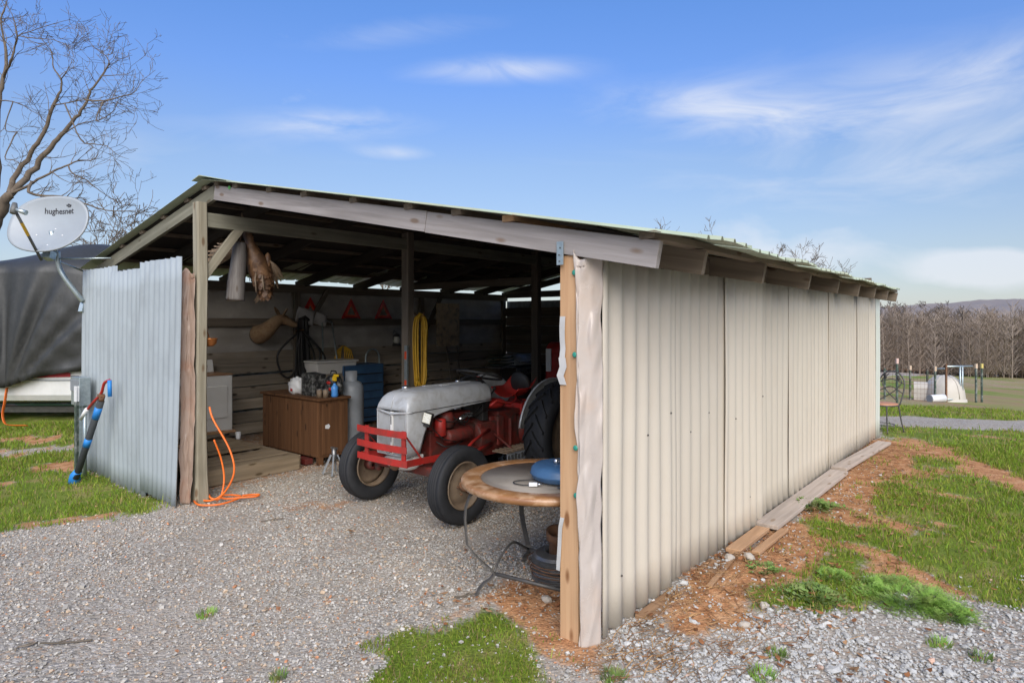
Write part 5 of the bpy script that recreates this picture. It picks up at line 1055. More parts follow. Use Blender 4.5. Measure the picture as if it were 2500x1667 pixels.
fan('wing', (0.14, -0.06, 0.08), 17, -35, -92, 0.20, 0.40, 0.25)
fan('wing', (-0.05, 0.10, 0.18), 17, 150, 222, 0.22, 0.42, -0.35)
fan('tail', (0.14, 0, -0.20), 9, -70, -105, 0.14, 0.17, 0.0)
rrf = random.Random(4); m = MB(); bp_ = catmull([(-0.06, 0, 0.40), (-0.04, 0, 0.30), (-0.01, 0, 0.20), (0.04, 0, 0.08), (0.09, 0, -0.05), (0.13, 0, -0.18), (0.15, 0, -0.28)], 8); br_ = catm_r([0.026, 0.040, 0.062, 0.105, 0.115, 0.085, 0.045], 8)
for _ in range(420):
    i = rrf.randrange(len(bp_)-1); ax_ = (bp_[i+1]-bp_[i]).normalized(); o_ = ax_.orthogonal().normalized(); o_.rotate(Matrix.Rotation(rrf.uniform(0, 6.28), 3, ax_)); s3 = ax_.cross(o_)
    p = bp_[i]+o_*br_[i]*0.93; l_ = rrf.uniform(0.035, 0.075); w_ = l_*0.32; d_ = (ax_+o_*rrf.uniform(0.12, 0.5)).normalized(); m.add([p-s3*w_*0.4, p+s3*w_*0.4, p+d_*l_*0.7+s3*w_, p+d_*l_, p+d_*l_*0.7-s3*w_], [(0, 1, 2, 3, 4)])
pm = put('plumage', m, M['feather'], tu); pm['kind'] = 'stuff'
put('leg', MB().tube([(0.02, -0.05, -0.02), (-0.02, -0.09, -0.12), (0.0, -0.08, -0.26)], 0.010, 6), M['rim'], tu); put('leg', MB().tube([(0.06, -0.08, -0.04), (0.05, -0.12, -0.14), (0.07, -0.11, -0.24)], 0.010, 6), M['rim'], tu)
put('hanger_wire', MB().tube([(-0.05, 0, 0.34), (-0.05, -0.06, 0.40)], 0.005, 6), M['rust'], tu)
# copper pot on the left post
pot = thing('copper_pot', 'small copper pot hung on the left post', 'pot', W(-0.10, 4.56, 1.50), TH)
put('bowl', MB().lathe([(0, 0.0), (0.04, 0.004), (0.07, 0.03), (0.078, 0.075), (0.082, 0.085), (0.074, 0.085), (0.068, 0.04), (0, 0.012)], 26), material('copper', (0.62, 0.24, 0.07), (0.5, 0.18, 0.05), rough=0.35, metal=0.55, scale=8), pot)
put('hook', MB().tube([(0.0, 0, 0.085), (-0.03, -0.03, 0.16), (-0.06, -0.10, 0.19), (-0.12, -0.12, 0.19)], 0.006, 6), M['chrome'], pot)
# orange extension cord
oc = tag(put('extension_cord', MB().tube(catmull([W(-0.20, 4.33, 0.92), W(-0.19, 4.27, 0.80), W(-0.10, 4.13, 0.52), W(-0.08, 4.08, 0.30), W(-0.14, 4.16, 0.10), W(-0.22, 4.27, 0.025), W(-0.28, 4.45, 0.018), W(-0.32, 4.38, 0.018), W(-0.34, 4.22, 0.018), W(-0.22, 4.10, 0.018), W(-0.05, 4.12, 0.022), W(0.05, 4.2, 0.022), W(0.0, 4.33, 0.022), W(-0.10, 4.33, 0.030), W(-0.10, 4.2, 0.030), W(0.02, 4.12, 0.03), W(0.13, 4.07, 0.025), W(0.19, 4.10, 0.025), W(0.16, 4.15, 0.025), W(0.05, 4.17, 0.034)], 8), 0.0095, 8), M['orange'], None), 'orange extension cord hanging and coiled at the foot of the left post', 'cord')
oc2 = tag(put('extension_cord', MB().tube(catmull([W(-0.17, 4.30, 0.60), W(-0.10, 4.30, 0.40), W(-0.08, 4.28, 0.2), W(-0.13, 4.26, 0.03), W(-0.2, 4.3, 0.04), W(-0.17, 4.4, 0.05)], 8), 0.009, 8), M['orange'], None), 'second shorter orange cord close behind the left post', 'cord')
# jack stand, loose block and cup
jk = thing('jack_stand', 'grey steel jack stand by the dresser foot', 'jack stand', W(1.24, 4.36, 0.0), TH)
for a in (45, 135, 225, 315):
    c_, s_ = math.cos(math.radians(a)), math.sin(math.radians(a)); put('leg', MB().tube([(c_*0.13, s_*0.13, 0.0), (c_*0.035, s_*0.035, 0.22)], 0.018, 4, flat=0.35), M['grey_steel'], jk)
put('column', MB().cyl((0, 0, 0.14), (0, 0, 0.29), 0.028, n=14).box((0, 0, 0.295), (0.03, 0.10, 0.02)), M['steel'], jk)
tag(put('brick_block', MB().box((0, 0, 0.035), (0.10, 0.22, 0.07)), M['old_red'], None, W(1.32, 5.10, 0.0), (0, 0, TH), bevel=0.006), 'red block lying under the dresser edge', 'block')
cu = thing('paper_cup', 'small white cup on the boards beside the dresser', 'cup', W(1.16, 6.45, 0.166), TH); put('cup_wall', MB().lathe([(0.028, 0.0), (0.036, 0.09), (0.033, 0.09), (0.026, 0.006), (0, 0.006)], 18), M['white'], cu); put('cup_rim', MB().tube([(0.036*math.cos(a), 0.036*math.sin(a), 0.09) for a in [k*math.pi/8 for k in range(16)]], 0.0025, 5, closed=True), M['white'], cu)
# yellow hose and level on the middle ridge post
yh = thing('yellow_hose', 'long loops of yellow hose hung on the middle post', 'hose', W(2.55, 4.36, 1.86), TH)
m = MB()
for k in range(7):
    a = 0.035+0.012*k; L_ = 0.92+0.05*math.sin(k*2.1); dy = -0.018*(k % 3)
    m.tube(catmull([(-a*0.75, dy, -L_), (-a*1.05, dy, -L_*0.55), (-a*0.95, dy, -0.12), (0, dy, -0.005*k), (a*0.95, dy, -0.12), (a*1.05+0.02*math.sin(k), dy, -L_*0.55), (a*0.8, dy, -L_), (0, dy, -L_-0.07), (-a*0.75, dy, -L_)], 5), 0.013, 6)
put('loops', m, M['yellow'], yh); put('hook', MB().tube([(-0.10, 0.03, 0.02), (-0.03, 0.0, -0.03), (0, -0.08, -0.03), (0, -0.09, 0.02)], 0.007, 6), M['rust'], yh)
lv = thing('spirit_level', 'long spirit level standing against the middle post', 'level', W(2.325, 4.36, 0.40), TH)
put('beam', MB().box((0, 0, 0.52), (0.028, 0.055, 1.05)), M['galv'], lv, bevel=0.002)
for z in (0.12, 0.55, 0.92): put('vial', MB().box((-0.002, 0, z), (0.030, 0.04, 0.10)), M['reflector_o'], lv)
put('end_block', MB().box((0, 0, -0.20), (0.05, 0.06, 0.40)), M['slab'], lv)
# black gear on the left wall post, loops of cable
ck = thing('black_cable_coil', 'loops of black cable hanging on the left wall post', 'cable', W(2.68, 7.40, 1.60), TH)
m = MB()
for k, (x, w_, l_) in enumerate(((-0.22, 0.16, 0.75), (0.10, 0.14, 0.85), (0.22, 0.20, 0.95), (0.14, 0.16, 0.70))):
    m.tube(catmull([(0, -0.02*k, 0.0), (x-w_, -0.03*k, -l_*0.45), (x-w_*0.8, -0.03*k, -l_*0.85), (x, -0.03*k, -l_), (x+w_*0.8, -0.03*k, -l_*0.85), (x+w_, -0.03*k, -l_*0.45), (0.03, -0.02*k, 0.0)], 6), 0.016, 6)
put('loops', m, M['black'], ck); put('peg', MB().cyl((0, 0.12, 0.0), (0, -0.10, 0.02), 0.010), M['rust'], ck)
ct = thing('black_coat', 'dark coat and straps hanging below the papers on the wall post', 'coat', W(2.76, 7.44, 0.85), TH)
put('cloth', MB().grid(lambda a, b: ((a-0.5)*(0.34-0.14*b), -0.05*math.sin(a*math.pi)-0.02*math.sin(a*17+b*2), 0.95*b), 26, 20), M['black'], ct, solid=0.01); put('collar', MB().tube([(-0.09, -0.02, 0.93), (0, -0.07, 0.98), (0.09, -0.02, 0.93)], 0.025, 8), M['black'], ct)
# far end: particle board, tools, grill, red cabinet
ob = tag(put('particle_board', MB().box((0, 0, 0), (0.64, 0.02, 0.87)), material('flaky_board', (0.58, 0.44, 0.27), (0.45, 0.33, 0.19), rough=0.8, scale=14, c3=(0.10, 0.08, 0.06), c3_amt=0.6, c3_scale=7), None, W(6.02, 7.36, 1.69), (0, 0, TH), bevel=0.003), 'stained particle board panel hung on the left wall', 'board')
for i, (u, a, lab) in enumerate(((5.95, 0.10, 'dark rake handle leaning below the board panel'), (6.15, 0.22, 'dark shovel handle leaning right of the rake'))):
    o = thing('garden_tool', lab, 'garden tool', W(u, 7.2, 0.0), TH, 'garden tools leaning on the left wall')
    put('handle', MB().tube([(0, -0.1, 0.0), (a, 0.26, 1.42)], 0.018, 8), M['inner'], o); put('blade', MB().box((0.0, -0.1, 0.06), (0.22, 0.03, 0.12)), M['rust'], o, bevel=0.005)
gl = thing('gas_grill', 'stainless gas grill with domed lid and side shelf at the back', 'grill', W(6.55, 5.95, 0.0), TH)
put('lid', MB().lathe([(0.0, -0.32), (0.19, -0.32), (0.20, -0.31), (0.20, 0.31), (0.19, 0.32), (0, 0.32)], 18, Matrix.Translation((0, 0, 0.92)) @ Matrix.Rotation(math.pi/2, 4, 'Y') @ Matrix.Rotation(math.pi/2, 4, 'Z'), arc=math.pi), material('brushed_lid', (0.42, 0.41, 0.39), (0.34, 0.33, 0.31), rough=0.35, metal=0.25, scale=12), gl)
put('firebox', MB().box((0, 0, 0.83), (0.64, 0.42, 0.18)), M['black'], gl, bevel=0.01); put('shelf', MB().box((-0.52, 0, 0.89), (0.40, 0.42, 0.025)).box((0.50, 0, 0.89), (0.34, 0.42, 0.025)), M['steel'], gl, bevel=0.004); put('cart', MB().box((0, 0, 0.40), (0.56, 0.38, 0.68)), M['black'], gl, bevel=0.01)
put('lid_handle', MB().tube([(-0.22, -0.20, 0.98), (-0.22, -0.24, 0.98), (0.22, -0.24, 0.98), (0.22, -0.20, 0.98)], 0.012, 8), M['chrome'], gl)
pn = put('control_panel', MB().box((0, -0.225, 0.80), (0.64, 0.02, 0.14)), M['steel'], gl, bevel=0.004)
for x in (-0.18, 0.0, 0.18): put('knob', MB().cyl((x, -0.235, 0.80), (x, -0.26, 0.80), 0.022, n=12), M['black'], pn)
gc_ = tag(put('garden_hose', MB().tube([(0.30*(1-0.002*k)*math.cos(k*0.42)+0.03*math.sin(k), 0.22*math.sin(k*0.42), 0.012+0.004*k) for k in range(50)], 0.011, 6), material('dark_green_hose', (0.03, 0.06, 0.035), rough=0.5), None, W(6.03, 5.95, 0.905), (0, 0, TH)), 'dark green garden hose coiled on the grill shelf', 'hose')
rc = thing('red_cabinet', 'upright red steel cabinet behind the far post', 'cabinet', W(5.12, 3.92, 0.0), TH)
put('body', MB().box((0, 0, 0.70), (0.34, 0.36, 1.16)), M['red_paint'], rc, bevel=0.03); put('hood_top', MB().lathe([(0, -0.18), (0.15, -0.18), (0.165, -0.16), (0.165, 0.16), (0.15, 0.18), (0, 0.18)], 16, Matrix.Translation((0, 0, 1.27)) @ Matrix.Rotation(-math.pi/2, 4, 'X'), arc=2*math.pi), M['red_paint'], rc)
put('side_bracket', MB().box((-0.18, 0.10, 1.15), (0.03, 0.10, 0.36)), M['enamel'], rc, bevel=0.01); put('base', MB().box((0, 0, 0.06), (0.40, 0.42, 0.12)), M['black'], rc)
put('decal', MB().box((0.0, -0.183, 1.12), (0.18, 0.004, 0.16)), M['old_red'], rc)

# ---------------------------------------------------------------- outside left: dish, posts, covered boat
dn = Vector((-0.05, -0.94, 0.33)).normalized(); dx_ = Vector((1, -0.05, 0.02)); dx_ = (dx_-dn*dx_.dot(dn)).normalized(); dz_ = dn.cross(dx_)*-1
if dz_.z < 0: dz_ = -dz_
DM = Matrix((dx_, dz_, dn)).transposed().to_4x4(); DM.translation = Vector((-5.63, 7.70, 2.93))
sd_o = thing('satellite_dish', 'oval grey satellite dish with black lettering on the shed corner', 'satellite dish', (0, 0, 0), 0)
sd_o.matrix_basis = DM
def dish_pt(r, a):
    c, s_ = math.cos(a), math.sin(a); x = 0.495*r*math.copysign(abs(c)**0.88, c); y = 0.375*r*math.copysign(abs(s_)**0.88, s_); return x, y
def dish_z(x, y): return 0.10*((x/0.495)**2+(y/0.375)**2)-0.06
m = MB(); nr, na = 14, 64
vs = [(0, 0, dish_z(0, 0))]
for i in range(1, nr+1):
    for k in range(na):
        x, y = dish_pt(i/nr, 2*math.pi*k/na); vs.append((x, y, dish_z(x, y)))
fs = [(0, 1+k, 1+(k+1) % na) for k in range(na)]+[(1+(i-1)*na+k, 1+i*na+k, 1+i*na+(k+1) % na, 1+(i-1)*na+(k+1) % na) for i in range(1, nr) for k in range(na)]
m.add(vs, fs, True)
M['dish'] = material('pale_grey_dish', (0.30, 0.33, 0.35), (0.28, 0.305, 0.325), rough=0.45, scale=4)
M['dish_dark'] = material('dark_dish_metal', (0.10, 0.10, 0.09), (0.14, 0.14, 0.13), rough=0.5)
rf = put('reflector', m, M['dish'], sd_o, solid=0.012)
put('edge_band', MB().tube([(dish_pt(1.0, 2*math.pi*k/64)[0], dish_pt(1.0, 2*math.pi*k/64)[1], dish_z(*dish_pt(1.0, 2*math.pi*k/64))-0.006) for k in range(64)], 0.007, 6, closed=True), M['dish_dark'], rf)
for x, y in ((-0.17, -0.115), (0.035, -0.03), (0.16, -0.13), (0.03, -0.27)): put('rivet', MB().ell((x, y, dish_z(x, y)+0.008), (0.012, 0.007, 0.004), 10, 6), M['white'], rf)
cu_ = bpy.data.curves.new('lettering', 'FONT'); cu_.body = 'hughesnet'; cu_.size = 0.098; cu_.align_x = 'CENTER'; cu_.offset = 0.0022; cu_.extrude = 0.0; cu_.resolution_u = 3
to = bpy.data.objects.new('lettering', cu_); COL.objects.link(to); bpy.context.view_layer.update()
lm = bpy.data.meshes.new_from_object(to.evaluated_get(bpy.context.evaluated_depsgraph_get())); bpy.data.objects.remove(to)
tx0, ty0 = 0.055, 0.165
for v_ in lm.vertices:
    x, y = v_.co.x*0.95+tx0, v_.co.y+ty0-0.035*(v_.co.x); v_.co = (x, y, dish_z(x, y)+0.0085)
M['ink'] = material('black_lettering', (0.035, 0.035, 0.04), rough=0.6)
put('lettering', lm, M['ink'], rf)
m = MB()
for x, y, r in ((0.155, 0.262, 0.011), (0.18, 0.27, 0.013), (0.205, 0.258, 0.012), (0.175, 0.246, 0.010), (0.196, 0.246, 0.010)): m.lathe([(0, 0.010), (r, 0.010), (r, 0.007)], 12, Matrix.Translation((x, y, dish_z(x, y))))
put('logo_dots', m, M['ink'], rf)
INV = DM.inverted(); lp_ = lambda p: INV @ Vector(p)
a_, b_ = lp_((-5.71, 7.66, 2.50)), lp_((-5.60, 7.10, 3.02))
fa = put('feed_arm', MB().tube([a_, b_], 0.017, 8), M['dish_dark'], sd_o)
q1, q2 = a_.lerp(b_, 0.50), a_.lerp(b_, 0.75); put('yellow_label', MB().tube([q1, q2], 0.0185, 8, cap=False), M['yellow'], fa)
fh = put('feed_horn', MB().tube([b_+Vector((0, -0.06, 0)), b_, b_+Vector((-0.01, 0.07, 0.0))], [0.03, 0.036, 0.024], 10), M['dish_dark'], sd_o); put('horn_mouth', MB().tube([b_, b_+Vector((0.13, -0.04, -0.03))], [0.018, 0.03], 10), M['galv'], fh)
put('back_bracket', MB().box(lp_((-5.66, 7.72, 2.56)), (0.10, 0.10, 0.10)).tube([lp_((-5.63, 7.72, 2.86)), lp_((-5.64, 7.80, 2.56))], 0.03, 8), M['galv'], sd_o)
put('mast', MB().tube(catmull([lp_(p) for p in ((-5.63, 7.82, 2.62), (-5.63, 7.83, 2.50), (-5.62, 7.85, 2.40), (-5.57, 7.88, 2.28), (-5.48, 7.95, 2.10), (-5.44, 8.00, 2.01))], 4), 0.029, 12), M['galv'], sd_o)
put('foot_plate', MB().box(lp_((-5.455, 8.02, 1.95)), (0.05, 0.16, 0.05)), M['galv'], sd_o)
p1_, p2_ = W(-0.20, 6.95, zr(6.95)-0.10), W(-0.28, 7.62, zr(7.62)-0.12)
put('strut', MB().tube([lp_((-5.62, 7.82, 2.53)), lp_(p1_)], 0.011, 8), M['galv'], sd_o); put('strut', MB().tube([lp_((-5.62, 7.82, 2.50)), lp_(p2_)], 0.011, 8), M['galv'], sd_o)

ub = thing('electric_box', 'grey electric box on a stake by the grey wall', 'electric box', W(-0.50, 7.05, ground_at(-0.5, 7.05)), TH)
put('box', MB().box((0, 0, 1.03), (0.12, 0.30, 0.34)), M['galv'], ub, bevel=0.006); put('cover', MB().box((-0.065, 0, 1.10), (0.012, 0.28, 0.14)), M['grey_steel'], ub, bevel=0.003); put('stake', MB().box((0, 0.02, 0.44), (0.04, 0.04, 0.9)), M['galv'], ub)
put('conduit', MB().cyl((0.02, -0.08, 0.0), (0.02, -0.08, 0.88), 0.02), M['galv'], ub)
tp = thing('steel_post', 'dark green steel post with white painted top by the grey wall', 'post', W(-0.62, 6.82, ground_at(-0.62, 6.82)), TH)
M['green_post'] = material('dark_green_post', (0.035, 0.06, 0.04), (0.05, 0.07, 0.05), rough=0.6, c3=(0.4, 0.4, 0.38), c3_amt=0.5, c3_scale=9)
put('stake', MB().box((0, 0, 0.46), (0.010, 0.055, 0.94)).box((0.018, 0, 0.46), (0.035, 0.010, 0.94)), M['green_post'], tp); put('painted_top', MB().box((-0.001, 0, 1.02), (0.013, 0.058, 0.18)).box((0.018, 0, 1.02), (0.037, 0.013, 0.18)), M['white'], tp)
hp = thing('foam_wrapped_pipe', 'black foam wrapped water pipe with blue tape leaning on the grey wall', 'pipe', W(-0.66, 6.58, ground_at(-0.66, 6.58)), TH)
M['blue_tape'] = material('bright_blue_tape', (0.02, 0.22, 0.62), rough=0.5); M['foam'] = material('charcoal_foam', (0.045, 0.05, 0.055), rough=0.9, bump=0.2, scale=30)
A_, B_ = Vector((0.0, 0.08, 0.06)), Vector((0.10, -0.42, 0.98)); put('foam_sleeve', MB().tube([A_, A_.lerp(B_, 0.5), B_], 0.036, 14), M['foam'], hp)
for f0, f1 in ((0.42, 0.52), (0.78, 0.92)): put('tape_band', MB().tube([A_.lerp(B_, f0), A_.lerp(B_, f1)], 0.039, 14), M['blue_tape'], hp)
put('boot', MB().tube([A_+Vector((0, 0.06, -0.10)), A_+Vector((0, 0.03, 0.02)), A_.lerp(B_, 0.09)], [0.070, 0.055, 0.04], 14), M['blue_tape'], hp)
put('pipe_head', MB().tube([B_, B_+Vector((0.01, -0.02, 0.06))], 0.028, 10).box(B_+Vector((0, 0, 0.06)), (0.05, 0.09, 0.03)), M['rust'], hp)
put('red_hose', MB().tube(catmull([B_+Vector((-0.02, 0.36, -0.12)), B_+Vector((-0.02, 0.18, -0.03)), B_+Vector((0.0, 0.0, 0.08)), B_+Vector((0.0, -0.10, 0.20)), B_+Vector((0.02, -0.20, 0.24))], 5), 0.016, 8), M['red_paint'], hp); put('blue_grip', MB().tube([B_+Vector((0.02, -0.20, 0.24)), B_+Vector((0.02, -0.21, 0.06))], 0.022, 8), M['blue_tape'], hp)
put('white_nozzle', MB().tube([B_+Vector((-0.03, 0.36, -0.12)), B_+Vector((-0.04, 0.54, -0.25))], 0.022, 8), M['white'], hp)

gz = hz(-8.5, 11.2)
bt = thing('covered_boat', 'white boat hull with red stripe under a charcoal tarp', 'boat', (-9.6, 12.1, gz), 0)
def hull():
    m = MB(); X = np.linspace(-4.6, 2.75, 30); vs = []; k = 9
    for x in X:
        t_ = (x+4.6)/7.35; w_ = 1.10*(1-max(0, (t_-0.88)/0.12)**2.2*0.55); gw = 1.02+0.10*max(0, t_-0.45); ke = 0.34+0.20*max(0, (t_-0.90)/0.10)**2
        for (f, z) in ((1.0, gw), (1.015, gw-0.10), (0.985, ke+0.16), (0.93, ke+0.06), (0.0, ke-0.10), (-0.93, ke+0.06), (-0.985, ke+0.16), (-1.015, gw-0.10), (-1.0, gw)): vs.append((x, -w_*f, z))
    n = len(X); m.add(vs, [(i*k+j, i*k+j+1, (i+1)*k+j+1, (i+1)*k+j) for i in range(n-1) for j in range(k-1)]+[tuple(range(k))], False); return m
M['gelcoat'] = material('chalky_white_gelcoat', (0.66, 0.66, 0.64), (0.58, 0.58, 0.56), rough=0.35, scale=4)
hu = put('hull', hull(), M['gelcoat'], bt, solid=0.01)
def hull_y(x):
    t_ = (x+4.6)/7.35; return -1.10*(1-max(0, (t_-0.88)/0.12)**2.2*0.55)
def hull_strip(x0, x1, f0, f1, off):
    m = MB(); m.grid(lambda a, b: (x0+(x1-x0)*a, hull_y(x0+(x1-x0)*a)*1.017-off, f0(a)+(f1(a)-f0(a))*b), 20, 2); return m
put('red_stripe', hull_strip(1.15, 1.92, lambda a: 0.80+0.02*a, lambda a: 0.80+0.115*math.sin(a*2.5)**0.8*(a+0.15), 0.004), material('red_stripe', (0.42, 0.02, 0.03), rough=0.4), hu)
put('rub_rail', hull_strip(-4.6, 2.4, lambda a: 0.755, lambda a: 0.772, 0.012), M['grey_steel'], hu)
put('hull_fitting', MB().box((2.0, hull_y(2.0)-0.03, 0.74), (0.13, 0.03, 0.20)), M['iron'], hu, bevel=0.006); put('fitting_lens', MB().lathe([(0, 0.01), (0.035, 0.008), (0.04, 0)], 14, Matrix.Translation((2.0, hull_y(2.0)-0.045, 0.75)) @ Matrix.Rotation(math.pi/2, 4, 'X')), M['rim'], hu)
tl_ = thing('boat_trailer', 'dark boat trailer under the covered boat', 'trailer', (-9.6, 12.1, gz), 0)
put('frame', MB().box((-0.8, -0.62, 0.19), (6.6, 0.09, 0.10)).box((-0.8, 0.62, 0.19), (6.6, 0.09, 0.10)).box((-1.6, 0, 0.19), (0.09, 1.3, 0.08)), M['iron'], tl_)
for y in (-0.78, 0.78):
    w_ = put('wheel', MB().lathe([(0.03, -0.06), (0.16, -0.05), (0.17, 0.05), (0.03, 0.06)], 20, AXY), M['galv'], tl_, (-1.6, y, 0.27)); put('tyre', MB().lathe(tyre_profile(0.27, 0.17, 0.165, 4), 40, AXY), M['rubber'], w_)
M['tarp'] = material('charcoal_tarp', (0.030, 0.031, 0.030), (0.024, 0.025, 0.024), rough=0.5, scale=14, stretch=(2, 2, 1), bump=0.15, spec=0.5, c3=(0.04, 0.04, 0.039), c3_amt=0.5, c3_scale=12)
def tarp():
    m = MB(); nx, ns = 150, 46; xs = 0.88
    def fn(a, b):
        x = -4.9+7.75*a; t_ = b
        e = max(0, (a-0.80)/0.20); wd = 1.24*(1-0.20*e**2); top = 2.72-gz-0.30*e**3
        low = 0.70+0.045*abs(x-xs)+0.19*math.tanh(1.1*max(0, x-xs)); pull = math.exp(-((x-xs)/0.35)**2); low -= 0.06*pull
        if b < 0.42: q = b/0.42; y = -wd-0.05*math.sin(q*math.pi); z = low+(top-low)*q
        elif b < 0.58:
            q = (b-0.42)/0.16; y = -wd+2*wd*q; z = top+(0.40*math.sin(math.pi*q))*math.exp(-((x-1.75)/1.1)**2)+0.12*math.sin(math.pi*q)
        else: q = (b-0.58)/0.42; y = wd+0.05*math.sin(q*math.pi); z = top+(low-top)*q
        # folds run from the roof edge down to the strap point
        if b < 0.42:
            ang = math.atan2(x-xs, 0.25+z-low); f = math.sin(ang*17+1.0)+0.6*math.sin(ang*31+2)
            y += 0.055*f*(0.35+0.65*math.exp(-((x-xs)/1.2)**2))*(0.25+0.75*math.sin(math.pi*min(1, q*0.9+0.1)))+0.004*math.sin(x*31+z*17)*math.sin(z*9)-0.05*pull*(1-q)**2
            y += 0.012*math.sin(x*9+z*14)*max(0, min(1, (x-xs-0.3)*2))*(1-q)
        return (x, y, z)
    m.grid(fn, nx, ns); return m
tag(put('tarp', tarp(), M['tarp'], None, (-9.6, 12.1, gz), solid=0.004), 'big charcoal tarp drawn tight over the boat', 'tarp')
sx_ = -9.6+0.88
tag(put('tie_strap', MB().tube(catmull([(sx_, 10.90, gz+0.64), (sx_-0.02, 10.88, gz+0.40), (sx_-0.04, 10.86, gz+0.20), (sx_+0.02, 10.82, gz+0.06), (sx_+0.16, 10.74, gz+0.02), (sx_+0.5, 10.70, gz+0.02)], 6), 0.032, 6, flat=0.16), M['orange'], None), 'orange tie strap hanging from the tarp to the grass', 'strap')

# ---------------------------------------------------------------- outside right: planks, rocks, weeds, chair, kennel
def flat_plank(lab, u0, v0, u1, v1, w_, z0, z1, mt='plank', t_=0.035):
    a, b = W(u0, v0, ground_at(u0, v0)+z0), W(u1, v1, ground_at(u1, v1)+z1)
    o = board('plank', a, b, w_, t_, M[mt], None, roll=math.pi/2, bevel=0.004); return tag(o, lab, 'plank', 'planks along the long wall')
flat_plank('grey plank at the wall foot, nearest of the two long ones', 2.42, -0.115, 4.93, -0.125, 0.19, 0.045, 0.045)
flat_plank('grey plank at the wall foot, farther of the two long ones', 5.02, -0.10, 7.35, -0.19, 0.17, 0.055, 0.035)
flat_plank('split orange board against the wall below the second sheet', 1.62, -0.13, 2.38, -0.10, 0.11, 0.03, 0.035, 'splinter', 0.03)
flat_plank('narrow broken board beside the split orange one', 1.70, -0.27, 2.50, -0.24, 0.06, 0.02, 0.02, 'splinter', 0.025)
flat_plank('orange ground board running along the foot of the first sheet', 0.30, -0.085, 1.45, -0.07, 0.10, 0.0, 0.0, 'splinter', 0.04)
flat_plank('thin orange lath lying on the clay by the wall', 0.95, -0.22, 1.60, -0.17, 0.035, 0.012, 0.014, 'splinter', 0.015)
def rock(lab, x, y, s_, seed, grp='pale rocks by the wall'):
    rr = np.random.default_rng(seed); v = IV*(1+rr.uniform(-0.2, 0.18, (12, 1)))*np.array([1.15, 0.9, 0.72])*s_*0.5; m = MB(); m.add([tuple(p) for p in v], [tuple(f) for f in IF])
    o = put('rock', m, M['pale_rock'], None, (x, y, hz(x, y)+s_*0.20), (0, 0, seed)); sm = o.modifiers.new('sub', 'SUBSURF'); sm.levels = sm.render_levels = 1; sm.subdivision_type = 'SIMPLE'
    bv = o.modifiers.new('bevel', 'BEVEL'); bv.width = s_*0.05; bv.segments = 1; return tag(o, lab, 'rock', grp)
M['pale_rock'] = material('pale_limestone', (0.44, 0.39, 0.33), (0.34, 0.30, 0.25), rough=0.9, scale=18, bump=0.5)
for lab, u, v, s_, sd2 in (('pale rock left of a pair where the second sheet starts', 1.45, -0.17, 0.085, 1), ('pale rock right of a pair where the second sheet starts', 1.55, -0.27, 0.085, 2), ('greyish rock on the straw at the gravel edge', 0.62, -0.57, 0.075, 3), ('reddish flat rock on the straw beside the greyish one', 0.93, -0.58, 0.07, 4)):
    p = W(u, v); rock(lab, p.x, p.y, s_, sd2)
rock('pale rock on the clay under the round table', 0.22, 3.98, 0.075, 6, 'rocks under the table')
# weeds
def leaf_cluster(n, R_, H_, lw, ll, droop, seed, feathery=False):
    rr = random.Random(seed); m = MB()
    for k in range(n):
        a = rr.uniform(0, 2*math.pi); r0 = R_*math.sqrt(rr.random())*0.55; base = Vector((r0*math.cos(a), r0*math.sin(a), 0)); el = rr.uniform(0.35, 1.35)
        d = Vector((math.cos(a)*math.cos(el), math.sin(a)*math.cos(el), math.sin(el))); L_ = H_*rr.uniform(0.55, 1.1)/max(0.5, math.sin(el))*0.8; L_ = min(L_, R_*1.4)
        sd3 = d.cross(Vector((0, 0, 1))).normalized(); pts = [base+d*L_*q-Vector((0, 0, droop*L_*q*q)) for q in (0, 0.35, 0.7, 1.0)]
        m.tube(pts, [0.0022, 0.002, 0.0016, 0.0008], 3, cap=False)
        steps = 7 if feathery else 4
        for j in range(2, steps+1):
            q = j/steps; p = base+d*L_*q-Vector((0, 0, droop*L_*q*q))
            for s_ in (-1, 1):
                ld = (sd3*s_*0.8+d*0.5+Vector((0, 0, rr.uniform(-0.2, 0.3)))).normalized(); w2 = ld.cross(Vector((0, 0, 1)))
                w2 = w2.normalized() if w2.length > 0.05 else sd3
                l2 = ll*(1.15-0.6*q)*rr.uniform(0.7, 1.2); b2 = lw*rr.uniform(0.7, 1.2)
                if feathery:
                    for f in range(5):
                        c_ = p+ld*l2*(f/5); e_ = (ld+w2*rr.choice((-1, 1))*0.9).normalized(); m.add([c_, c_+ld*b2, c_+e_*l2*0.45], [(0, 1, 2)])
                else: m.add([p, p+ld*l2*0.45+w2*b2, p+ld*l2, p+ld*l2*0.45-w2*b2], [(0, 1, 2, 3)])
    return m
M['weed'] = material('leafy_weed_green', (0.15, 0.25, 0.045), (0.09, 0.15, 0.03), rough=0.6, scale=22, c3=(0.24, 0.22, 0.08), c3_amt=0.6, c3_scale=14)
M['feathery'] = material('bright_feathery_green', (0.23, 0.40, 0.055), (0.14, 0.26, 0.04), rough=0.6, scale=22, c3=(0.28, 0.30, 0.09), c3_amt=0.7, c3_scale=12)
def plant(name, lab, x, y, mb, mat_, cat='weed', grp=None):
    o = thing(name, lab, cat, (x, y, hz(x, y)-0.003), rnd.uniform(0, 6), grp); put('foliage', mb, mat_, o); put('root_crown', MB().lathe([(0, 0.02), (0.012, 0.012), (0.018, 0.0)], 8), M['straw_brown'], o); return o
M['straw_brown'] = material('dry_crown', (0.25, 0.16, 0.08), rough=0.9)
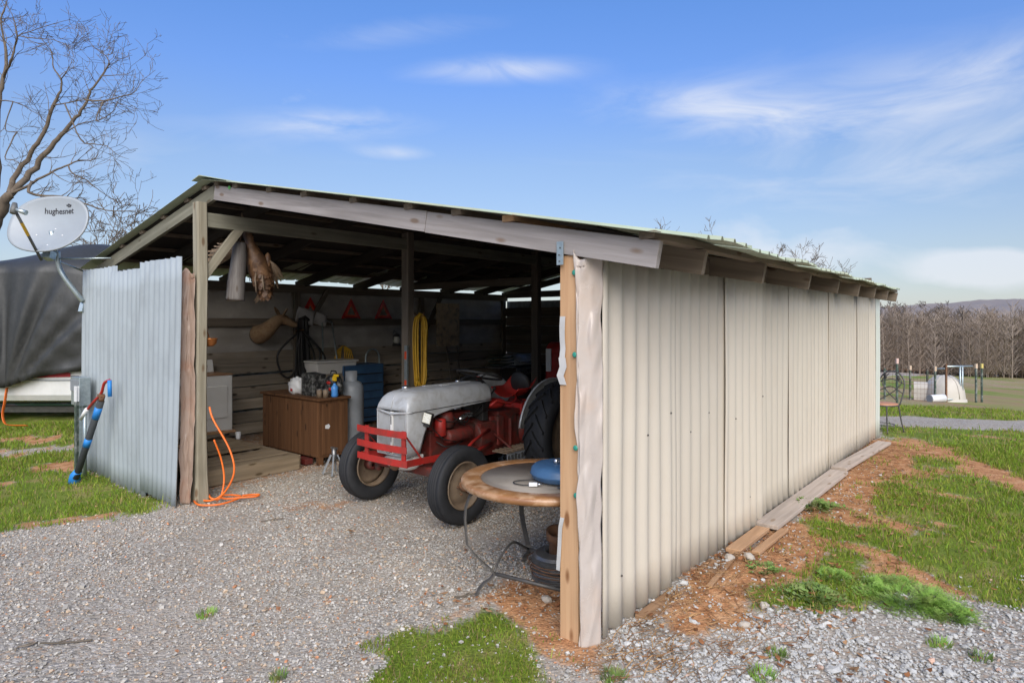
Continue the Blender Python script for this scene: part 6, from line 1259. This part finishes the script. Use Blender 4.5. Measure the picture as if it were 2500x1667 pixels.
plant('feathery_weed', 'big bright feathery weed spreading over the grey gravel', 2.50, 4.02, leaf_cluster(260, 0.30, 0.17, 0.006, 0.055, 0.55, 5, True), M['feathery'])
plant('feathery_weed', 'feathery weed joining the big one on its gravel side', 2.64, 3.80, leaf_cluster(110, 0.15, 0.11, 0.006, 0.05, 0.6, 6, True), M['feathery'])
plant('feathery_weed', 'feathery weed behind the big bright one at the grass edge', 2.20, 4.36, leaf_cluster(50, 0.11, 0.09, 0.006, 0.05, 0.55, 7, True), M['feathery'])
plant('leafy_weed', 'dark leafy weed at the gravel edge left of the feathery one', 1.92, 4.04, leaf_cluster(120, 0.20, 0.12, 0.010, 0.038, 0.5, 8), M['weed'])
plant('leafy_weed', 'leafy weed growing over the nearest grey plank', 2.86, 5.98, leaf_cluster(90, 0.21, 0.15, 0.014, 0.045, 0.45, 9), M['weed'])
plant('leafy_weed', 'small leafy weed on the clay before the second sheet', 1.76, 4.42, leaf_cluster(45, 0.13, 0.09, 0.009, 0.03, 0.4, 10), M['weed'])
def tuft(n, R_, H_, seed):
    rr = random.Random(seed); m = MB()
    for k in range(n):
        a = rr.uniform(0, 6.28); r0 = R_*math.sqrt(rr.random()); p = Vector((r0*math.cos(a), r0*math.sin(a), 0)); h_ = H_*rr.uniform(0.5, 1.0); ln = Vector((math.cos(a)*rr.uniform(0, 0.7), math.sin(a)*rr.uniform(0, 0.7), 1)).normalized(); s_ = Vector((-math.sin(a+0.6), math.cos(a+0.6), 0))*0.003
        m.add([p-s_, p+s_, p+ln*h_*0.6+s_*0.7, p+ln*h_*0.6-s_*0.7, p+ln*h_+Vector((ln.x, ln.y, -0.2))*h_*0.25], [(0, 1, 2, 3), (3, 2, 4)])
    return m
for i, (x, y, R_, n, lab) in enumerate(((1.39, 3.33, 0.055, 110, 'grass tuft alone on the right hand gravel'), (1.24, 3.14, 0.06, 120, 'grass tuft at the picture bottom below the lone one'), (0.50, 3.12, 0.065, 130, 'grass tuft on the gravel just in front of the corner post'), (2.33, 3.45, 0.06, 90, 'grass tuft right of the lone one towards the road edge'), (-1.16, 3.12, 0.04, 70, 'grass tuft left of the front grass patch'), (-1.83, 3.78, 0.05, 80, 'flat grass tuft in the middle of the left gravel'), (2.45, 3.30, 0.05, 70, 'grass tuft lowest at the right picture edge'))):
    plant('grass_tuft', lab, x, y, tuft(n, R_, 0.06, 40+i), M['feathery'] if i % 2 else M['weed'], 'grass tuft', 'tufts on the gravel')
def twig(lab, x, y, a, L_, seed):
    rr = random.Random(seed); z = hz(x, y)+0.012; pts = [(x+math.cos(a)*L_*q+rr.uniform(-0.015, 0.015), y+math.sin(a)*L_*q+rr.uniform(-0.015, 0.015), z+rr.uniform(0, 0.008)) for q in (0, 0.3, 0.6, 1)]
    m = MB().tube(catmull(pts, 3), 0.005, 6); m.tube([pts[1], (pts[1][0]+0.05, pts[1][1]+0.04, z+0.01)], 0.003, 5); tag(put('twig', m, M['inner'], None), lab, 'twig', 'twigs on the gravel')
twig('crooked brown twig on the near left gravel', -2.55, 3.42, 0.15, 0.26, 1); twig('short straight twig beside the crooked one', -2.66, 3.35, 1.0, 0.12, 2); twig('brown twig on the gravel in front of the left post', -2.2, 5.55, 0.3, 0.18, 3); twig('dark twig near the table foot', -0.36, 4.02, 0.2, 0.16, 4)
# iron chair behind the far corner
ch = thing('patio_chair', 'black scrolled iron chair with tan seat behind the far wall corner', 'chair', (6.02, 10.25, hz(6.02, 10.25)), math.radians(28))
M['seat_tan'] = material('terracotta_seat', (0.46, 0.22, 0.12), (0.36, 0.17, 0.09), rough=0.6, scale=8)
def cp(pts, r=0.011): return MB().tube(catmull(pts, 5), r, 8)
put('seat', MB().lathe([(0, 0.47), (0.19, 0.47), (0.215, 0.462), (0.22, 0.445), (0.21, 0.43), (0, 0.43)], 28), M['seat_tan'], ch)
put('seat_ring', MB().tube([(0.222*math.cos(a), 0.222*math.sin(a), 0.438) for a in [k*math.pi/14 for k in range(28)]], 0.011, 6, closed=True), M['iron'], ch)
for x, y in ((-0.16, -0.16), (-0.16, 0.16)): put('leg', cp([(x, y, 0.44), (x*1.08, y*1.08, 0.22), (x*1.25, y*1.25, 0.0)]), M['iron'], ch)
for y in (-0.19, 0.19): put('leg', cp([(0.14, y*0.9, 0.44), (0.17, y, 0.22), (0.22, y*1.1, 0.0)]), M['iron'], ch)
put('back_hoop', cp([(0.14, -0.19, 0.44), (0.19, -0.215, 0.62), (0.235, -0.21, 0.80), (0.26, -0.12, 0.93), (0.268, 0, 0.965), (0.26, 0.12, 0.93), (0.235, 0.21, 0.80), (0.19, 0.215, 0.62), (0.14, 0.19, 0.44)], 0.012), M['iron'], ch)
for pts in ([(0.15, -0.14, 0.50), (0.20, 0.05, 0.64), (0.24, 0.16, 0.80), (0.262, 0.05, 0.93)], [(0.15, 0.14, 0.50), (0.20, -0.05, 0.64), (0.24, -0.16, 0.80), (0.262, -0.05, 0.93)], [(0.19, -0.21, 0.62), (0.215, 0.0, 0.72), (0.19, 0.21, 0.62)], [(0.225, -0.20, 0.78), (0.245, 0, 0.84), (0.225, 0.20, 0.78)]): put('scroll', cp(pts, 0.008), M['iron'], ch)
for y, z in ((-0.10, 0.86), (0.11, 0.88)): put('leaf_ornament', MB().ell((0.25, y, z), (0.010, 0.03, 0.05), 10, 6), M['iron'], ch)
put('brace_ring', MB().tube([(0.17*math.cos(a), 0.17*math.sin(a), 0.12) for a in [k*math.pi/10 for k in range(20)]], 0.007, 6, closed=True), M['iron'], ch)
# kennel yard
def spot(px, Y): x = (px-1250)/1541.3*Y; return x, Y
def gpt(x, y, z=0): return (x, y, hz(x, y)+z)
X0, Y0 = spot(2306, 19.4)
ig = thing('dog_igloo', 'cream dome dog igloo with a low doorway tunnel in the kennel yard', 'dog house', gpt(X0, Y0), -0.55)
M['igloo'] = material('chalky_cream_plastic', (0.52, 0.48, 0.42), (0.46, 0.42, 0.36), rough=0.6, scale=3)
put('dome', MB().lathe([(0, 0.80), (0.14, 0.785), (0.28, 0.73), (0.39, 0.63), (0.465, 0.50), (0.51, 0.34), (0.535, 0.14), (0.55, 0.0)], 30), M['igloo'], ig); put('base_rim', MB().lathe([(0.54, 0.09), (0.57, 0.08), (0.575, 0.0)], 30), M['igloo'], ig)
m = MB(); n = 14
for k in range(n+1):
    a = math.pi*k/n; y, z = 0.24*math.cos(a), 0.30+0.26*math.sin(a)
    if k == 0 or k == n: z = 0.0
    m.v += [(-0.35, y*0.95, z), (-0.80, y, z), (-0.80, y*0.80, z*0.93), (-0.40, y*0.8, z*0.93)]
for k in range(n):
    for j in range(3): m.f.append((k*4+j, k*4+4+j, k*4+5+j, k*4+1+j)); m.sm.append(False)
put('door_tunnel', m, M['igloo'], ig)
for k in range(5): a = k*2*math.pi/5+0.4; put('rib', MB().tube([(r*math.cos(a), r*math.sin(a), z) for r, z in ((0.14, 0.79), (0.29, 0.73), (0.40, 0.63), (0.475, 0.50), (0.52, 0.34), (0.545, 0.12))], 0.012, 6), M['igloo'], ig)
bx_, by_ = spot(2288, 18.6); bk = thing('feed_bucket', 'white and grey bucket lying on its side before the igloo', 'bucket', gpt(bx_, by_, 0.11), 0.2)
put('bucket_wall', MB().lathe([(0.105, -0.24), (0.125, 0.22), (0.118, 0.22), (0.10, -0.23), (0, -0.23)], 20, Matrix.Rotation(math.radians(90), 4, 'Y')), M['white'], bk); put('bucket_base', MB().cyl((-0.27, 0, 0), (-0.24, 0, 0), 0.112, n=20), M['grey_steel'], bk)
fe = thing('wire_fence', 'wire yard fence with steel posts behind the iron chair', 'fence', gpt(*spot(2222, 19.2)), 0); fo = Vector(fe.location)
def fence_post(par, px, Y, h_, mt, cap=None):
    x, y = spot(px, Y); o = put('post', MB().box((0, 0, h_/2-0.02), (0.045, 0.045, h_)), mt, par, Vector(gpt(x, y))-Vector(par.location))
    if cap: put('post_cap', MB().box((0, 0, h_+0.03), (0.06, 0.06, 0.14)), cap, o)
    return o
M['tan_cap'] = material('tan_cap', (0.55, 0.42, 0.30), rough=0.6); M['pink_cap'] = material('pinkish_cap', (0.60, 0.42, 0.36), rough=0.6); M['yellow_cap'] = material('yellow_cap', (0.60, 0.48, 0.15), rough=0.6)
fp = [(2160, 19.0), (2190, 17.2), (2222, 19.4), (2264, 19.8), (2283, 18.9)]
for (px, Y), cap in zip(fp, (None, M['pink_cap'], M['tan_cap'], None, M['tan_cap'])): fence_post(fe, px, Y, 1.12 if px == 2190 else 0.95, M['green_post'], cap)
xa, ya = spot(2120, 19.4); xb, yb = spot(2283, 18.9); ga, gb = Vector(gpt(xa, ya))-fo, Vector(gpt(xb, yb))-fo; m = MB()
for k in range(7): m.tube([ga+Vector((0, 0, 0.08+0.14*k)), gb+Vector((0, 0, 0.08+0.14*k))], 0.004, 4)
for k in range(20): p = ga.lerp(gb, k/19); m.tube([p, p+Vector((0, 0, 0.94))], 0.003, 4)
o = put('wire_mesh', m, M['rust'], fe)
kg = thing('kennel_gate', 'pipe-framed kennel gate round the dog igloo', 'gate', gpt(*spot(2310, 18.8)), 0); ko = Vector(kg.location)
def kp(px, Y, z): x, y = spot(px, Y); return Vector(gpt(x, y, z))-ko
for px, Y, h_, mt, cap in ((2310, 18.8, 1.15, M['rust'], None), (2383, 19.2, 1.08, M['green_post'], M['tan_cap']), (2397, 19.6, 1.10, M['green_post'], M['yellow_cap'])): fence_post(kg, px, Y, h_, mt, cap)
put('top_rail', MB().tube([kp(2310, 18.8, 1.06), kp(2374, 19.2, 1.10)], 0.028, 8).tube([kp(2288, 19.6, 0.98), kp(2308, 19.2, 1.0)], 0.02, 8), M['galv'], kg)
for px in (2344, 2350): put('upright', MB().tube([kp(px, 19.0, 0.0), kp(px, 19.0, 1.08)], 0.022, 8), M['galv'], kg)
put('lower_rail', MB().tube([kp(2310, 18.8, 0.08), kp(2346, 19.0, 0.08)], 0.018, 8), M['galv'], kg)

# ---------------------------------------------------------------- trees, wood and hill
M['bark'] = material('brown_grey_bark', (0.15, 0.115, 0.08), (0.09, 0.068, 0.048), rough=0.95, scale=10, stretch=(1, 1, 0.4), bump=0.4)
M['far_bark'] = material('far_grey_bark', (0.19, 0.16, 0.14), (0.15, 0.125, 0.11), rough=1.0, scale=3)
def grow(m, p, d, L_, r, depth, rr, up=0.12, kids=(3, 5), minr=0.004, kink=0.35):
    """one branch as a kinked tapering tube, then its children"""
    n = 4 if L_ > 0.5 else 3; pts = [p]; dd2 = d.copy()
    for k in range(n):
        dd2 = (dd2+Vector((rr.uniform(-kink, kink), rr.uniform(-kink, kink), rr.uniform(-kink, kink)*0.8+up))*0.5).normalized(); pts.append(pts[-1]+dd2*(L_/n))
    rs = [max(minr, r*(1-0.75*k/n)) for k in range(n+1)]; m.tube(pts, rs, 5 if r > 0.03 else 3, cap=False)
    if depth <= 0: return
    for k in range(rr.randint(*kids)):
        q = rr.uniform(0.25, 1.0); i = min(n-1, int(q*n)); f = q*n-i; b = pts[i].lerp(pts[i+1], f)
        ax_ = (pts[i+1]-pts[i]).normalized(); o_ = ax_.orthogonal().normalized(); o_.rotate(Matrix.Rotation(rr.uniform(0, 6.28), 3, ax_)); nd = (ax_*rr.uniform(0.5, 0.9)+o_*rr.uniform(0.6, 1.0)).normalized()
        grow(m, b, nd, L_*rr.uniform(0.42, 0.68), max(minr, rs[i]*rr.uniform(0.5, 0.7)), depth-1, rr, up, kids, minr, kink)
LIMBS = {
    'trunk': [(-12.4,14.6,2.08,0.27),(-12.16,14.54,3.01,0.24),(-11.88,14.47,3.86,0.21),(-11.65,14.41,4.33,0.19),(-11.41,14.34,4.65,0.16)],
    'A': [(-11.62,14.6,4.7,0.11),(-11.47,14.61,5.15,0.1),(-11.15,14.62,5.64,0.085),(-10.85,14.63,6.17,0.075),(-10.64,14.64,6.77,0.065),(-10.48,14.65,7.11,0.04),(-10.48,14.67,7.38,0.032),(-10.66,14.68,7.65,0.024),(-10.71,14.69,7.99,0.018),(-10.9,14.7,8.26,0.012),(-11.06,14.71,8.43,0.007)],
    'A2': [(-10.29,14.4,7.28,0.024),(-10.18,14.37,7.38,0.02),(-10.05,14.34,7.55,0.012),(-9.93,14.3,7.66,0.006)],
    'A3': [(-10.39,14.3,6.65,0.03),(-10.15,14.33,6.7,0.022),(-9.72,14.35,6.78,0.017),(-9.3,14.38,6.79,0.012),(-8.98,14.4,6.87,0.008)],
    'B': [(-11.66,14.7,4.68,0.13),(-11.23,14.73,5.22,0.115),(-10.87,14.76,5.75,0.095),(-10.56,14.79,6.1,0.08),(-10.24,14.82,6.53,0.065),(-10.03,14.85,6.88,0.05),(-9.93,14.88,7.2,0.042),(-9.69,14.92,7.55,0.034),(-9.55,14.95,7.87,0.026),(-9.65,14.98,8.06,0.018),(-9.86,15.01,8.21,0.014),(-10.08,15.04,8.45,0.009),(-10.12,15.07,8.73,0.006)],
    'B1': [(-9.68,14.9,7.55,0.02),(-9.34,14.79,7.52,0.016),(-8.97,14.69,7.5,0.012),(-8.72,14.58,7.57,0.006)],
    'B2': [(-9.72,15.2,7.98,0.018),(-9.56,15.08,8.16,0.014),(-9.43,14.96,8.3,0.01),(-9.34,14.84,8.46,0.005)],
    'B3': [(-9.59,14.2,6.66,0.032),(-9.24,14.28,6.74,0.026),(-8.92,14.37,6.86,0.021),(-8.64,14.45,7.0,0.016),(-8.51,14.53,7.29,0.011),(-8.25,14.61,7.57,0.006)],
    'B4': [(-9.53,13.9,6.3,0.028),(-9.13,13.84,6.16,0.022),(-8.88,13.78,6.21,0.018),(-8.67,13.72,6.32,0.015),(-8.54,13.66,6.47,0.01),(-8.49,13.61,6.59,0.007)],
    'B5': [(-9.99,14.1,5.86,0.03),(-9.58,14.03,5.79,0.024),(-9.22,13.97,5.68,0.019),(-8.92,13.9,5.61,0.014),(-8.63,13.84,5.4,0.01),(-8.35,13.77,5.29,0.005)],
    'B6': [(-10.9,15.3,6.23,0.034),(-10.77,15.42,6.45,0.026),(-10.61,15.54,6.62,0.02),(-10.29,15.66,6.75,0.012)],
    'B7': [(-10.02,14.9,6.86,0.02),(-9.63,14.89,6.9,0.017),(-9.25,14.89,6.89,0.012),(-8.82,14.88,6.74,0.006)],
    'C': [(-13.35,16.0,3.75,0.22),(-13.17,16.08,5.2,0.17),(-13.19,16.16,6.26,0.13),(-13.18,16.25,7.45,0.095),(-13.14,16.33,8.06,0.075),(-13.16,16.41,8.73,0.06),(-13.27,16.49,9.14,0.045),(-13.42,16.58,9.69,0.035),(-13.34,16.66,10.15,0.022),(-13.36,16.74,10.54,0.01)],
    'C2': [(-12.71,15.8,7.86,0.055),(-12.53,15.79,8.26,0.045),(-12.44,15.79,8.58,0.036),(-12.37,15.78,8.86,0.03),(-12.41,15.78,9.14,0.022),(-12.47,15.77,9.38,0.016),(-12.62,15.77,9.66,0.008)],
    'C3': [(-12.11,15.4,8.45,0.026),(-12.06,15.43,8.73,0.022),(-11.75,15.47,8.88,0.018),(-11.3,15.5,9.05,0.013),(-10.81,15.54,9.2,0.006)],
    'C4': [(-11.86,15.1,8.4,0.024),(-11.48,15.01,8.5,0.02),(-11.15,14.93,8.44,0.017),(-10.82,14.84,8.38,0.014),(-10.51,14.76,8.26,0.011),(-10.17,14.67,8.1,0.008),(-9.87,14.59,8.01,0.005)],
    'C5': [(-12.81,15.6,7.14,0.03),(-12.36,15.63,7.19,0.022),(-12.18,15.67,7.14,0.017),(-11.97,15.7,7.01,0.013),(-11.59,15.73,6.78,0.007)],
    'C6': [(-12.73,15.5,6.55,0.024),(-12.52,15.59,6.52,0.02),(-12.31,15.68,6.46,0.014),(-12.1,15.77,6.49,0.006)],
    'C7': [(-12.41,15.2,5.79,0.03),(-12.21,15.21,5.72,0.022),(-11.99,15.21,5.64,0.016),(-11.72,15.22,5.45,0.008)],
    'D': [(-11.16,14.3,4.64,0.06),(-10.91,14.36,4.91,0.05),(-10.47,14.42,5.18,0.04),(-10.18,14.48,5.34,0.033),(-9.96,14.54,5.46,0.026),(-9.67,14.6,5.5,0.018),(-9.59,14.65,5.72,0.009)],
    'D2': [(-10.03,14.0,5.1,0.03),(-9.77,14.04,5.04,0.026),(-9.51,14.08,4.92,0.021),(-9.36,14.13,4.78,0.018),(-9.2,14.17,4.65,0.014),(-8.97,14.21,4.49,0.01),(-8.74,14.25,4.37,0.005)],
    'D3': [(-10.47,14.0,5.26,0.026),(-10.09,13.89,5.02,0.02),(-9.84,13.79,4.87,0.014),(-9.52,13.68,4.74,0.006)],
    'E': [(-10.73,13.8,4.49,0.06),(-10.6,13.86,4.6,0.052),(-10.4,13.93,4.53,0.045),(-9.87,13.99,4.5,0.038),(-9.49,14.05,4.37,0.03),(-9.06,14.12,4.24,0.022),(-8.74,14.18,4.24,0.014),(-8.37,14.24,4.26,0.006)],
}
LIMBS['trunk'] = [(-12.55, 14.65, -0.3, 0.33), (-12.5, 14.62, 1.0, 0.29)]+LIMBS['trunk']
LIMBS['C'] = [(-13.7, 16.1, -0.3, 0.30), (-13.5, 16.05, 2.0, 0.26)]+LIMBS['C']
def traced_tree(name, lab, keys, seed):
    rr = random.Random(seed); tm, cm = MB(), MB(); done = []; o0 = Vector((LIMBS[keys[0]][0][0], LIMBS[keys[0]][0][1], hz(*LIMBS[keys[0]][0][:2])))
    for k in keys:
        P = [Vector(p[:3]) for p in LIMBS[k]]; r = [p[3]*0.58 for p in LIMBS[k]]
        if done:
            j = min(done, key=lambda q: (q-P[0]).length)
            if (j-P[0]).length < 1.2: P = [j]+P[1:]
        done += P; C_ = catmull(P, 4); Rr = catm_r(r, 4); C_ = [c+Vector((rr.uniform(-1, 1), rr.uniform(-1, 1), rr.uniform(-1, 1)))*min(0.03, Rr[i]*0.5) for i, c in enumerate(C_)]
        (tm if r[0] > 0.055 else cm).tube([c-o0 for c in C_], Rr, 8 if r[0] > 0.03 else 5, cap=False)
        for i in range(3, len(C_)-1):
            if Rr[i] > 0.06: continue
            for _ in range(2 if Rr[i] < 0.03 else 1):
                if rr.random() < 0.27:
                    ax_ = (C_[i+1]-C_[i]).normalized(); o_ = ax_.orthogonal().normalized(); o_.rotate(Matrix.Rotation(rr.uniform(0, 6.28), 3, ax_)); nd = (ax_*rr.uniform(0.4, 1.0)+o_*rr.uniform(0.5, 1.0)+Vector((0, 0, 0.2))).normalized()
                    grow(cm, C_[i]-o0, nd, rr.uniform(0.3, 0.85), min(0.012, Rr[i]*0.6), rr.choice((1, 1, 2)), rr, 0.10, (2, 4), 0.0042, 0.85)
    t_ = thing(name, lab, 'tree', o0, 0); put('trunk', tm, M['bark'], t_); put('crown', cm, M['bark'], t_)
traced_tree('bare_tree', 'big bare tree with two leaning limbs behind the satellite dish', ['trunk', 'A', 'A2', 'A3', 'B', 'B1', 'B2', 'B3', 'B4', 'B5', 'B6', 'B7', 'D', 'D2', 'D3', 'E'], 5)
traced_tree('bare_tree', 'upright bare tree cut off by the left picture edge', ['C', 'C2', 'C3', 'C4', 'C5', 'C6', 'C7'], 6)
def bare_tree(lab, x, y, H_, seed, r0=None, spread=0.8, first=0.45, depth=4, mt='bark', minr=0.012, n1=7, grp=None):
    rr = random.Random(seed); z = hz(x, y); t_ = thing('bare_tree', lab, 'tree', (x, y, z), 0, grp); tm, cm = MB(), MB(); r0 = r0 or H_*0.016; P = [Vector((0, 0, -0.3))]; n = 7
    for k in range(1, n+1): P.append(Vector((rr.uniform(-0.02, 0.02)*H_, rr.uniform(-0.02, 0.02)*H_, H_*0.85*k/n)))
    tm.tube(P, [r0*(1.1-0.95*k/n) for k in range(n+1)], 8, cap=False)
    for k in range(n1):
        q = first+(1-first)*(k+rr.random())/n1; i = min(n-1, int(q*n)); b = P[i].lerp(P[i+1], q*n-i); a = k*2.4+rr.uniform(-0.4, 0.4); nd = Vector((math.cos(a)*spread, math.sin(a)*spread, rr.uniform(0.5, 1.1))).normalized()
        grow(cm, b, nd, H_*0.36*(1.25-q*0.55), r0*(1.0-0.75*q)*0.6, depth-1, rr, 0.14, (3, 5), minr, 0.32)
    put('trunk', tm, M[mt], t_); put('crown', cm, M[mt], t_); return t_
bare_tree('small bare tree rising just behind the left roof edge', -12.6, 19.8, 4.9, 21, spread=0.35, minr=0.009)
bare_tree('bare treetop over the roof above the front cream sheets', 18.3, 68.0, 14.7, 22, minr=0.02, spread=0.9, depth=4)
bare_tree('bare treetop over the roof against the pale cloud', 30.6, 71.0, 13.2, 23, minr=0.02, spread=0.7, depth=4)
bare_tree('smallest bare treetop over the roof nearest the far eave', 36.2, 71.5, 11.7, 24, minr=0.02, spread=0.5, depth=3)
bare_tree('bare tree seen through the gap under the left eaves', -6.2, 30.0, 4.2, 25, minr=0.014)
bare_tree('tall bare tree standing out of the wood above the dog igloo', 99.5, 146.0, 16.0, 26, mt='far_bark', minr=0.05, r0=0.32, grp='trees in front of the far wood')
bare_tree('forked bare tree right of the tall one before the far wood', 106.5, 145.0, 14.0, 27, mt='far_bark', minr=0.05, r0=0.30, spread=1.1, grp='trees in front of the far wood')
bare_tree('bare tree before the far wood close to the shed corner', 88.0, 146.0, 15.0, 28, mt='far_bark', minr=0.05, r0=0.28, grp='trees in front of the far wood')
bare_tree('bare tree before the far wood at the right picture edge', 117.0, 145.0, 13.5, 29, mt='far_bark', minr=0.05, r0=0.28, grp='trees in front of the far wood')
# far wood: hundreds of bare stems that read as one mass
def far_wood(name, lab, az0, az1, d0, d1, n, hmin, hmax, seed):
    r = np.random.default_rng(seed); az = r.uniform(az0, az1, n); d = r.uniform(d0, d1, n); x = d*np.sin(az); y = d*np.cos(az); z = height(x, y); H_ = r.uniform(hmin, hmax, n)
    K = 150; V = []; C_ = []
    for (cnt, kind) in ((1, 'stem'), (K, 'br')):
        m_ = n*cnt; ii = np.repeat(np.arange(n), cnt); h_ = H_[ii]
        if kind == 'stem': bx, by, bz = x[ii], y[ii], z[ii]-0.5; ex, ey, ez = bx+r.normal(0, 0.3, m_), by, bz+h_*0.9; w0, w1 = 0.055, 0.025
        else:
            q = r.uniform(0.03, 1.0, m_); a = r.uniform(0, 6.28, m_); l = h_*r.uniform(0.05, 0.18, m_)*(1.15-q*0.6); bx = x[ii]+np.cos(a)*l*0.35*r.uniform(0, 1.6, m_); by = y[ii]+np.sin(a)*l*0.35; bz = z[ii]+h_*0.88*q; ex = bx+np.cos(a)*l*0.8; ey = by+np.sin(a)*l*0.8; ez = bz+l*r.uniform(0.3, 1.2, m_); w0, w1 = 0.030, 0.012
        vx = np.stack([bx-w0, bx+w0, ex+w1, ex-w1], 1); vy = np.stack([by+w0, by-w0, ey-w1, ey+w1], 1); vz = np.stack([bz, bz, ez, ez], 1); V.append(np.stack([vx, vy, vz], -1).reshape(-1, 3))
        k = r.uniform(0.75, 1.15, n)[ii][:, None]*r.uniform(0.85, 1.15, (m_, 1)); base = np.where((r.uniform(0, 1, n)[ii] < 0.3)[:, None], np.array([0.30, 0.24, 0.19]), np.array([0.25, 0.195, 0.15])); C_.append(np.repeat(base*k, 4, 0))  # stem tones lightened, distance haze put into the colour
    V = np.concatenate(V); me = np_mesh(name, V, np.arange(len(V)).reshape(-1, 4)); set_color(me, 'tint', np.concatenate(C_)); me.materials.append(M['wood_mass']); o = bpy.data.objects.new(name, me); COL.objects.link(o); return tag(o, lab, 'wood', kind='stuff')
M['wood_mass'] = attr_material('far_bare_wood', 'tint', 1.0)
far_wood('far_wood', 'grey brown bare winter wood along the far edge of the field', math.radians(22), math.radians(52), 150, 185, 900, 11, 16, 3)
far_wood('far_wood', 'bare winter wood behind the shed, far off', math.radians(-50), math.radians(22), 150, 200, 500, 10, 15, 4)
nx, ny = 200, 24; hx = np.linspace(-1, 1, nx); m = MB()
def hill_pt(a, b):
    az = math.radians(-60+130*a); d = 190+420*b; rise = 30*b**1.1*(0.55+0.45*math.sin((az-0.35)*2.2+0.25))+5.5*b*(vn(az*9, 3)-0.3)
    x, y = d*math.sin(az), d*math.cos(az); return (x, y, -13.0+rise+2.6*vn(x*0.11, y*0.11)+1.8*vn(x*0.31, y*0.31))
def vn(x, y): return float(vnoise(np.array([x+1000.0]), np.array([y+1000.0]), 5)[0])
m.grid(hill_pt, 260, 26, True)
o = put('hill', m, material('wooded_hill', (0.21, 0.18, 0.165), (0.26, 0.22, 0.20), rough=1.0, scale=0.35, stretch=(1, 1, 1), c3=(0.19, 0.175, 0.18), c3_amt=0.6, c3_scale=0.03, bump=0.0)); o['kind'] = 'structure'
